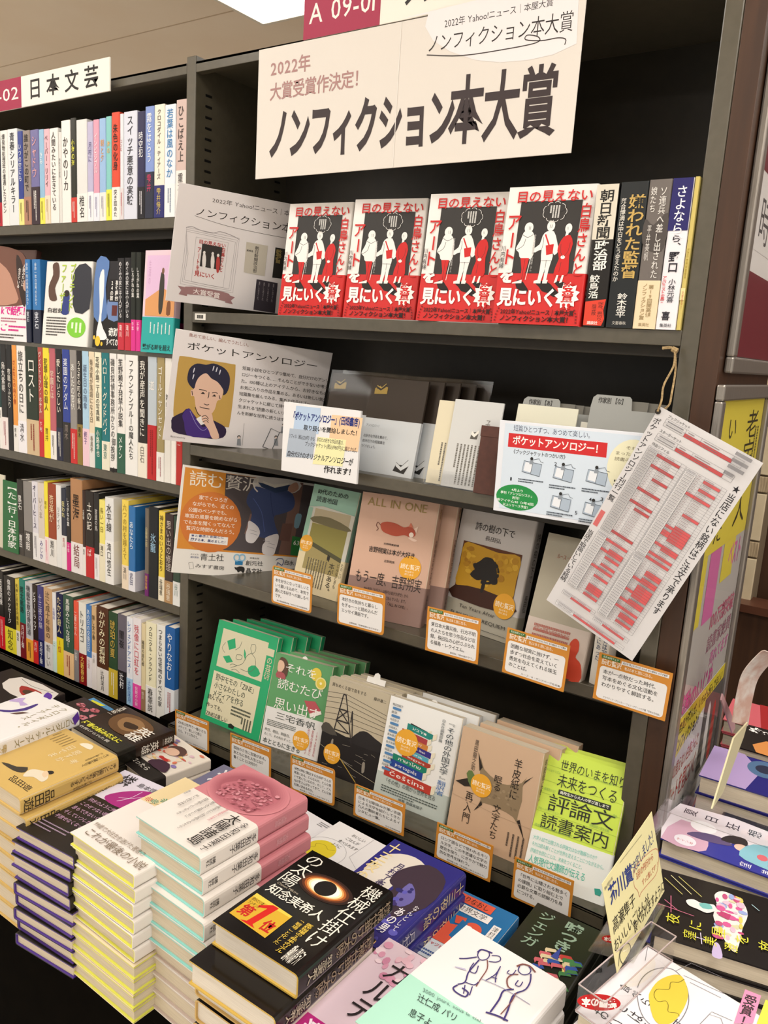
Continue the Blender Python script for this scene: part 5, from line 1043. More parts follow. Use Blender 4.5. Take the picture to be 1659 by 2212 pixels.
it = cbook((962, 1800), (1134, 1875), (1001, 1567.5), zD, .026, 'beige parchment book with brown hide shape and pen nib', '#c7a98d', GD, hard=False)
it.poly([(28, 22), (34, 31), (52, 37), (64, 37), (80, 31), (85, 24), (82, 34), (84, 46), (82, 62), (90, 72), (77, 62), (58, 60), (40, 60), (32, 68), (36, 58), (30, 46), (30, 36)], '#8a775c', sm=2)
for k in range(24): it.ell(random.uniform(34, 80), random.uniform(39, 58), random.uniform(1, 2.4), random.uniform(.6, 1.4), random.choice(('#7c6a52', '#978468')), 7)
for q in ([(24, 18), (32, 30), (29, 34)], [(92, 22), (82, 32), (84, 28)], [(94, 78), (82, 64), (85, 62)], [(30, 70), (37, 59), (39, 62)], [(2, 50), (16, 44), (22, 50), (14, 52)]): it.poly(q, '#2a221c')
it.poly([(14, 40), (20, 36), (27, 44), (22, 51)], '#5f7440', sm=2)
for t, u, v0, v1 in (('羊皮紙に', 68, 12, 48), ('眠る', 48, 32, 46), ('文字たち', 52, 57, 88), ('再入門', 17, 55, 84)): it.T(t, u, v0, u+10, v1, '#241e1a', 0, vert=True)
it.T('黒田龍之助', 18, 8, 23, 36, '#3a322c', 0, vert=True); it.stroke([(0, 62), (30, 64), (62, 66), (100, 66)], .3, '#a88f76'); it.fine(72, 76, 96, 96, 4, '#4a4038', vert=True, fill=.35); sticker(it, 34, 46, 13); it.done()
sp = spine_of(it); sp.T('羊皮紙に眠る文字たち', 30, 6, 72, 70, '#4a4a30', 0, vert=True); sp.done('spine_print', 'spine_lettering')
repeats(it, 2, .018, .033, ['beige parchment book, second in its stack', 'beige parchment book, last in its stack'])
it = cbook((1126, 1892), (1304, 1958), (1196, 1623.6), zD, .014, 'lime green and white book with big black kanji, beside the right post', '#c1d94e', GD, band='#dfe3e0', bandh=.37, hard=False)
it.T('世界のいまを知り', 18, 5, 98, 14, '#232a1c', -.002); it.T('未来をつくる', 18, 16, 92, 27, '#232a1c', -.002); it.rect(22, 28, 86, 32, '#1e241b'); it.T('高校生から大人の学び直しまで', 24, 28.7, 84, 31.3, '#e9ecdf', .01); it.T('評論文', 12, 33, 94, 47, '#20261b', .0); it.T('読書案内', 8, 49, 92, 61, '#20261b', .0)
for v in (12, 24, 34, 48, 60): it.stroke([(0, v), (100, v+1)], .25, '#8aa53c')
for t, u, v in (('ナショナリズム', 2, 17), ('ポピュリズムとは？', 60, 14), ('一般意思とは？', 2, 32), ('グローバリゼーション', 2, 47.5), ('資本', 90, 36), ('国民国家と民主主義', 66, 48), ('表象representationとは？', 2, 60.5)): it.T(t, u, v-2.4, min(99, u+len(t)*2.6), v, '#8fb25a', 0)
it.T('大学入試で出題される評論文はなぜ難解なのか？', 4, 67, 84, 70.5, '#7cc9bb', 0); it.T('それは読み解くことが世界を変えることにつながるから。', 4, 72, 94, 75.5, '#7cc9bb', 0); it.T('評論文を読むことは、未来をつくること。', 4, 77, 70, 80.5, '#7cc9bb', 0); it.T('人気現代文講師が伝える', 4, 82, 74, 88.5, '#4db9a4', .004); it.poly([(86, 90), (92, 89), (95, 91), (94, 94), (88, 94)], '#2f9a8a'); it.done()
repeats(it, 2, -.004, .014, ['lime green and white book, second in its stack', 'lime green and white book, last in its stack'])
# plastic order-slip tabs standing out of the stacked page blocks are the slips' rounded heads
def slip(x, y, z, label):
    q = MB(); q.prism([(-.022, 0), (.022, 0), (.022, .012), (.008, .012), (.006, .02), (0, .023), (-.006, .02), (-.008, .012), (-.022, .012)], -.0004, 0, M('#dcdad6')); o = q.build('order_slip'); o.matrix_world = frame(Vector((x, y, z)), Vector((1, .05, 0)), Vector((0, .4, 1))); tag(o, label, 'slip')
for P, lb in (((655, 1425), 'white paper order slip sticking out above the leaf green stack'), ((812, 1462), 'white paper order slip sticking out above the railway book stack'), ((935, 1520), 'white paper order slip sticking out above the language tower stack'), ((1095, 1590), 'white paper order slip sticking out above the parchment stack')):
    a = at(*P, 1, .03); slip(a.x, .03, a.z-.016, lb)
# ================================================================ STACKS OF NEW NOVELS ON THE DISPLAY TABLE
def tbook(BL, BR, TR, z, t, label, col, wmax=None, **k):
    m, w, h = flat(BL, BR, TR, z); return book(m, w, h, t, label, col, **k)
def pile(it, n, t, lab, jit, flipfrom=99, group=None, dz=None, edge=None):
    """books below the top one: copies that share its meshes, each shifted a little"""
    rn = random.Random(n*7+int(t*1e4)); out = []
    for k in range(1, n):
        dx, dy, yaw = jit(k, rn)
        m = it.m.copy(); c = Vector((it.w/2, it.h/2, 0)); R = Matrix.Translation(c) @ Matrix.Rotation(yaw, 4, 'Z') @ Matrix.Translation(-c)
        mm = Matrix.Translation((dx, dy, -t*k)) @ m @ R
        if k >= flipfrom: mm = mm @ Matrix.Translation((it.w, 0, -it.t0)) @ Matrix.Rotation(math.pi, 4, 'Y')
        out.append(copy_thing(it.root, mm, lab(k), group, skip=('lettering', 'printed_picture') if k else ()))
    return out
TH = .0288
# --- pink stack
zP = .7235; G = 'pink novels in the front stack'
it = tbook((294, 1762), (434, 1853), (657, 1718), zP, TH-.001, 'pink novel with coral photo and cream band, top of the front pink stack', '#c77f88', inner='#8fd3cd', band='#e0dad4', bandh=.5, group=G, r=.006)
# coral lump printed on the upper half
for k in range(9):
    f = 1.14-k*.05; c_ = '#%02x%02x%02x' % tuple(int(a+(b-a)*k/8) for a, b in zip((199, 127, 136), (160, 88, 100))); it.ell(48-k*.6, 26, 44*f, 23*f, c_, 36)
it.poly([(22, 22), (34, 14), (48, 16), (58, 12), (72, 18), (84, 20), (80, 30), (84, 38), (70, 42), (62, 48), (46, 44), (32, 46), (24, 38), (16, 32)], '#b56a76', sm=3)
for k in range(170): it.ell(random.uniform(22, 80), random.uniform(16, 45), random.uniform(1, 3), random.uniform(.6, 1.7), random.choice(('#c27c88', '#a85d6a', '#cf8e98', '#b9707c', '#9c5562')), 9)
it.T('太陽諸島', 70, 54, 86, 97, '#231f1c', .004, vert=True); it.T('多和田葉子', 90, 56, 98, 97, '#231f1c', 0, vert=True); it.T('言語を手がかりに時空を超えて人々をつなぐ', 48, 54, 53, 92, '#4a4542', 0, vert=True); it.T('新しい時代の神話', 16, 56, 21, 74, '#4a4542', 0, vert=True); it.T('響き合う言葉とともに', 38, 54, 43, 80, '#4a4542', 0, vert=True); it.T('国境を越えて人と人をつなぐ', 28, 54, 33, 82, '#4a4542', 0, vert=True); it.T('著者最新作の到達点', 59, 54, 63, 72, '#c05a70', 0, vert=True)
it.T('講談社', 4, 56, 7, 62, '#4a4542', 0, vert=True); it.done()
sp = spine_of(it); sp.T('多和田葉子', 25, 52, 75, 76, '#2b2624', .0, vert=True); sp.T('太陽諸島', 30, 22, 70, 34, '#dca6ae', .004, vert=True); sp.T('講談社', 30, 88, 70, 96, '#2b2624', 0, vert=True); sp.done('spine_print', 'spine_lettering')
pink = it; pile(it, 6, TH, lambda k: 'pink novel with cream band, %s from top of the front pink stack' % ORD[k], lambda k, r: (-.001+.004*k+(0, .002, .012, .022, .022, .012)[k]*.3, r.uniform(-.003, .003)-.002*k, r.uniform(-.02, .02)))
it2 = tbook((294, 1762), (434, 1853), (657, 1718), zP, TH-.001, 'pink novel laid with its spine to the left, seventh from top of front stack', '#c77f88', side='L', inner='#c7b6ae', band='#e0dad4', bandh=.5, group=G, r=.006)
it2.root.matrix_world = Matrix.Translation((.005, -.002, -TH*6)) @ it2.m
for k in range(7, 10): copy_thing(it2.root, Matrix.Translation((.006+.002*(k % 2), -.003, -TH*k)) @ it2.m, 'pink novel laid with its spine to the left, %s from top of front stack' % ORD[k])
# --- black novel stack
zK = .690; G = 'black novels in the front stack'
it = tbook((459, 1989), (645, 2108), (846, 1925), zK, .033, 'black novel with glowing solar eclipse on its cover, top of the black stack', '#14100e', inner='#c9a84e', group=G, rough=.15, r=.006, pages=PGW)
for k, (c_, s) in enumerate((('#2a1610', 30), ('#5a2c14', 26), ('#a85a24', 23), ('#d9a05a', 20.5), ('#f0dcb4', 18.5), ('#f6f0e4', 16))): it.ell(48, 28, s, s*.42, c_)
it.ell(48, 28, 11, 8, '#100c0b')
it.T('機械仕掛け', 76, 5, 95, 78, '#e3ddd2', -.002, vert=True); it.T('の太陽', 4, 3, 24, 44, '#e3ddd2', -.002, vert=True)
it.T('知念実希人', 6, 47, 72, 57, '#e3ddd2', .01); it.T('Chinen Mikito', 8, 43, 34, 46, '#b3a894', 0)
it.poly([(4, 62), (50, 64), (50, 90), (4, 88)], '#c9a22c'); it.poly([(4, 62), (50, 64), (50, 66), (4, 66)], '#e3c04a'); it.T('第', 7, 74, 20, 85, '#b81f18', .03); it.poly([(17, 70), (27, 64), (34, 64), (30, 86), (35, 88), (17, 88), (23, 86), (26, 69), (18, 72)], '#c41c14'); it.T('位', 36, 76, 48, 87, '#b81f18', .03); it.T('読みたい本', 6, 66, 20, 69.5, '#2a1c0c', 0); it.T('ランキング', 6, 70, 20, 73.5, '#2a1c0c', 0)
it.T('医療現場の2年半のリアル', 66, 62, 73, 94, '#e3c04a', .01, vert=True); it.T('感動の人間ドラマ', 76, 82, 90, 98, '#e3ddd2', .01); it.T('「戦場」と化した', 58, 62, 64, 90, '#e3c04a', 0, vert=True); it.done()
sp = spine_of(it); sp.T('機械仕掛けの太陽', 20, 4, 80, 64, '#8d7b66', .01, vert=True); sp.T('知念実希人', 25, 68, 75, 92, '#b3a894', .004, vert=True); sp.done('spine_print', 'spine_lettering')
pile(it, 2, .0345, lambda k: 'black novel directly under the eclipse cover, pushed towards the viewer', lambda k, r: (-.004, -.034, .01))
it3 = tbook((459, 1989), (645, 2108), (846, 1925), zK, .032, 'black edged novel with spine to the left, third in the black stack', '#1b1511', side='L', inner='#c9a560', group=G, r=.006, pages=PGW)
it3.root.matrix_world = Matrix.Translation((-.012, -.016, -.069)) @ it3.m
for k in range(3, 8): copy_thing(it3.root, Matrix.Translation((-.012+.003*(k % 2), -.018, -.0345*k)) @ it3.m, 'black edged novel with spine to the left, %s in the black stack' % ORD[k])
# --- cream novel stack with yellow inside
zY = .668; G = 'cream novels with lemon lining in the front row'
it = tbook((152, 1798), (290, 1892), (440, 1700), zY, .0205, 'cream novel with flower wreath and white band, top of lemon edged stack', '#e3cfa2', inner='#dfe05a', band='#e6dfda', bandh=.58, group=G, r=.004)
it.poly([(2, 36), (30, 26), (52, 16), (60, 12), (62, 18), (40, 32), (14, 42), (2, 43)], '#e3cfa2')
for u, v, c_, r in ((8, 39, '#b8382e', 5), (16, 38, '#3f8f7a', 5), (24, 33, '#3f8f7a', 6), (30, 30, '#cdbb3e', 5), (37, 29, '#c9462e', 6), (42, 24, '#8a3a5e', 5), (50, 20, '#4a9a86', 6), (58, 15, '#4a9a86', 6), (66, 11, '#4a9a86', 6)):
    for k in range(9): a = k*.7; it.poly([(u, v), (u+r*math.cos(a), v+r*.55*math.sin(a)), (u+r*.9*math.cos(a+.3), v+r*.5*math.sin(a+.3))], c_)
it.T('これが最後の小説', 10, 88, 99, 96, '#7a6a58', .0); it.T('99歳で大往生を遂げた著者の', 6, 81, 84, 86, '#8a7a68', 0)
for k in range(3): it.T(['戦後日本の', '小説家の半生', '語り尽くされた'][k], 66-k*9, 54, 71-k*9, 70, '#c0508a', 0, vert=True)
it.done(); pile(it, 6, .0235, lambda k: 'cream novel with lemon lining, %s from top of its stack' % ORD[k], lambda k, r: (r.uniform(-.002, .003), r.uniform(-.003, .002), r.uniform(-.02, .02)))
it2 = tbook((152, 1798), (290, 1892), (440, 1700), zY, .0215, 'cream novel with lemon spine to the left, seventh in its stack', '#dcd9a0', side='L', inner='#d9da5a', band='#e2d2b2', bandh=.55, group=G, r=.004)
it2.root.matrix_world = Matrix.Translation((.003, -.003, -.0235*6)) @ it2.m
for k in range(7, 10): copy_thing(it2.root, Matrix.Translation((.003, -.004+.001*(k % 2), -.0235*k)) @ it2.m, 'cream novel with lemon spine to the left, %s in its stack' % ORD[k])
# --- violet novel stack with black band
zV = .632; G = 'violet novels with black band in the front row'
it = tbook((35, 1786), (160, 1853), (341, 1694), zV, .0205, 'novel with magenta heel drawing and long black band, top of violet stack', '#d9d3e3', inner='#4a2d8a', band='#221d1a', bandh=.6, group=G, r=.004)
it.poly([(30, 36), (40, 24), (60, 14), (78, 12), (84, 18), (84, 30), (72, 40), (44, 41)], '#a3277c', sm=3); it.stroke([(60, 16), (58, 28), (50, 36)], .8, '#e0d8ea', sm=3); it.stroke([(78, 14), (62, 26), (46, 32)], .6, '#e0d8ea', sm=3)
it.T('憐', 12, 4, 34, 20, '#1e1a1c', 0); it.T('島本理生', 42, 7, 84, 13, '#5a565e', 0)
for k, t in enumerate(('洪水のように押し寄せる', 'このせつない感情は', '息もできないくらい', 'そしていつしか、', '手放せなくなって')): it.T(t, 20-k*1, 44+k*7, 20-k+len(t)*6.6, 48.5+k*7, '#c9a0c0', 0)
it.fine(10, 82, 60, 92, 3, '#a58fa5', fill=.35); it.done()
pile(it, 9, .0228, lambda k: 'violet novel with black band, %s from top of its stack' % ORD[k], lambda k, r: (-.002-(.006 if k < 3 else 0)+r.uniform(-.002, .002), r.uniform(-.004, .002)-.004, r.uniform(-.03, .02)), flipfrom=4)
# --- yellow stack far left
zL = .675; G = 'straw yellow novels at the left edge'
it = tbook((-72, 1650), (44, 1726), (255, 1634), zL, .030, 'straw yellow novel with bird woman drawing, top of the left stack', '#cfae66', group=G, r=.008)
it.z(0, 1400, 3.318)
it.poly([(10, 820), (60, 828), (120, 850), (200, 855), (180, 890), (120, 888), (60, 858)], '#3a342c', px=True, sm=2); it.poly([(165, 920), (200, 880), (250, 870), (330, 890), (345, 930), (300, 960), (240, 925)], '#dcd2bc', px=True, sm=3); it.ell(*it.P(360, 893), 4, 3, '#1f1b18'); it.poly([(330, 880), (350, 905), (320, 930), (300, 905)], '#dcc3a2', px=True, sm=3)
it.Q('品田遊', (95, 905), (240, 1000), (195, 1035), (52, 945), '#2a241c', 0)
it.T('キリンに雷が落ちて', 86, 4, 92, 34, '#3a3226', 0, vert=True)
it.T('少し考える日々', 80, 6, 84, 26, '#3a3226', 0, vert=True); it.T('考', 70, 30, 80, 38, '#e6d8b4', 0); it.T('思すか', 56, 18, 66, 44, '#e6d8b4', 0, vert=True); it.T('日でま', 42, 16, 52, 44, '#e6d8b4', 0, vert=True); it.poly([(46, 10), (52, 4), (62, 4), (66, 10), (56, 11)], '#e6ddc8', sm=2); it.fine(6, 8, 40, 24, 6, '#9a8250', vert=True, fill=.3)
it.done(); sp = spine_of(it); sp.T('キリンに雷が落ちてどうする', 25, 3, 65, 52, '#2a241c', 0, vert=True); sp.T('品田遊', 12, 68, 88, 98, '#2a241c', .0, vert=True); sp.T('少し考える日々', 68, 30, 88, 50, '#2a241c', 0, vert=True); sp.done('spine_print', 'spine_lettering')
pile(it, 8, .0308, lambda k: 'straw yellow novel, %s from top of the left stack' % ORD[k], lambda k, r: ((.012 if k == 1 else -.004+r.uniform(-.003, .003)), (.0 if k == 1 else .004), r.uniform(-.02, .02)))
# --- white and violet novels behind at far left
zW = .700; G = 'white novels with violet brush strokes'
it = tbook((-115, 1560), (-20, 1610), (151, 1526), zW, .032, 'white novel with violet brush strokes, top of its pile at left edge', '#e6e4e4', group=G, r=.006)
it.z(0, 1380, 4.1475)
it.T('クロコダイル・', 76, 6, 88, 66, '#8d8152', 0, vert=True)
it.T('ティアーズ', 60, 6, 71, 50, '#8d8152', 0, vert=True)
it.poly([(0, 635), (100, 640), (220, 620), (320, 585), (340, 592), (240, 640), (90, 658), (0, 650)], '#45307e', px=True, sm=2); it.poly([(80, 560), (120, 540), (230, 530), (200, 560), (250, 590), (180, 600), (170, 570)], '#b9a3d2', px=True, sm=2); it.poly([(400, 500), (430, 480), (470, 510), (450, 545), (420, 530), (390, 520)], '#5a2f9a', px=True, sm=2); it.poly([(90, 670), (200, 655), (260, 665), (150, 678)], '#5a4038', px=True)
it.done(); sp = spine_of(it); sp.T('クロコダイル・ティアーズ', 22, 6, 76, 76, '#8d8152', 0, vert=True); sp.T('雫井', 25, 84, 75, 97, '#b59a4a', .004, vert=True); sp.poly([(0, 2), (50, 0), (80, 6), (30, 9)], '#5a2f9a'); sp.done('spine_print', 'spine_lettering')
pile(it, 3, .034, lambda k: 'white novel with violet strokes, %s from top of its pile' % ORD[k], lambda k, r: (.016*k, -.022*k+.004, 0))
# --- flat covers in the back row: (BL, BR, TR, z, t, label, colour)
# block under each cover: the rest of its pile
def lower(it, n, lab): pile(it, n, it.t0+.001, lab, lambda k, r: (r.uniform(-.002, .002), r.uniform(-.002, .002), r.uniform(-.015, .015)))
it = tbook((150, 1566), (255, 1628), (351, 1566), .575, .03, 'dark brown novel with sepia face and bold white kanji near left shelf', '#2c1d14', band='#1c1a14', bandh=.30, r=.006, rough=.25)
it.poly([(18, 20), (40, 10), (66, 12), (84, 24), (86, 46), (70, 62), (40, 62), (20, 46)], '#6a4a2c', sm=3); it.poly([(30, 24), (50, 16), (70, 26), (72, 42), (54, 54), (34, 44)], '#94704a', sm=3); it.poly([(40, 34), (60, 30), (66, 40), (50, 46)], '#3a2616', sm=3)
it.T('真保裕一', 2, 6, 12, 40, '#e6e0d4', 0, vert=True); it.T('英雄', 66, 26, 92, 66, '#ece8e0', .01, vert=True); it.T('圧巻の読み応えに', 4, 73, 80, 84, '#e6e04a', .03); it.T('仕掛けられた罠', 10, 87, 70, 93, '#e6e2d8', 0); it.done()
sp = spine_of(it); sp.T('英雄', 15, 30, 85, 62, '#ece8e0', .004, vert=True); sp.T('真保裕一', 25, 4, 75, 24, '#ece8e0', 0, vert=True); sp.done('spine_print', 'spine_lettering')
lower(it, 4, lambda k: 'dark brown novel, %s from top of the pile with white kanji' % ORD[k])
it = tbook((235, 1622), (322, 1690), (447.6, 1635), .545, .024, 'white novel with watercolour girl among flowers and black band', '#e6ddd2', band='#211c1a', bandh=.26, r=.004)
for k in range(46): it.ell(random.uniform(8, 94), random.uniform(6, 66), random.uniform(2, 6), random.uniform(1.5, 4), random.choice(('#e0a48a', '#d97a5e', '#e3c27a', '#c95a4a', '#d9b9c6', '#e8d3b8', '#8a78b4')), 9)
it.ell(56, 26, 16, 13, '#5a3f38'); it.ell(54, 32, 12, 9, '#e0b9a2'); it.ell(66, 52, 6, 3, '#b8302c'); it.ell(58, 52, 5, 3, '#b8302c'); it.poly([(60, 58), (80, 54), (92, 66), (90, 74), (56, 74)], '#43283a', sm=2)
it.T('住野よる', 4, 62, 40, 72, '#8a5a4a', .004); it.T('告白を知ったら', 6, 80, 76, 90, '#e6e0d8', 0); it.done()
lower(it, 4, lambda k: 'white flower-girl novel, %s in its pile' % ORD[k])
it = tbook((356, 1718), (452, 1768), (520, 1668), .545, .02, 'slate blue novel with white pixel lettering behind the pink stack', '#74728f', r=.004)
it.T('遍在', 14, 8, 84, 44, '#e6e4ea', .014); it.T('三', 40, 52, 80, 62, '#e6e4ea', .01); it.done()
lower(it, 4, lambda k: 'slate blue novel, %s in its pile' % ORD[k])
it = tbook((-95, 1480), (20, 1540), (60, 1460), .52, .02, 'dark novel with red and white ink drawing, back row at left edge', '#2a211e', r=.003)
it.poly([(30, 10), (96, 8), (98, 50), (60, 60), (30, 46)], '#dcd6d0', sm=2); it.poly([(50, 30), (80, 24), (92, 40), (70, 50)], '#a3302a', sm=3); it.ell(72, 38, 10, 7, '#4a3424'); it.stroke([(34, 14), (60, 20), (90, 12)], .6, '#3a3634', sm=3); it.done(); lower(it, 3, lambda k: 'dark ink-drawing novel, %s in its pile' % ORD[k])
it = tbook((60, 1545), (150, 1600), (170, 1500), .515, .02, 'black novel with pink flower clusters, back row left', '#241c1a', r=.003)
for u, v in ((20, 20), (36, 26), (48, 16), (64, 30), (80, 36), (92, 46), (56, 44), (72, 50)):
    for k in range(7): a = k*.9; it.ell(u+5*math.cos(a), v+4*math.sin(a), 4, 2.6, random.choice(('#b5606a', '#c9808a', '#8f434c')), 8)
it.done(); lower(it, 3, lambda k: 'black flower novel, %s in its pile' % ORD[k])
it = tbook((128, 1530), (175, 1560), (228, 1522), .505, .018, 'sky blue comic style cover with yellow lettering under the shelf edge', '#4f8fc0', r=.003)
it.poly([(20, 50), (50, 34), (80, 46), (90, 80), (70, 100), (20, 100)], '#e6b89a', sm=3); it.poly([(10, 10), (60, 4), (50, 20), (14, 28)], '#d9d63a'); it.T('告白', 20, 24, 60, 44, '#f0ece6', .02); it.done(); lower(it, 3, lambda k: 'sky blue comic cover, %s in its pile' % ORD[k])
# white cover with yellow circle between pink and black stacks
def egg(it):
    it.ring(30, 55, 34, 24, .4, '#77757c'); it.ell(26, 55, 22, 17, '#d6c22c'); it.stroke([(4, 60), (16, 56), (12, 50), (24, 46), (34, 50), (42, 46)], .5, '#7a6c18', sm=3)
    it.stroke([(66, 0), (66, 44), (100, 60)], .4, '#77757c'); it.T('おいしい', 36, 8, 60, 14, '#3a3838', 0); it.T('ごはんが', 34, 17, 58, 23, '#3a3838', 0); it.T('食べられます', 30, 26, 64, 32, '#3a3838', 0); it.T('ように', 28, 35, 44, 41, '#3a3838', 0); it.T('高瀬隼子', 68, 62, 98, 70, '#3a3838', 0)
it = tbook((600, 1858), (720, 1930), (806, 1812), .54, .018, 'white novel with yellow yolk shape, wedged between pink stack and blue novel', '#e3e1e3', r=.003); egg(it); it.done(); lower(it, 4, lambda k: 'white yolk novel, %s in the pile beside the pink stack' % ORD[k])
it = tbook((560, 1790), (632, 1836), (700, 1772), .528, .018, 'second white novel left of the yolk cover, mostly hidden by the pink stack', '#dfdde2', r=.003); it.fine(70, 6, 96, 20, 3, '#8a888c'); it.done()
lower(it, 4, lambda k: 'white novel hidden behind pink stack, %s in pile' % ORD[k])
# violet blue painted novel
it = tbook((663, 1962), (830, 2058), (981, 1873), .60, .036, 'violet blue novel with painted moon and dark profile, top of two', '#33307e', r=.007, rough=.22)
it.poly([(8, 24), (30, 10), (56, 12), (66, 26), (50, 40), (46, 60), (30, 72), (10, 60)], '#d9d2c8', sm=3); it.poly([(40, 26), (60, 10), (90, 18), (96, 50), (70, 76), (48, 64), (52, 48), (40, 42)], '#3b2c3a', sm=3); it.poly([(60, 36), (72, 40), (80, 50), (74, 60), (62, 56)], '#6a63a8', sm=3)
for k in range(26): it.ell(random.uniform(50, 96), random.uniform(40, 96), random.uniform(2, 6), random.uniform(1, 3), random.choice(('#4a44a0', '#2a2668', '#5c58b4', '#3c2f6e')), 9)
it.T('十三夜の', 3, 4, 19, 58, '#e3cf9a', .01, vert=True); it.T('月村了衛', 30, 22, 40, 54, '#3a2c5a', .01, vert=True); it.T('なんとして', 86, 52, 92, 82, '#eeeaf0', 0, vert=True); it.T('あの男', 74, 60, 84, 88, '#eeeaf0', .01, vert=True); it.done()
sp = spine_of(it); sp.T('十三夜の焔', 18, 4, 80, 56, '#d9c8a0', .0, vert=True); sp.T('月村了衛', 20, 66, 80, 92, '#d6cfe6', .004, vert=True); sp.done('spine_print', 'spine_lettering')
lower(it, 4, lambda k: 'violet blue painted novel, %s from top of its pile' % ORD[k])
# blue collage cover
it = tbook((868.7, 2041), (1010, 2118), (1127, 1983), .545, .02, 'bright blue novel with red and white paper collage lettering', '#1f6ba4', band='#cfd6de', bandh=.24, hard=False, r=.003)
it.rect(4, 4, 66, 16, '#d8563e'); it.T('やりなおし', 10, 5.5, 60, 14.5, '#1e1614', .004); it.rect(14, 18, 72, 29, '#e6e2e0'); it.T('世界文学', 20, 19.5, 66, 27.5, '#1e1614', 0); it.poly([(4, 24), (14, 22), (12, 66), (2, 68)], '#e3e0de')
it.poly([(28, 36), (44, 34), (46, 44), (34, 46)], '#d8563e'); it.poly([(16, 52), (26, 47), (30, 50), (44, 46), (46, 76), (14, 76)], '#d8563e'); it.ell(60, 44, 13, 9, '#d8563e'); it.ell(62, 60, 14, 10, '#d8563e'); it.ell(55, 45, 5, 3.4, '#e6e2e0'); it.ell(56, 60, 6, 4, '#e6e2e0'); it.poly([(40, 38), (50, 40), (50, 66), (40, 64)], '#1f6ba4')
it.rect(80, 26, 92, 66, '#e6e2e0'); it.T('津村記久子', 82, 28, 90, 64, '#1e1614', 0, vert=True); it.T('ギャツビーって誰？', 20, 79, 80, 84, '#b8404a', .01); it.T('あの名作、', 50, 86, 84, 91, '#b8404a', .01); it.fine(6, 90, 70, 98, 2, '#34508a'); it.done()
lower(it, 4, lambda k: 'bright blue collage novel, %s in its pile' % ORD[k])
# dark green cover with wooden blocks
it = tbook((1062, 2078), (1222, 2160), (1282.4, 2004.5), .54, .026, 'black novel with pale green title and toppling toy blocks drawing', '#22241d', r=.004, rough=.3)
it.T('嘘つき', 50, 6, 74, 50, '#8fa893', .03, vert=True); it.T('ジェンガ', 12, 8, 34, 62, '#8fa893', .01, vert=True)
rb = random.Random(5)
for k in range(34):
    u = rb.uniform(48, 92); v = rb.uniform(54, 96); c_ = rb.choice(('#d6cf72', '#c9606a', '#3f7a44', '#2c4fa0', '#e3dfa6', '#b83a34', '#d9c8a0')); it.poly([(u-8, v-1), (u+4, v-4), (u+8, v-1), (u-4, v+3)], c_); it.poly([(u-8, v-1), (u-4, v+3), (u-4, v+6), (u-8, v+2)], c_)
it.poly([(60, 52), (62, 44), (64, 52), (67, 62), (57, 62)], '#38479a'); it.done()
lower(it, 4, lambda k: 'black toy-block novel, %s in its pile' % ORD[k])
# blossom cover
a_ = at(840, 2025, 2, .605); b_ = at(653, 2197, 2, .605); V_ = (a_-b_).normalized(); U_ = Vector((V_.y, -V_.x, 0))
it = book(frame(a_-V_*.22, U_, V_), .152, .22, .024, 'pale pink blossom cover with brushed black and pink title', '#dfc9d6', band='#b8257e', bandh=.24, r=.003)
for k in range(40): it.ell(random.uniform(2, 96), random.uniform(2, 30), random.uniform(2, 5), random.uniform(1.4, 3.4), random.choice(('#e6bccb', '#d99ab4', '#eed6e0', '#cf8aa8')), 8)
it.T('祈り', 62, 14, 86, 50, '#241c20', .004, vert=True); it.T('の', 56, 50, 84, 66, '#c2548c', .01); it.T('カルテ', 20, 14, 44, 66, '#241c20', .004, vert=True); it.T('再会のセラピー', 50, 20, 54, 52, '#c2548c', 0, vert=True); it.T('連続ドラマ化', 6, 79, 94, 92, '#f6e6f0', .03); it.done()
lower(it, 4, lambda k: 'pale pink blossom novel, %s in its pile' % ORD[k])
# white cover with two ink sketched figures
a_ = at(1007.7, 1998, 2, .645); b_ = at(1225, 2127.5, 2, .645); U_ = (b_-a_).normalized(); V_ = Vector((-U_.y, U_.x, 0))
it = book(frame(a_-V_*.222, U_, V_), (b_-a_).length, .222, .036, 'white novel with two violet ink figures and mint green band', '#e3e0e0', band='#a9d9c6', bandh=.45, r=.006)
it.z(800, 1800, 3.13)
IK = '#3c3270'; IB = '#7a4a44'
def sk(pts, c_=IK, wd=.9, cl=False): it.stroke([it.P(*q) for q in pts], wd, c_, sm=3, close=cl)
sk([(735, 800), (725, 830), (745, 860), (785, 855), (805, 830), (800, 805)]); sk([(725, 810), (750, 790), (790, 800), (825, 815)], IK, 1.6); sk([(600, 850), (650, 850), (720, 840)], IK, 1.2); sk([(820, 830), (870, 835), (880, 860), (850, 875), (800, 870)])
sk([(735, 860), (700, 900), (660, 950), (640, 1010), (590, 1025)], IK, 1.2); sk([(790, 860), (790, 920), (745, 990), (715, 1040)], IB); sk([(640, 1010), (700, 1030), (730, 1010)]); sk([(700, 880), (670, 930), (710, 950), (730, 900)]); sk([(590, 1030), (560, 1050), (580, 1080), (640, 1110), (660, 1080), (620, 1050)], IK, 1.4); sk([(640, 1030), (630, 1090)]); sk([(690, 1040), (670, 1100)])
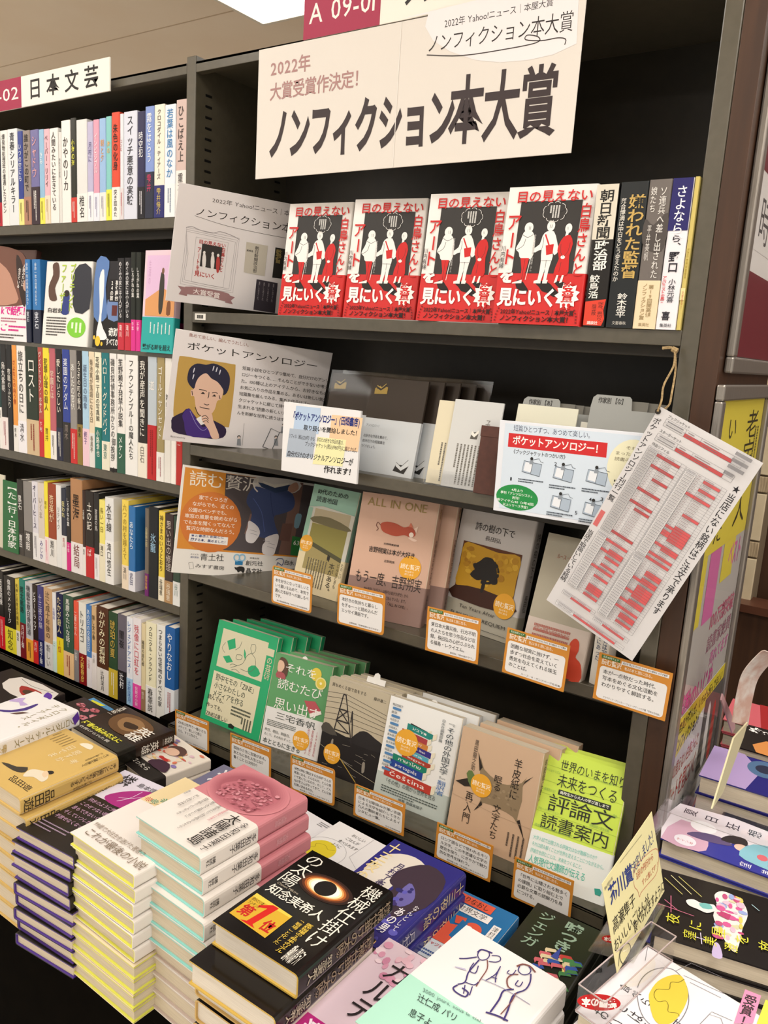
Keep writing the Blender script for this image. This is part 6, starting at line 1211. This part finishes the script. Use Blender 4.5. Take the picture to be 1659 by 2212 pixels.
sk([(1010, 900), (1000, 935), (1030, 960), (1070, 955), (1085, 930), (1070, 905)]); sk([(990, 905), (1030, 890), (1080, 905), (1115, 945)], IB, 1.6); sk([(1000, 960), (960, 960), (925, 990), (930, 1040), (960, 1060)], IB, 1.2); sk([(1085, 955), (1080, 1010), (1050, 1060), (1000, 1080)], IK, 1.2); sk([(970, 1060), (900, 1070), (870, 1130), (810, 1215)], IK, 1.4); sk([(1000, 1080), (960, 1110), (930, 1200), (900, 1270)], IK, 1.4); sk([(985, 1085), (950, 1150), (880, 1230)], IB); sk([(780, 1215), (860, 1240), (930, 1275)], IK, 1.6); sk([(940, 930), (925, 950), (960, 960), (985, 930)], IK, .8); sk([(1000, 1000), (980, 1030), (1010, 1040), (1030, 1010)])
it.poly([it.P(570, 905), it.P(640, 920), it.P(650, 935), it.P(575, 912)], '#b3aec8'); sk([(750, 990), (900, 1055), (1080, 1165)], '#8a86a8', .6); sk([(880, 905), (845, 960), (780, 1000)], IK, .9); sk([(880, 905), (850, 970), (845, 1015)], IK, .9); sk([(815, 975), (855, 990)])
it.Q('3000 jours, sous le ciel', (358, 1045), (750, 1265), (742, 1290), (350, 1080), '#5f7a72', -.002); it.Q('辻仁成 パリ', (330, 1085), (600, 1240), (575, 1290), (310, 1140), '#26302c', 0); it.Q('息子よ。', (275, 1185), (480, 1300), (455, 1350), (250, 1240), '#26302c', 0)
it.done(); lower(it, 4, lambda k: 'white ink-figure novel, %s in its pile' % ORD[k])
# ================================================================ POSTER HOLDERS ON THE END PANEL
XE = .9295
def side_item(root, y0, z0, w, h, x, eps=.0003): return Item(frame(Vector((x, y0, z0)), Vector((0, 1, 0)), Vector((0, 0, 1))), w, h, eps, root)
def holder(name, label, y0, y1, z0, z1):
    r = thing(name, label, 'poster frame', Matrix.Translation((XE, y0, z0)))
    for nm, a, b in (('left_rail', (0, 0, .0241), (.012, .024, z1-z0-.0241)), ('right_rail', (0, y1-y0-.024, .0241), (.012, y1-y0, z1-z0-.0241)), ('top_rail', (0, 0, z1-z0-.024), (.0125, y1-y0, z1-z0)), ('bottom_rail', (0, 0, 0), (.0125, y1-y0, .024))):
        q = MB(); q.box(a, b, ALU); q.build(nm, r, bevel=.003)
    q = MB(); q.box((.0002, .02, .02), (.0012, y1-y0-.02, z1-z0-.02), M('#8f8b85')); q.build('backing', r)
    q = MB(); q.add([(.008, .02, .02), (.008, y1-y0-.02, .02), (.008, y1-y0-.02, z1-z0-.02), (.008, .02, z1-z0-.02)], [(0, 1, 2, 3)], clear('frame_pane', .0, rough=.03)); q.build('pane', r)
    return r
def side_poster(name, label, y0, z0, w, h, col, x=XE+.003, slant=0):
    m = frame(Vector((x, y0, z0)), Vector((0, 1, 0)), Vector((0, 0, 1))); r = thing(name, label, 'poster', m); q = MB()
    q.prism([(0, 0), (w, slant*.0), (w, h+slant), (0, h)], -.0008, 0, M(col)); q.build('sheet', r); return Item(m, w, h, .0003, r)
holder('poster_holder', 'tall aluminium poster holder on the side of the bookcase end', -.0, .415, .50, 1.375)
holder('poster_holder', 'upper aluminium poster frame cut by the right edge of the photo', .03, .66, 1.392, 2.25)
it = side_poster('poster', 'yellow handwritten poster at the top of the side holder', .03, 1.10, .36, .25, '#dccb4a')
it.z(1480, 780, 3.95)
it.T('老宝の人', 62, 8, 90, 92, '#2f2a18', .0, vert=True); it.T('いつか出た', 22, 10, 40, 96, '#3c3620', 0, vert=True); it.fine(84, 20, 96, 60, 2, '#6a612c', vert=True); it.done()
it = side_poster('poster', 'grey magazine poster with pink brush letters in the side holder', .03, .80, .36, .30, '#b9b4b0')
it.rect(0, 0, 18, 40, '#dccb4a'); it.rect(24, 0, 46, 42, '#cf6fa6'); it.rect(52, 0, 78, 24, '#dccb4a'); it.T('ベスト', 66, 2, 96, 20, '#d06aa4', .02)
it.T('100万部突破', 44, 40, 98, 52, '#c05a7a', .01); it.T('読書家絶賛', 44, 55, 98, 66, '#a0627a', .0); it.T('売れてます', 56, 68, 98, 78, '#cf6fa6', .01); it.T('感動のいじめ', 2, 78, 70, 96, '#cf4f96', .014); it.done()
it = side_poster('poster', 'white poster with yellow slanted heading and red title in the side holder', .03, .52, .36, .31, '#dcd9d6', x=XE+.0045)
it.poly([(0, 0), (100, 0), (100, 12), (56, 14), (0, 24)], '#dfce3e'); it.rect(60, 10, 100, 62, '#5c5a58'); it.poly([(70, 20), (76, 20), (78, 56), (70, 56)], '#e3e0dd', sm=2); it.poly([(84, 24), (90, 24), (92, 58), (84, 58)], '#b03a34', sm=2)
it.T('書店員が選んだ、いちばん読んでほしい', 2, 3, 96, 10, '#1f1c14', .02); it.T('ノンフィクション！', 3, 12, 52, 21, '#1f1c14', .03); it.T('目の見えない白鳥さんと', 2, 27, 56, 37, '#b8322e', .0); it.T('アートを見にいく', 3, 40, 56, 55, '#b8322e', .004); it.T('川内有緒', 3, 60, 40, 70, '#1f1c1a', .0)
it.fine(3, 73, 60, 88, 3, '#55504c'); it.poly([(40, 100), (62, 84), (100, 70), (100, 100)], '#a02420'); it.poly([(70, 92), (96, 76), (96, 80), (74, 96)], '#c9a23a'); it.done()
it = side_poster('poster', 'white poster with maroon panels in the upper frame', .056, 1.418, .58, .80, '#dcd8d6')
it.rect(0, 84, 100, 100, '#6e1a28'); it.rect(5, 68, 100, 80, '#dcd8d6'); it.rect(0, 60, 100, 66, '#6e1a28'); it.T('時代小説', 10, 70, 70, 79, '#4a4648', 0); it.stroke([(4, 30), (40, 36), (100, 44)], .8, '#6e1a28'); it.stroke([(4, 44), (40, 50), (100, 58)], .8, '#6e1a28'); it.ell(14, 14, 6, 5, '#8a2434'); it.T('時代', 6, 22, 30, 29, '#4a4648', 0); it.done()

# ================================================================ RIGHT DISPLAY TABLE
tr_ = thing('display_table', 'dark display counter on the right behind the bookcase end, under sideways books', 'table', Matrix())
q = MB(); q.box((.9310, -.62, .40), (2.3, 1.0, .43), BLACKP); q.build('table_top', tr_, bevel=.002); q = MB(); q.box((.9315, -.60, -.25), (2.28, .98, .40), WOOD); q.build('table_base', tr_)
def sbook(near, far, z, h, t, label, col, dxm=0, **k):
    """flat book whose head points left: near and far are its two head corners"""
    a = at(*near, 2, z); b = at(*far, 2, z); a.x += dxm; b.x += dxm; U = (b-a).normalized(); V = Vector((-U.y, U.x, 0))
    if V.x > 0: V = -V
    return book(frame(a-V*h, U, V), (b-a).length, h, t, label, col, **k)
def under(it, lab): n = max(1, int((it.m.translation.z-.4305)/(it.t0+.001))); pile(it, n, it.t0+.001, lab, lambda k, r: (r.uniform(-.002, .004), r.uniform(-.003, .003), r.uniform(-.015, .015)))
it = sbook((1243, 2182), (1399, 2042), .675, .222, .02, 'white novel with big yellow yolk shape lying sideways at lower right corner', '#e0dde2', r=.003)
it.T('おいしい', 8, 6, 16, 40, '#2c2a30', 0, rot=0, vert=True); it.T('ごはんが', 24, 10, 32, 44, '#2c2a30', 0, vert=True); it.T('食べられますように', 42, 6, 50, 60, '#2c2a30', 0, vert=True)
it.z(1200, 1680, 3.614)
it.stroke([(640, 1640), (700, 1540), (800, 1490), (920, 1500), (1010, 1600), (1040, 1740), (1000, 1860), (920, 1940), (800, 1960), (700, 1890), (650, 1780)], .6, '#77757c', px=True, sm=4, close=True)
it.poly([(728, 1720), (745, 1660), (800, 1590), (880, 1550), (960, 1540), (1005, 1580), (1035, 1680), (1020, 1760), (965, 1860), (900, 1920), (820, 1930), (760, 1870)], '#d2bb3a', px=True, sm=3)
it.stroke([(1005, 1575), (960, 1600), (900, 1600), (890, 1650), (850, 1655), (790, 1655), (768, 1700), (800, 1750), (860, 1745), (880, 1780), (880, 1830), (950, 1840), (965, 1865)], .6, '#7a6c18', px=True, sm=3)
for q in ([(700, 1430), (720, 1320)], [(940, 1510), (1060, 1450), (1300, 1560)], [(1000, 1545), (1320, 1690)], [(1050, 1600), (1290, 1720)], [(1075, 1980), (1200, 1850), (1290, 1880), (1330, 1990)], [(1200, 1850), (1220, 1830), (1380, 1900)]): it.stroke(q, .4, '#77757c', px=True)
it.poly([(1480, 1655), (1605, 1705), (1540, 1923), (1390, 1923)], '#e08ab0', px=True); it.Q('受賞！', (1485, 1690), (1580, 1725), (1500, 1960), (1400, 1930), '#2a2024', .02, vert=True); it.poly([(1640, 1735), (1750, 1780), (1680, 1980), (1570, 1923)], '#dcd24a', px=True); it.done()
under(it, lambda k: 'white yolk novel, %s in the sideways pile at lower right' % ORD[k])
it = sbook((1410, 2017), (1430, 1874), .69, .222, .026, 'black novel with painted star girl and yellow lettering lying sideways', '#1c1817', band='#e0dc4a', bandh=.2, r=.004, rough=.25)
it.z(1200, 1680, 3.614)
it.poly([(1020, 960), (1080, 955), (1130, 980), (1200, 990), (1240, 1000), (1250, 1040), (1180, 1060), (1110, 1030), (1040, 1000)], '#e3e0dc', px=True, sm=3); it.poly([(1120, 985), (1200, 990), (1225, 1030), (1150, 1025)], '#6fb3b0', px=True, sm=2)
it.poly([(1240, 920), (1300, 890), (1400, 930), (1470, 990), (1500, 1080), (1460, 1180), (1440, 1280), (1400, 1370), (1330, 1290), (1270, 1180), (1230, 1080), (1260, 1000)], '#e0d9d6', px=True, sm=3)
rb = random.Random(9)
for k in range(46):
    x = rb.uniform(1260, 1470); y = rb.uniform(930, 1260)
    if abs(x-1290-(y-900)*.35) < 150: it.ell(*it.P(x, y), rb.uniform(1.5, 5), rb.uniform(1, 3), rb.choice(('#c9558f', '#d9c25a', '#8f9fd0', '#b64a78', '#e0b0c4', '#c9c7a0')), 8)
it.poly([(1290, 1050), (1370, 1080), (1350, 1120), (1270, 1080)], '#b03a6a', px=True)
for x0_, y0_, x1_, y1_, c_ in ((800, 990, 1080, 1090, '#c96a8a'), (900, 930, 900, 1060, '#c96a8a'), (850, 960, 960, 1050, '#c96a8a'), (850, 790, 990, 920, '#c9c46a'), (900, 770, 1060, 920, '#d9d49a'), (960, 780, 1140, 940, '#c9c46a'), (1530, 1000, 1590, 1050, '#a9d0d6'), (1080, 1250, 1180, 1280, '#e0d0ea'), (1130, 1220, 1140, 1310, '#e0d0ea')): it.stroke([(x0_, y0_), (x1_, y1_)], .7, c_, px=True)
it.poly([(1240, 1300), (1280, 1320), (1300, 1420), (1220, 1400)], '#b9a9d0', px=True, sm=3)
for i, ch in enumerate('夜に星を放つ'): it.T(ch, 20, 6+i*12.5, 33, 14+i*12.5, '#d6d23a', 0)
for i, ch in enumerate('窪美澄'): it.T(ch, 6, 16+i*11, 17, 23.5+i*11, '#d6d23a', 0)
it.T('直木賞受賞', 20, 82, 60, 96, '#26241c', .01, vert=True); it.done()
under(it, lambda k: 'black star-girl novel, %s in the sideways pile' % ORD[k])
it = sbook((1419, 1807), (1462, 1733), .665, .222, .030, 'glossy violet blue novel with reclining kimono woman lying sideways', '#3a3c94', dxm=.006, r=.005, rough=.1)
it.z(1380, 1560, 5.946)
it.poly([(0, 0), (100, 0), (100, 80), (70, 100), (60, 60), (20, 20)], '#dcd4dc', sm=2); it.poly([(0, 0), (60, 6), (50, 24), (20, 30), (0, 26)], '#c9a2b8', sm=2)
it.ell(60, 22, 14, 9, '#eceaf0'); it.poly([(30, 14), (44, 20), (50, 34), (40, 44), (30, 30)], '#5a4a72', sm=3); it.poly([(44, 36), (62, 40), (66, 50), (50, 52)], '#2a2024', sm=3); it.ell(42, 50, 8, 5, '#e0b8a8')
it.poly([(24, 50), (60, 56), (70, 80), (50, 104), (14, 96), (14, 70)], '#7fb4c4', sm=3)
for u, v in ((36, 64), (50, 76), (30, 84), (56, 92), (24, 72)): it.ell(u, v, 7, 3.6, '#c9606a', 10)
it.poly([(26, 78), (52, 80), (50, 88), (24, 86)], '#b8322e'); it.ell(14, 15, 12, 7.5, '#e0dce6'); it.T('サイン本', 9, 9.5, 15, 21, '#b8424a', 0, vert=True)
for i, ch in enumerate('夏日狂想'): it.T(ch, 78, 5+i*15, 94, 15+i*15, '#2c2430', 0)
for i, ch in enumerate('窪美澄'): it.T(ch, 2, 52+i*14, 12, 60+i*14, '#e3e0ea', 0)
it.done(); under(it, lambda k: 'violet blue kimono novel, %s in the sideways pile' % ORD[k])
it = sbook((1505, 1672.5), (1538.6, 1609), .70, .222, .034, 'violet galaxy novel with lilac corner and gold lettering lying sideways', '#2c2a78', dxm=.004, r=.006, rough=.2)
it.poly([(0, 0), (100, 0), (100, 24), (60, 40), (0, 34)], '#a993c4', sm=1); it.ell(70, 42, 24, 13, '#4a6a90'); it.ell(70, 42, 12, 7, '#1f2440')
for k in range(30): it.ell(random.uniform(40, 96), random.uniform(50, 98), random.uniform(2, 8), random.uniform(1, 3), random.choice(('#6a62b0', '#4a48a0', '#8f86c9', '#1c1a50')), 9)
for i, ch in enumerate('汝、星のごとく'): it.T(ch, 24, 50+i*8, 33, 56+i*8, '#d0b05a', 0)
for i, ch in enumerate('凪良ゆう'): it.T(ch, 10, 50+i*9, 18, 56+i*9, '#d0b05a', 0)
it.done(); under(it, lambda k: 'violet galaxy novel, %s in its sideways pile' % ORD[k])
it = sbook((1500, 1775), (1560, 1690), .645, .222, .022, 'dark green black novel between the galaxy novel and kimono novel', '#1d1f1a', dxm=.03, r=.003)
for i, ch in enumerate('辻村深月'): it.T(ch, 70, 30+i*14, 84, 40+i*14, '#8fa893', 0)
for k in range(16): u = random.uniform(20, 60); v = random.uniform(40, 90); it.poly([(u-8, v-1), (u+4, v-4), (u+8, v-1), (u-4, v+3)], random.choice(('#d6cf72', '#c9606a', '#3f7a44', '#2c4fa0', '#e3dfa6')))
it.done(); under(it, lambda k: 'dark green black novel, %s in its sideways pile' % ORD[k])
it = sbook((1548, 1600), (1575, 1552), .66, .222, .026, 'black and orange novel with white brush kanji farthest back on right table', '#1f1a1a', dxm=.03, r=.004)
it.poly([(0, 20), (50, 24), (60, 60), (40, 100), (0, 100)], '#c98444', sm=2); it.poly([(60, 30), (96, 40), (90, 90), (70, 100)], '#8f8e92', sm=3); it.T('教誨', 72, 8, 92, 50, '#ece8e4', .03, vert=True); it.rect(14, 48, 40, 80, '#161212'); it.T('話題作', 20, 50, 34, 78, '#ece8e4', .02, vert=True); it.done()
under(it, lambda k: 'black and orange novel, %s in the farthest sideways pile' % ORD[k])
it = sbook((1532, 1545), (1556, 1500), .62, .20, .03, 'pink and red book edge against the end of the bookcase', '#c9606a', dxm=.03, r=.004); it.poly([(0, 40), (100, 30), (100, 60), (0, 70)], '#9c1f22'); it.done()
under(it, lambda k: 'pink and red book, %s in its pile' % ORD[k])
# hand-written yellow notice in a clear stand
m = frame(Vector((.996, -.393, .687)), Vector((.036, .995, .092)), Vector((-.246, -.08, .966)))
it = board('notice_card', 'cream handwritten notice card with blue brush kanji standing on the sideways books', 'card', m, .171, .1155, .0008, '#ded6a4', .6)
it.z(1200, 1680, 3.614)
it.Q('芥川賞', (405, 860), (590, 660), (612, 800), (430, 1010), '#24367c', .02); it.Q('決定しました！', (592, 680), (765, 375), (782, 490), (610, 760), '#2a3a78', 0)
it.Q('3月の刊行から', (625, 740), (760, 580), (765, 640), (632, 810), '#b8503c', .0); it.Q('ずっと推しです！！', (672, 800), (805, 640), (808, 690), (680, 850), '#b8503c', .0)
cl_ = [(610, 780), (620, 700), (680, 630), (760, 560), (800, 570), (800, 680), (780, 760), (720, 830), (665, 900), (655, 930), (640, 880), (615, 850)]
it.stroke(cl_, .5, '#c9806c', px=True, sm=3, close=True)
it.Q('高瀬隼子', (440, 1110), (610, 890), (628, 990), (452, 1240), '#26221e', .0); it.Q('おいしいごはんが', (450, 1280), (720, 900), (738, 980), (462, 1380), '#26221e', .0); it.Q('食べられますように', (600, 1130), (842, 790), (850, 880), (615, 1230), '#26221e', .0)
it.Q('第167回芥川賞', (378, 860), (440, 770), (446, 790), (384, 885), '#3a3a5a', 0); it.stroke([(500, 665), (670, 445)], .4, '#8f8a70', px=True)
it.stroke([(490, 1470), (505, 1340), (560, 1290), (585, 1330), (560, 1420), (520, 1450), (500, 1380), (540, 1290)], .7, '#3a3630', px=True, sm=3); it.done()
cs = thing('acrylic_card_stand', 'clear acrylic card stand holding the cream notice', 'stand', m)
q = MB(); CLR = clear('acrylic_sheet', .03); q.box((.03, -.006, -.004), (.15, .06, -.0016), CLR); q.box((.03, -.006, -.004), (.15, -.004, .008), CLR); q.build('plate', cs); q = MB(); q.box((.03, -.006, -.05), (.15, -.004, -.004), CLR); q.build('foot', cs)
# clear box with two red ovals
bx = thing('acrylic_box', 'clear acrylic box with red oval topic stickers on the sideways yolk novel', 'box', Matrix.Translation((0, 0, 0)))
a = at(1243, 2182, 2, .676); b = at(1399, 2042, 2, .676); U = (b-a).normalized(); V = Vector((U.y, -U.x, 0))
mbx = frame(a+V*.0, U, Vector((0, 0, 1))); bx.matrix_world = mbx
q = MB(); CB = clear('acrylic_walls', .05, (1, .985, .985))
L_ = (b-a).length
for A_, B_, D_ in (((0, 0, 0), (L_, 0, 0), (0, .034, 0)), ((0, 0, 0), (0, 0, .034), (0, .034, 0)), ((L_, 0, 0), (0, 0, .034), (0, .034, 0)), ((0, 0, .034), (L_, 0, 0), (0, .034, 0))):
    A_, B_, D_ = Vector(A_), Vector(B_), Vector(D_); q.add([A_, A_+B_, A_+B_+D_, A_+D_], [(0, 1, 2, 3)], CB)
for A_ in ((0, 0, 0), (L_, 0, 0), (0, .034, 0), (L_, .034, 0)): q.box((A_[0]-.0006, A_[1]-.0006, 0), (A_[0]+.0006, A_[1]+.0006, .034), M('#b9a9a9', .2))
for A_ in ((0, 0), (.034, 0), (0, .034), (.034, .034)): q.box((0, A_[1]-.0006, A_[0]-.0006), (L_, A_[1]+.0006, A_[0]+.0006), M('#b9a9a9', .2))
q.build('walls', bx)
def oval(P0, P1, label, z):
    a = at(*P0, 2, z); b = at(*P1, 2, z); U = (b-a); w_ = U.length; m = frame(a, U, Vector((0, .55, 1)))
    r = thing('oval_sign', label, 'sign', m, 'red oval topic signs'); q = MB(); pts = [(w_/2+w_/2*math.cos(k*math.pi/16), w_*.17+w_*.17*math.sin(k*math.pi/16)) for k in range(32)]; q.prism(pts, -.0006, 0, M('#b81418', .3)); q.build('plate', r)
    it = Item(m, w_, w_*.34, .0004, r); it.T('話題の本', 10, 22, 90, 78, '#f0e6e4', .04, rot=180); it.done()
oval((1247, 2180), (1341, 2186), 'red oval sign with upside-down white kanji near the bottom edge', .692)
oval((1300, 2035), (1345, 2040), 'smaller red oval sign half behind the cream notice card', .70)
# slips and cards standing on the right table
def sheet(name, label, cat, pts, x, col, bend=0):
    P = [at(px, py, 0, x) for px, py in pts]; q = MB(); n = len(P); off = Vector((.0012, 0, 0)); c = sum(P, Vector())/n
    V0 = [p-off for p in P]+[p+off for p in P]; q.add(V0, [tuple(range(n)), tuple(n+k for k in reversed(range(n)))]+[(k, (k+1) % n, n+(k+1) % n, n+k) for k in range(n)], M(col)); o = q.build(name); tag(o, label, cat); return o
sheet('price_card', 'pointed cream card seen nearly edge-on above the galaxy novel', 'card', [(1537, 1747), (1584, 1594), (1614, 1560), (1605, 1592), (1560, 1712)], 1.02, '#cfc7a2')
sheet('price_card', 'small maroon and white card standing beside the side poster holder', 'card', [(1581, 1584), (1557, 1512), (1560, 1498), (1586, 1560), (1587, 1572)], .985, '#b08a8e')
P = [at(*p, 1, .12) for p in ((1582, 1560), (1592, 1500), (1606, 1452), (1640, 1412), (1652, 1406))]
q = MB(); vs = []; 
cc = cr(P, 5)
for p in cc: vs += [p, p+Vector((.018, .05, -.02))]
q.add(vs, [(2*i, 2*i+1, 2*i+3, 2*i+2) for i in range(len(cc)-1)], noisy('flyer_print', '#c9a598', '#e0d8d2', 40, .4, 0)); o = q.build('curled_flyer'); sm_ = o.modifiers.new('s', 'SOLIDIFY'); sm_.thickness = .0015
tag(o, 'curled glossy flyer rising behind the side poster holder on the right', 'flyer')
# acrylic tray holding the glossy novel
q = MB(); a = at(1462, 1733, 2, .70); q.box((a.x-.012, a.y-.15, .665+.002), (a.x-.010, a.y+.02, .715), clear('tray_wall', .04)); q.box((a.x-.012, a.y+.018, .667), (a.x+.16, a.y+.02, .715), clear('tray_wall_b', .04)); tg = thing('acrylic_tray', 'clear acrylic tray around the glossy kimono novel', 'tray', Matrix()); q.build('walls', tg)
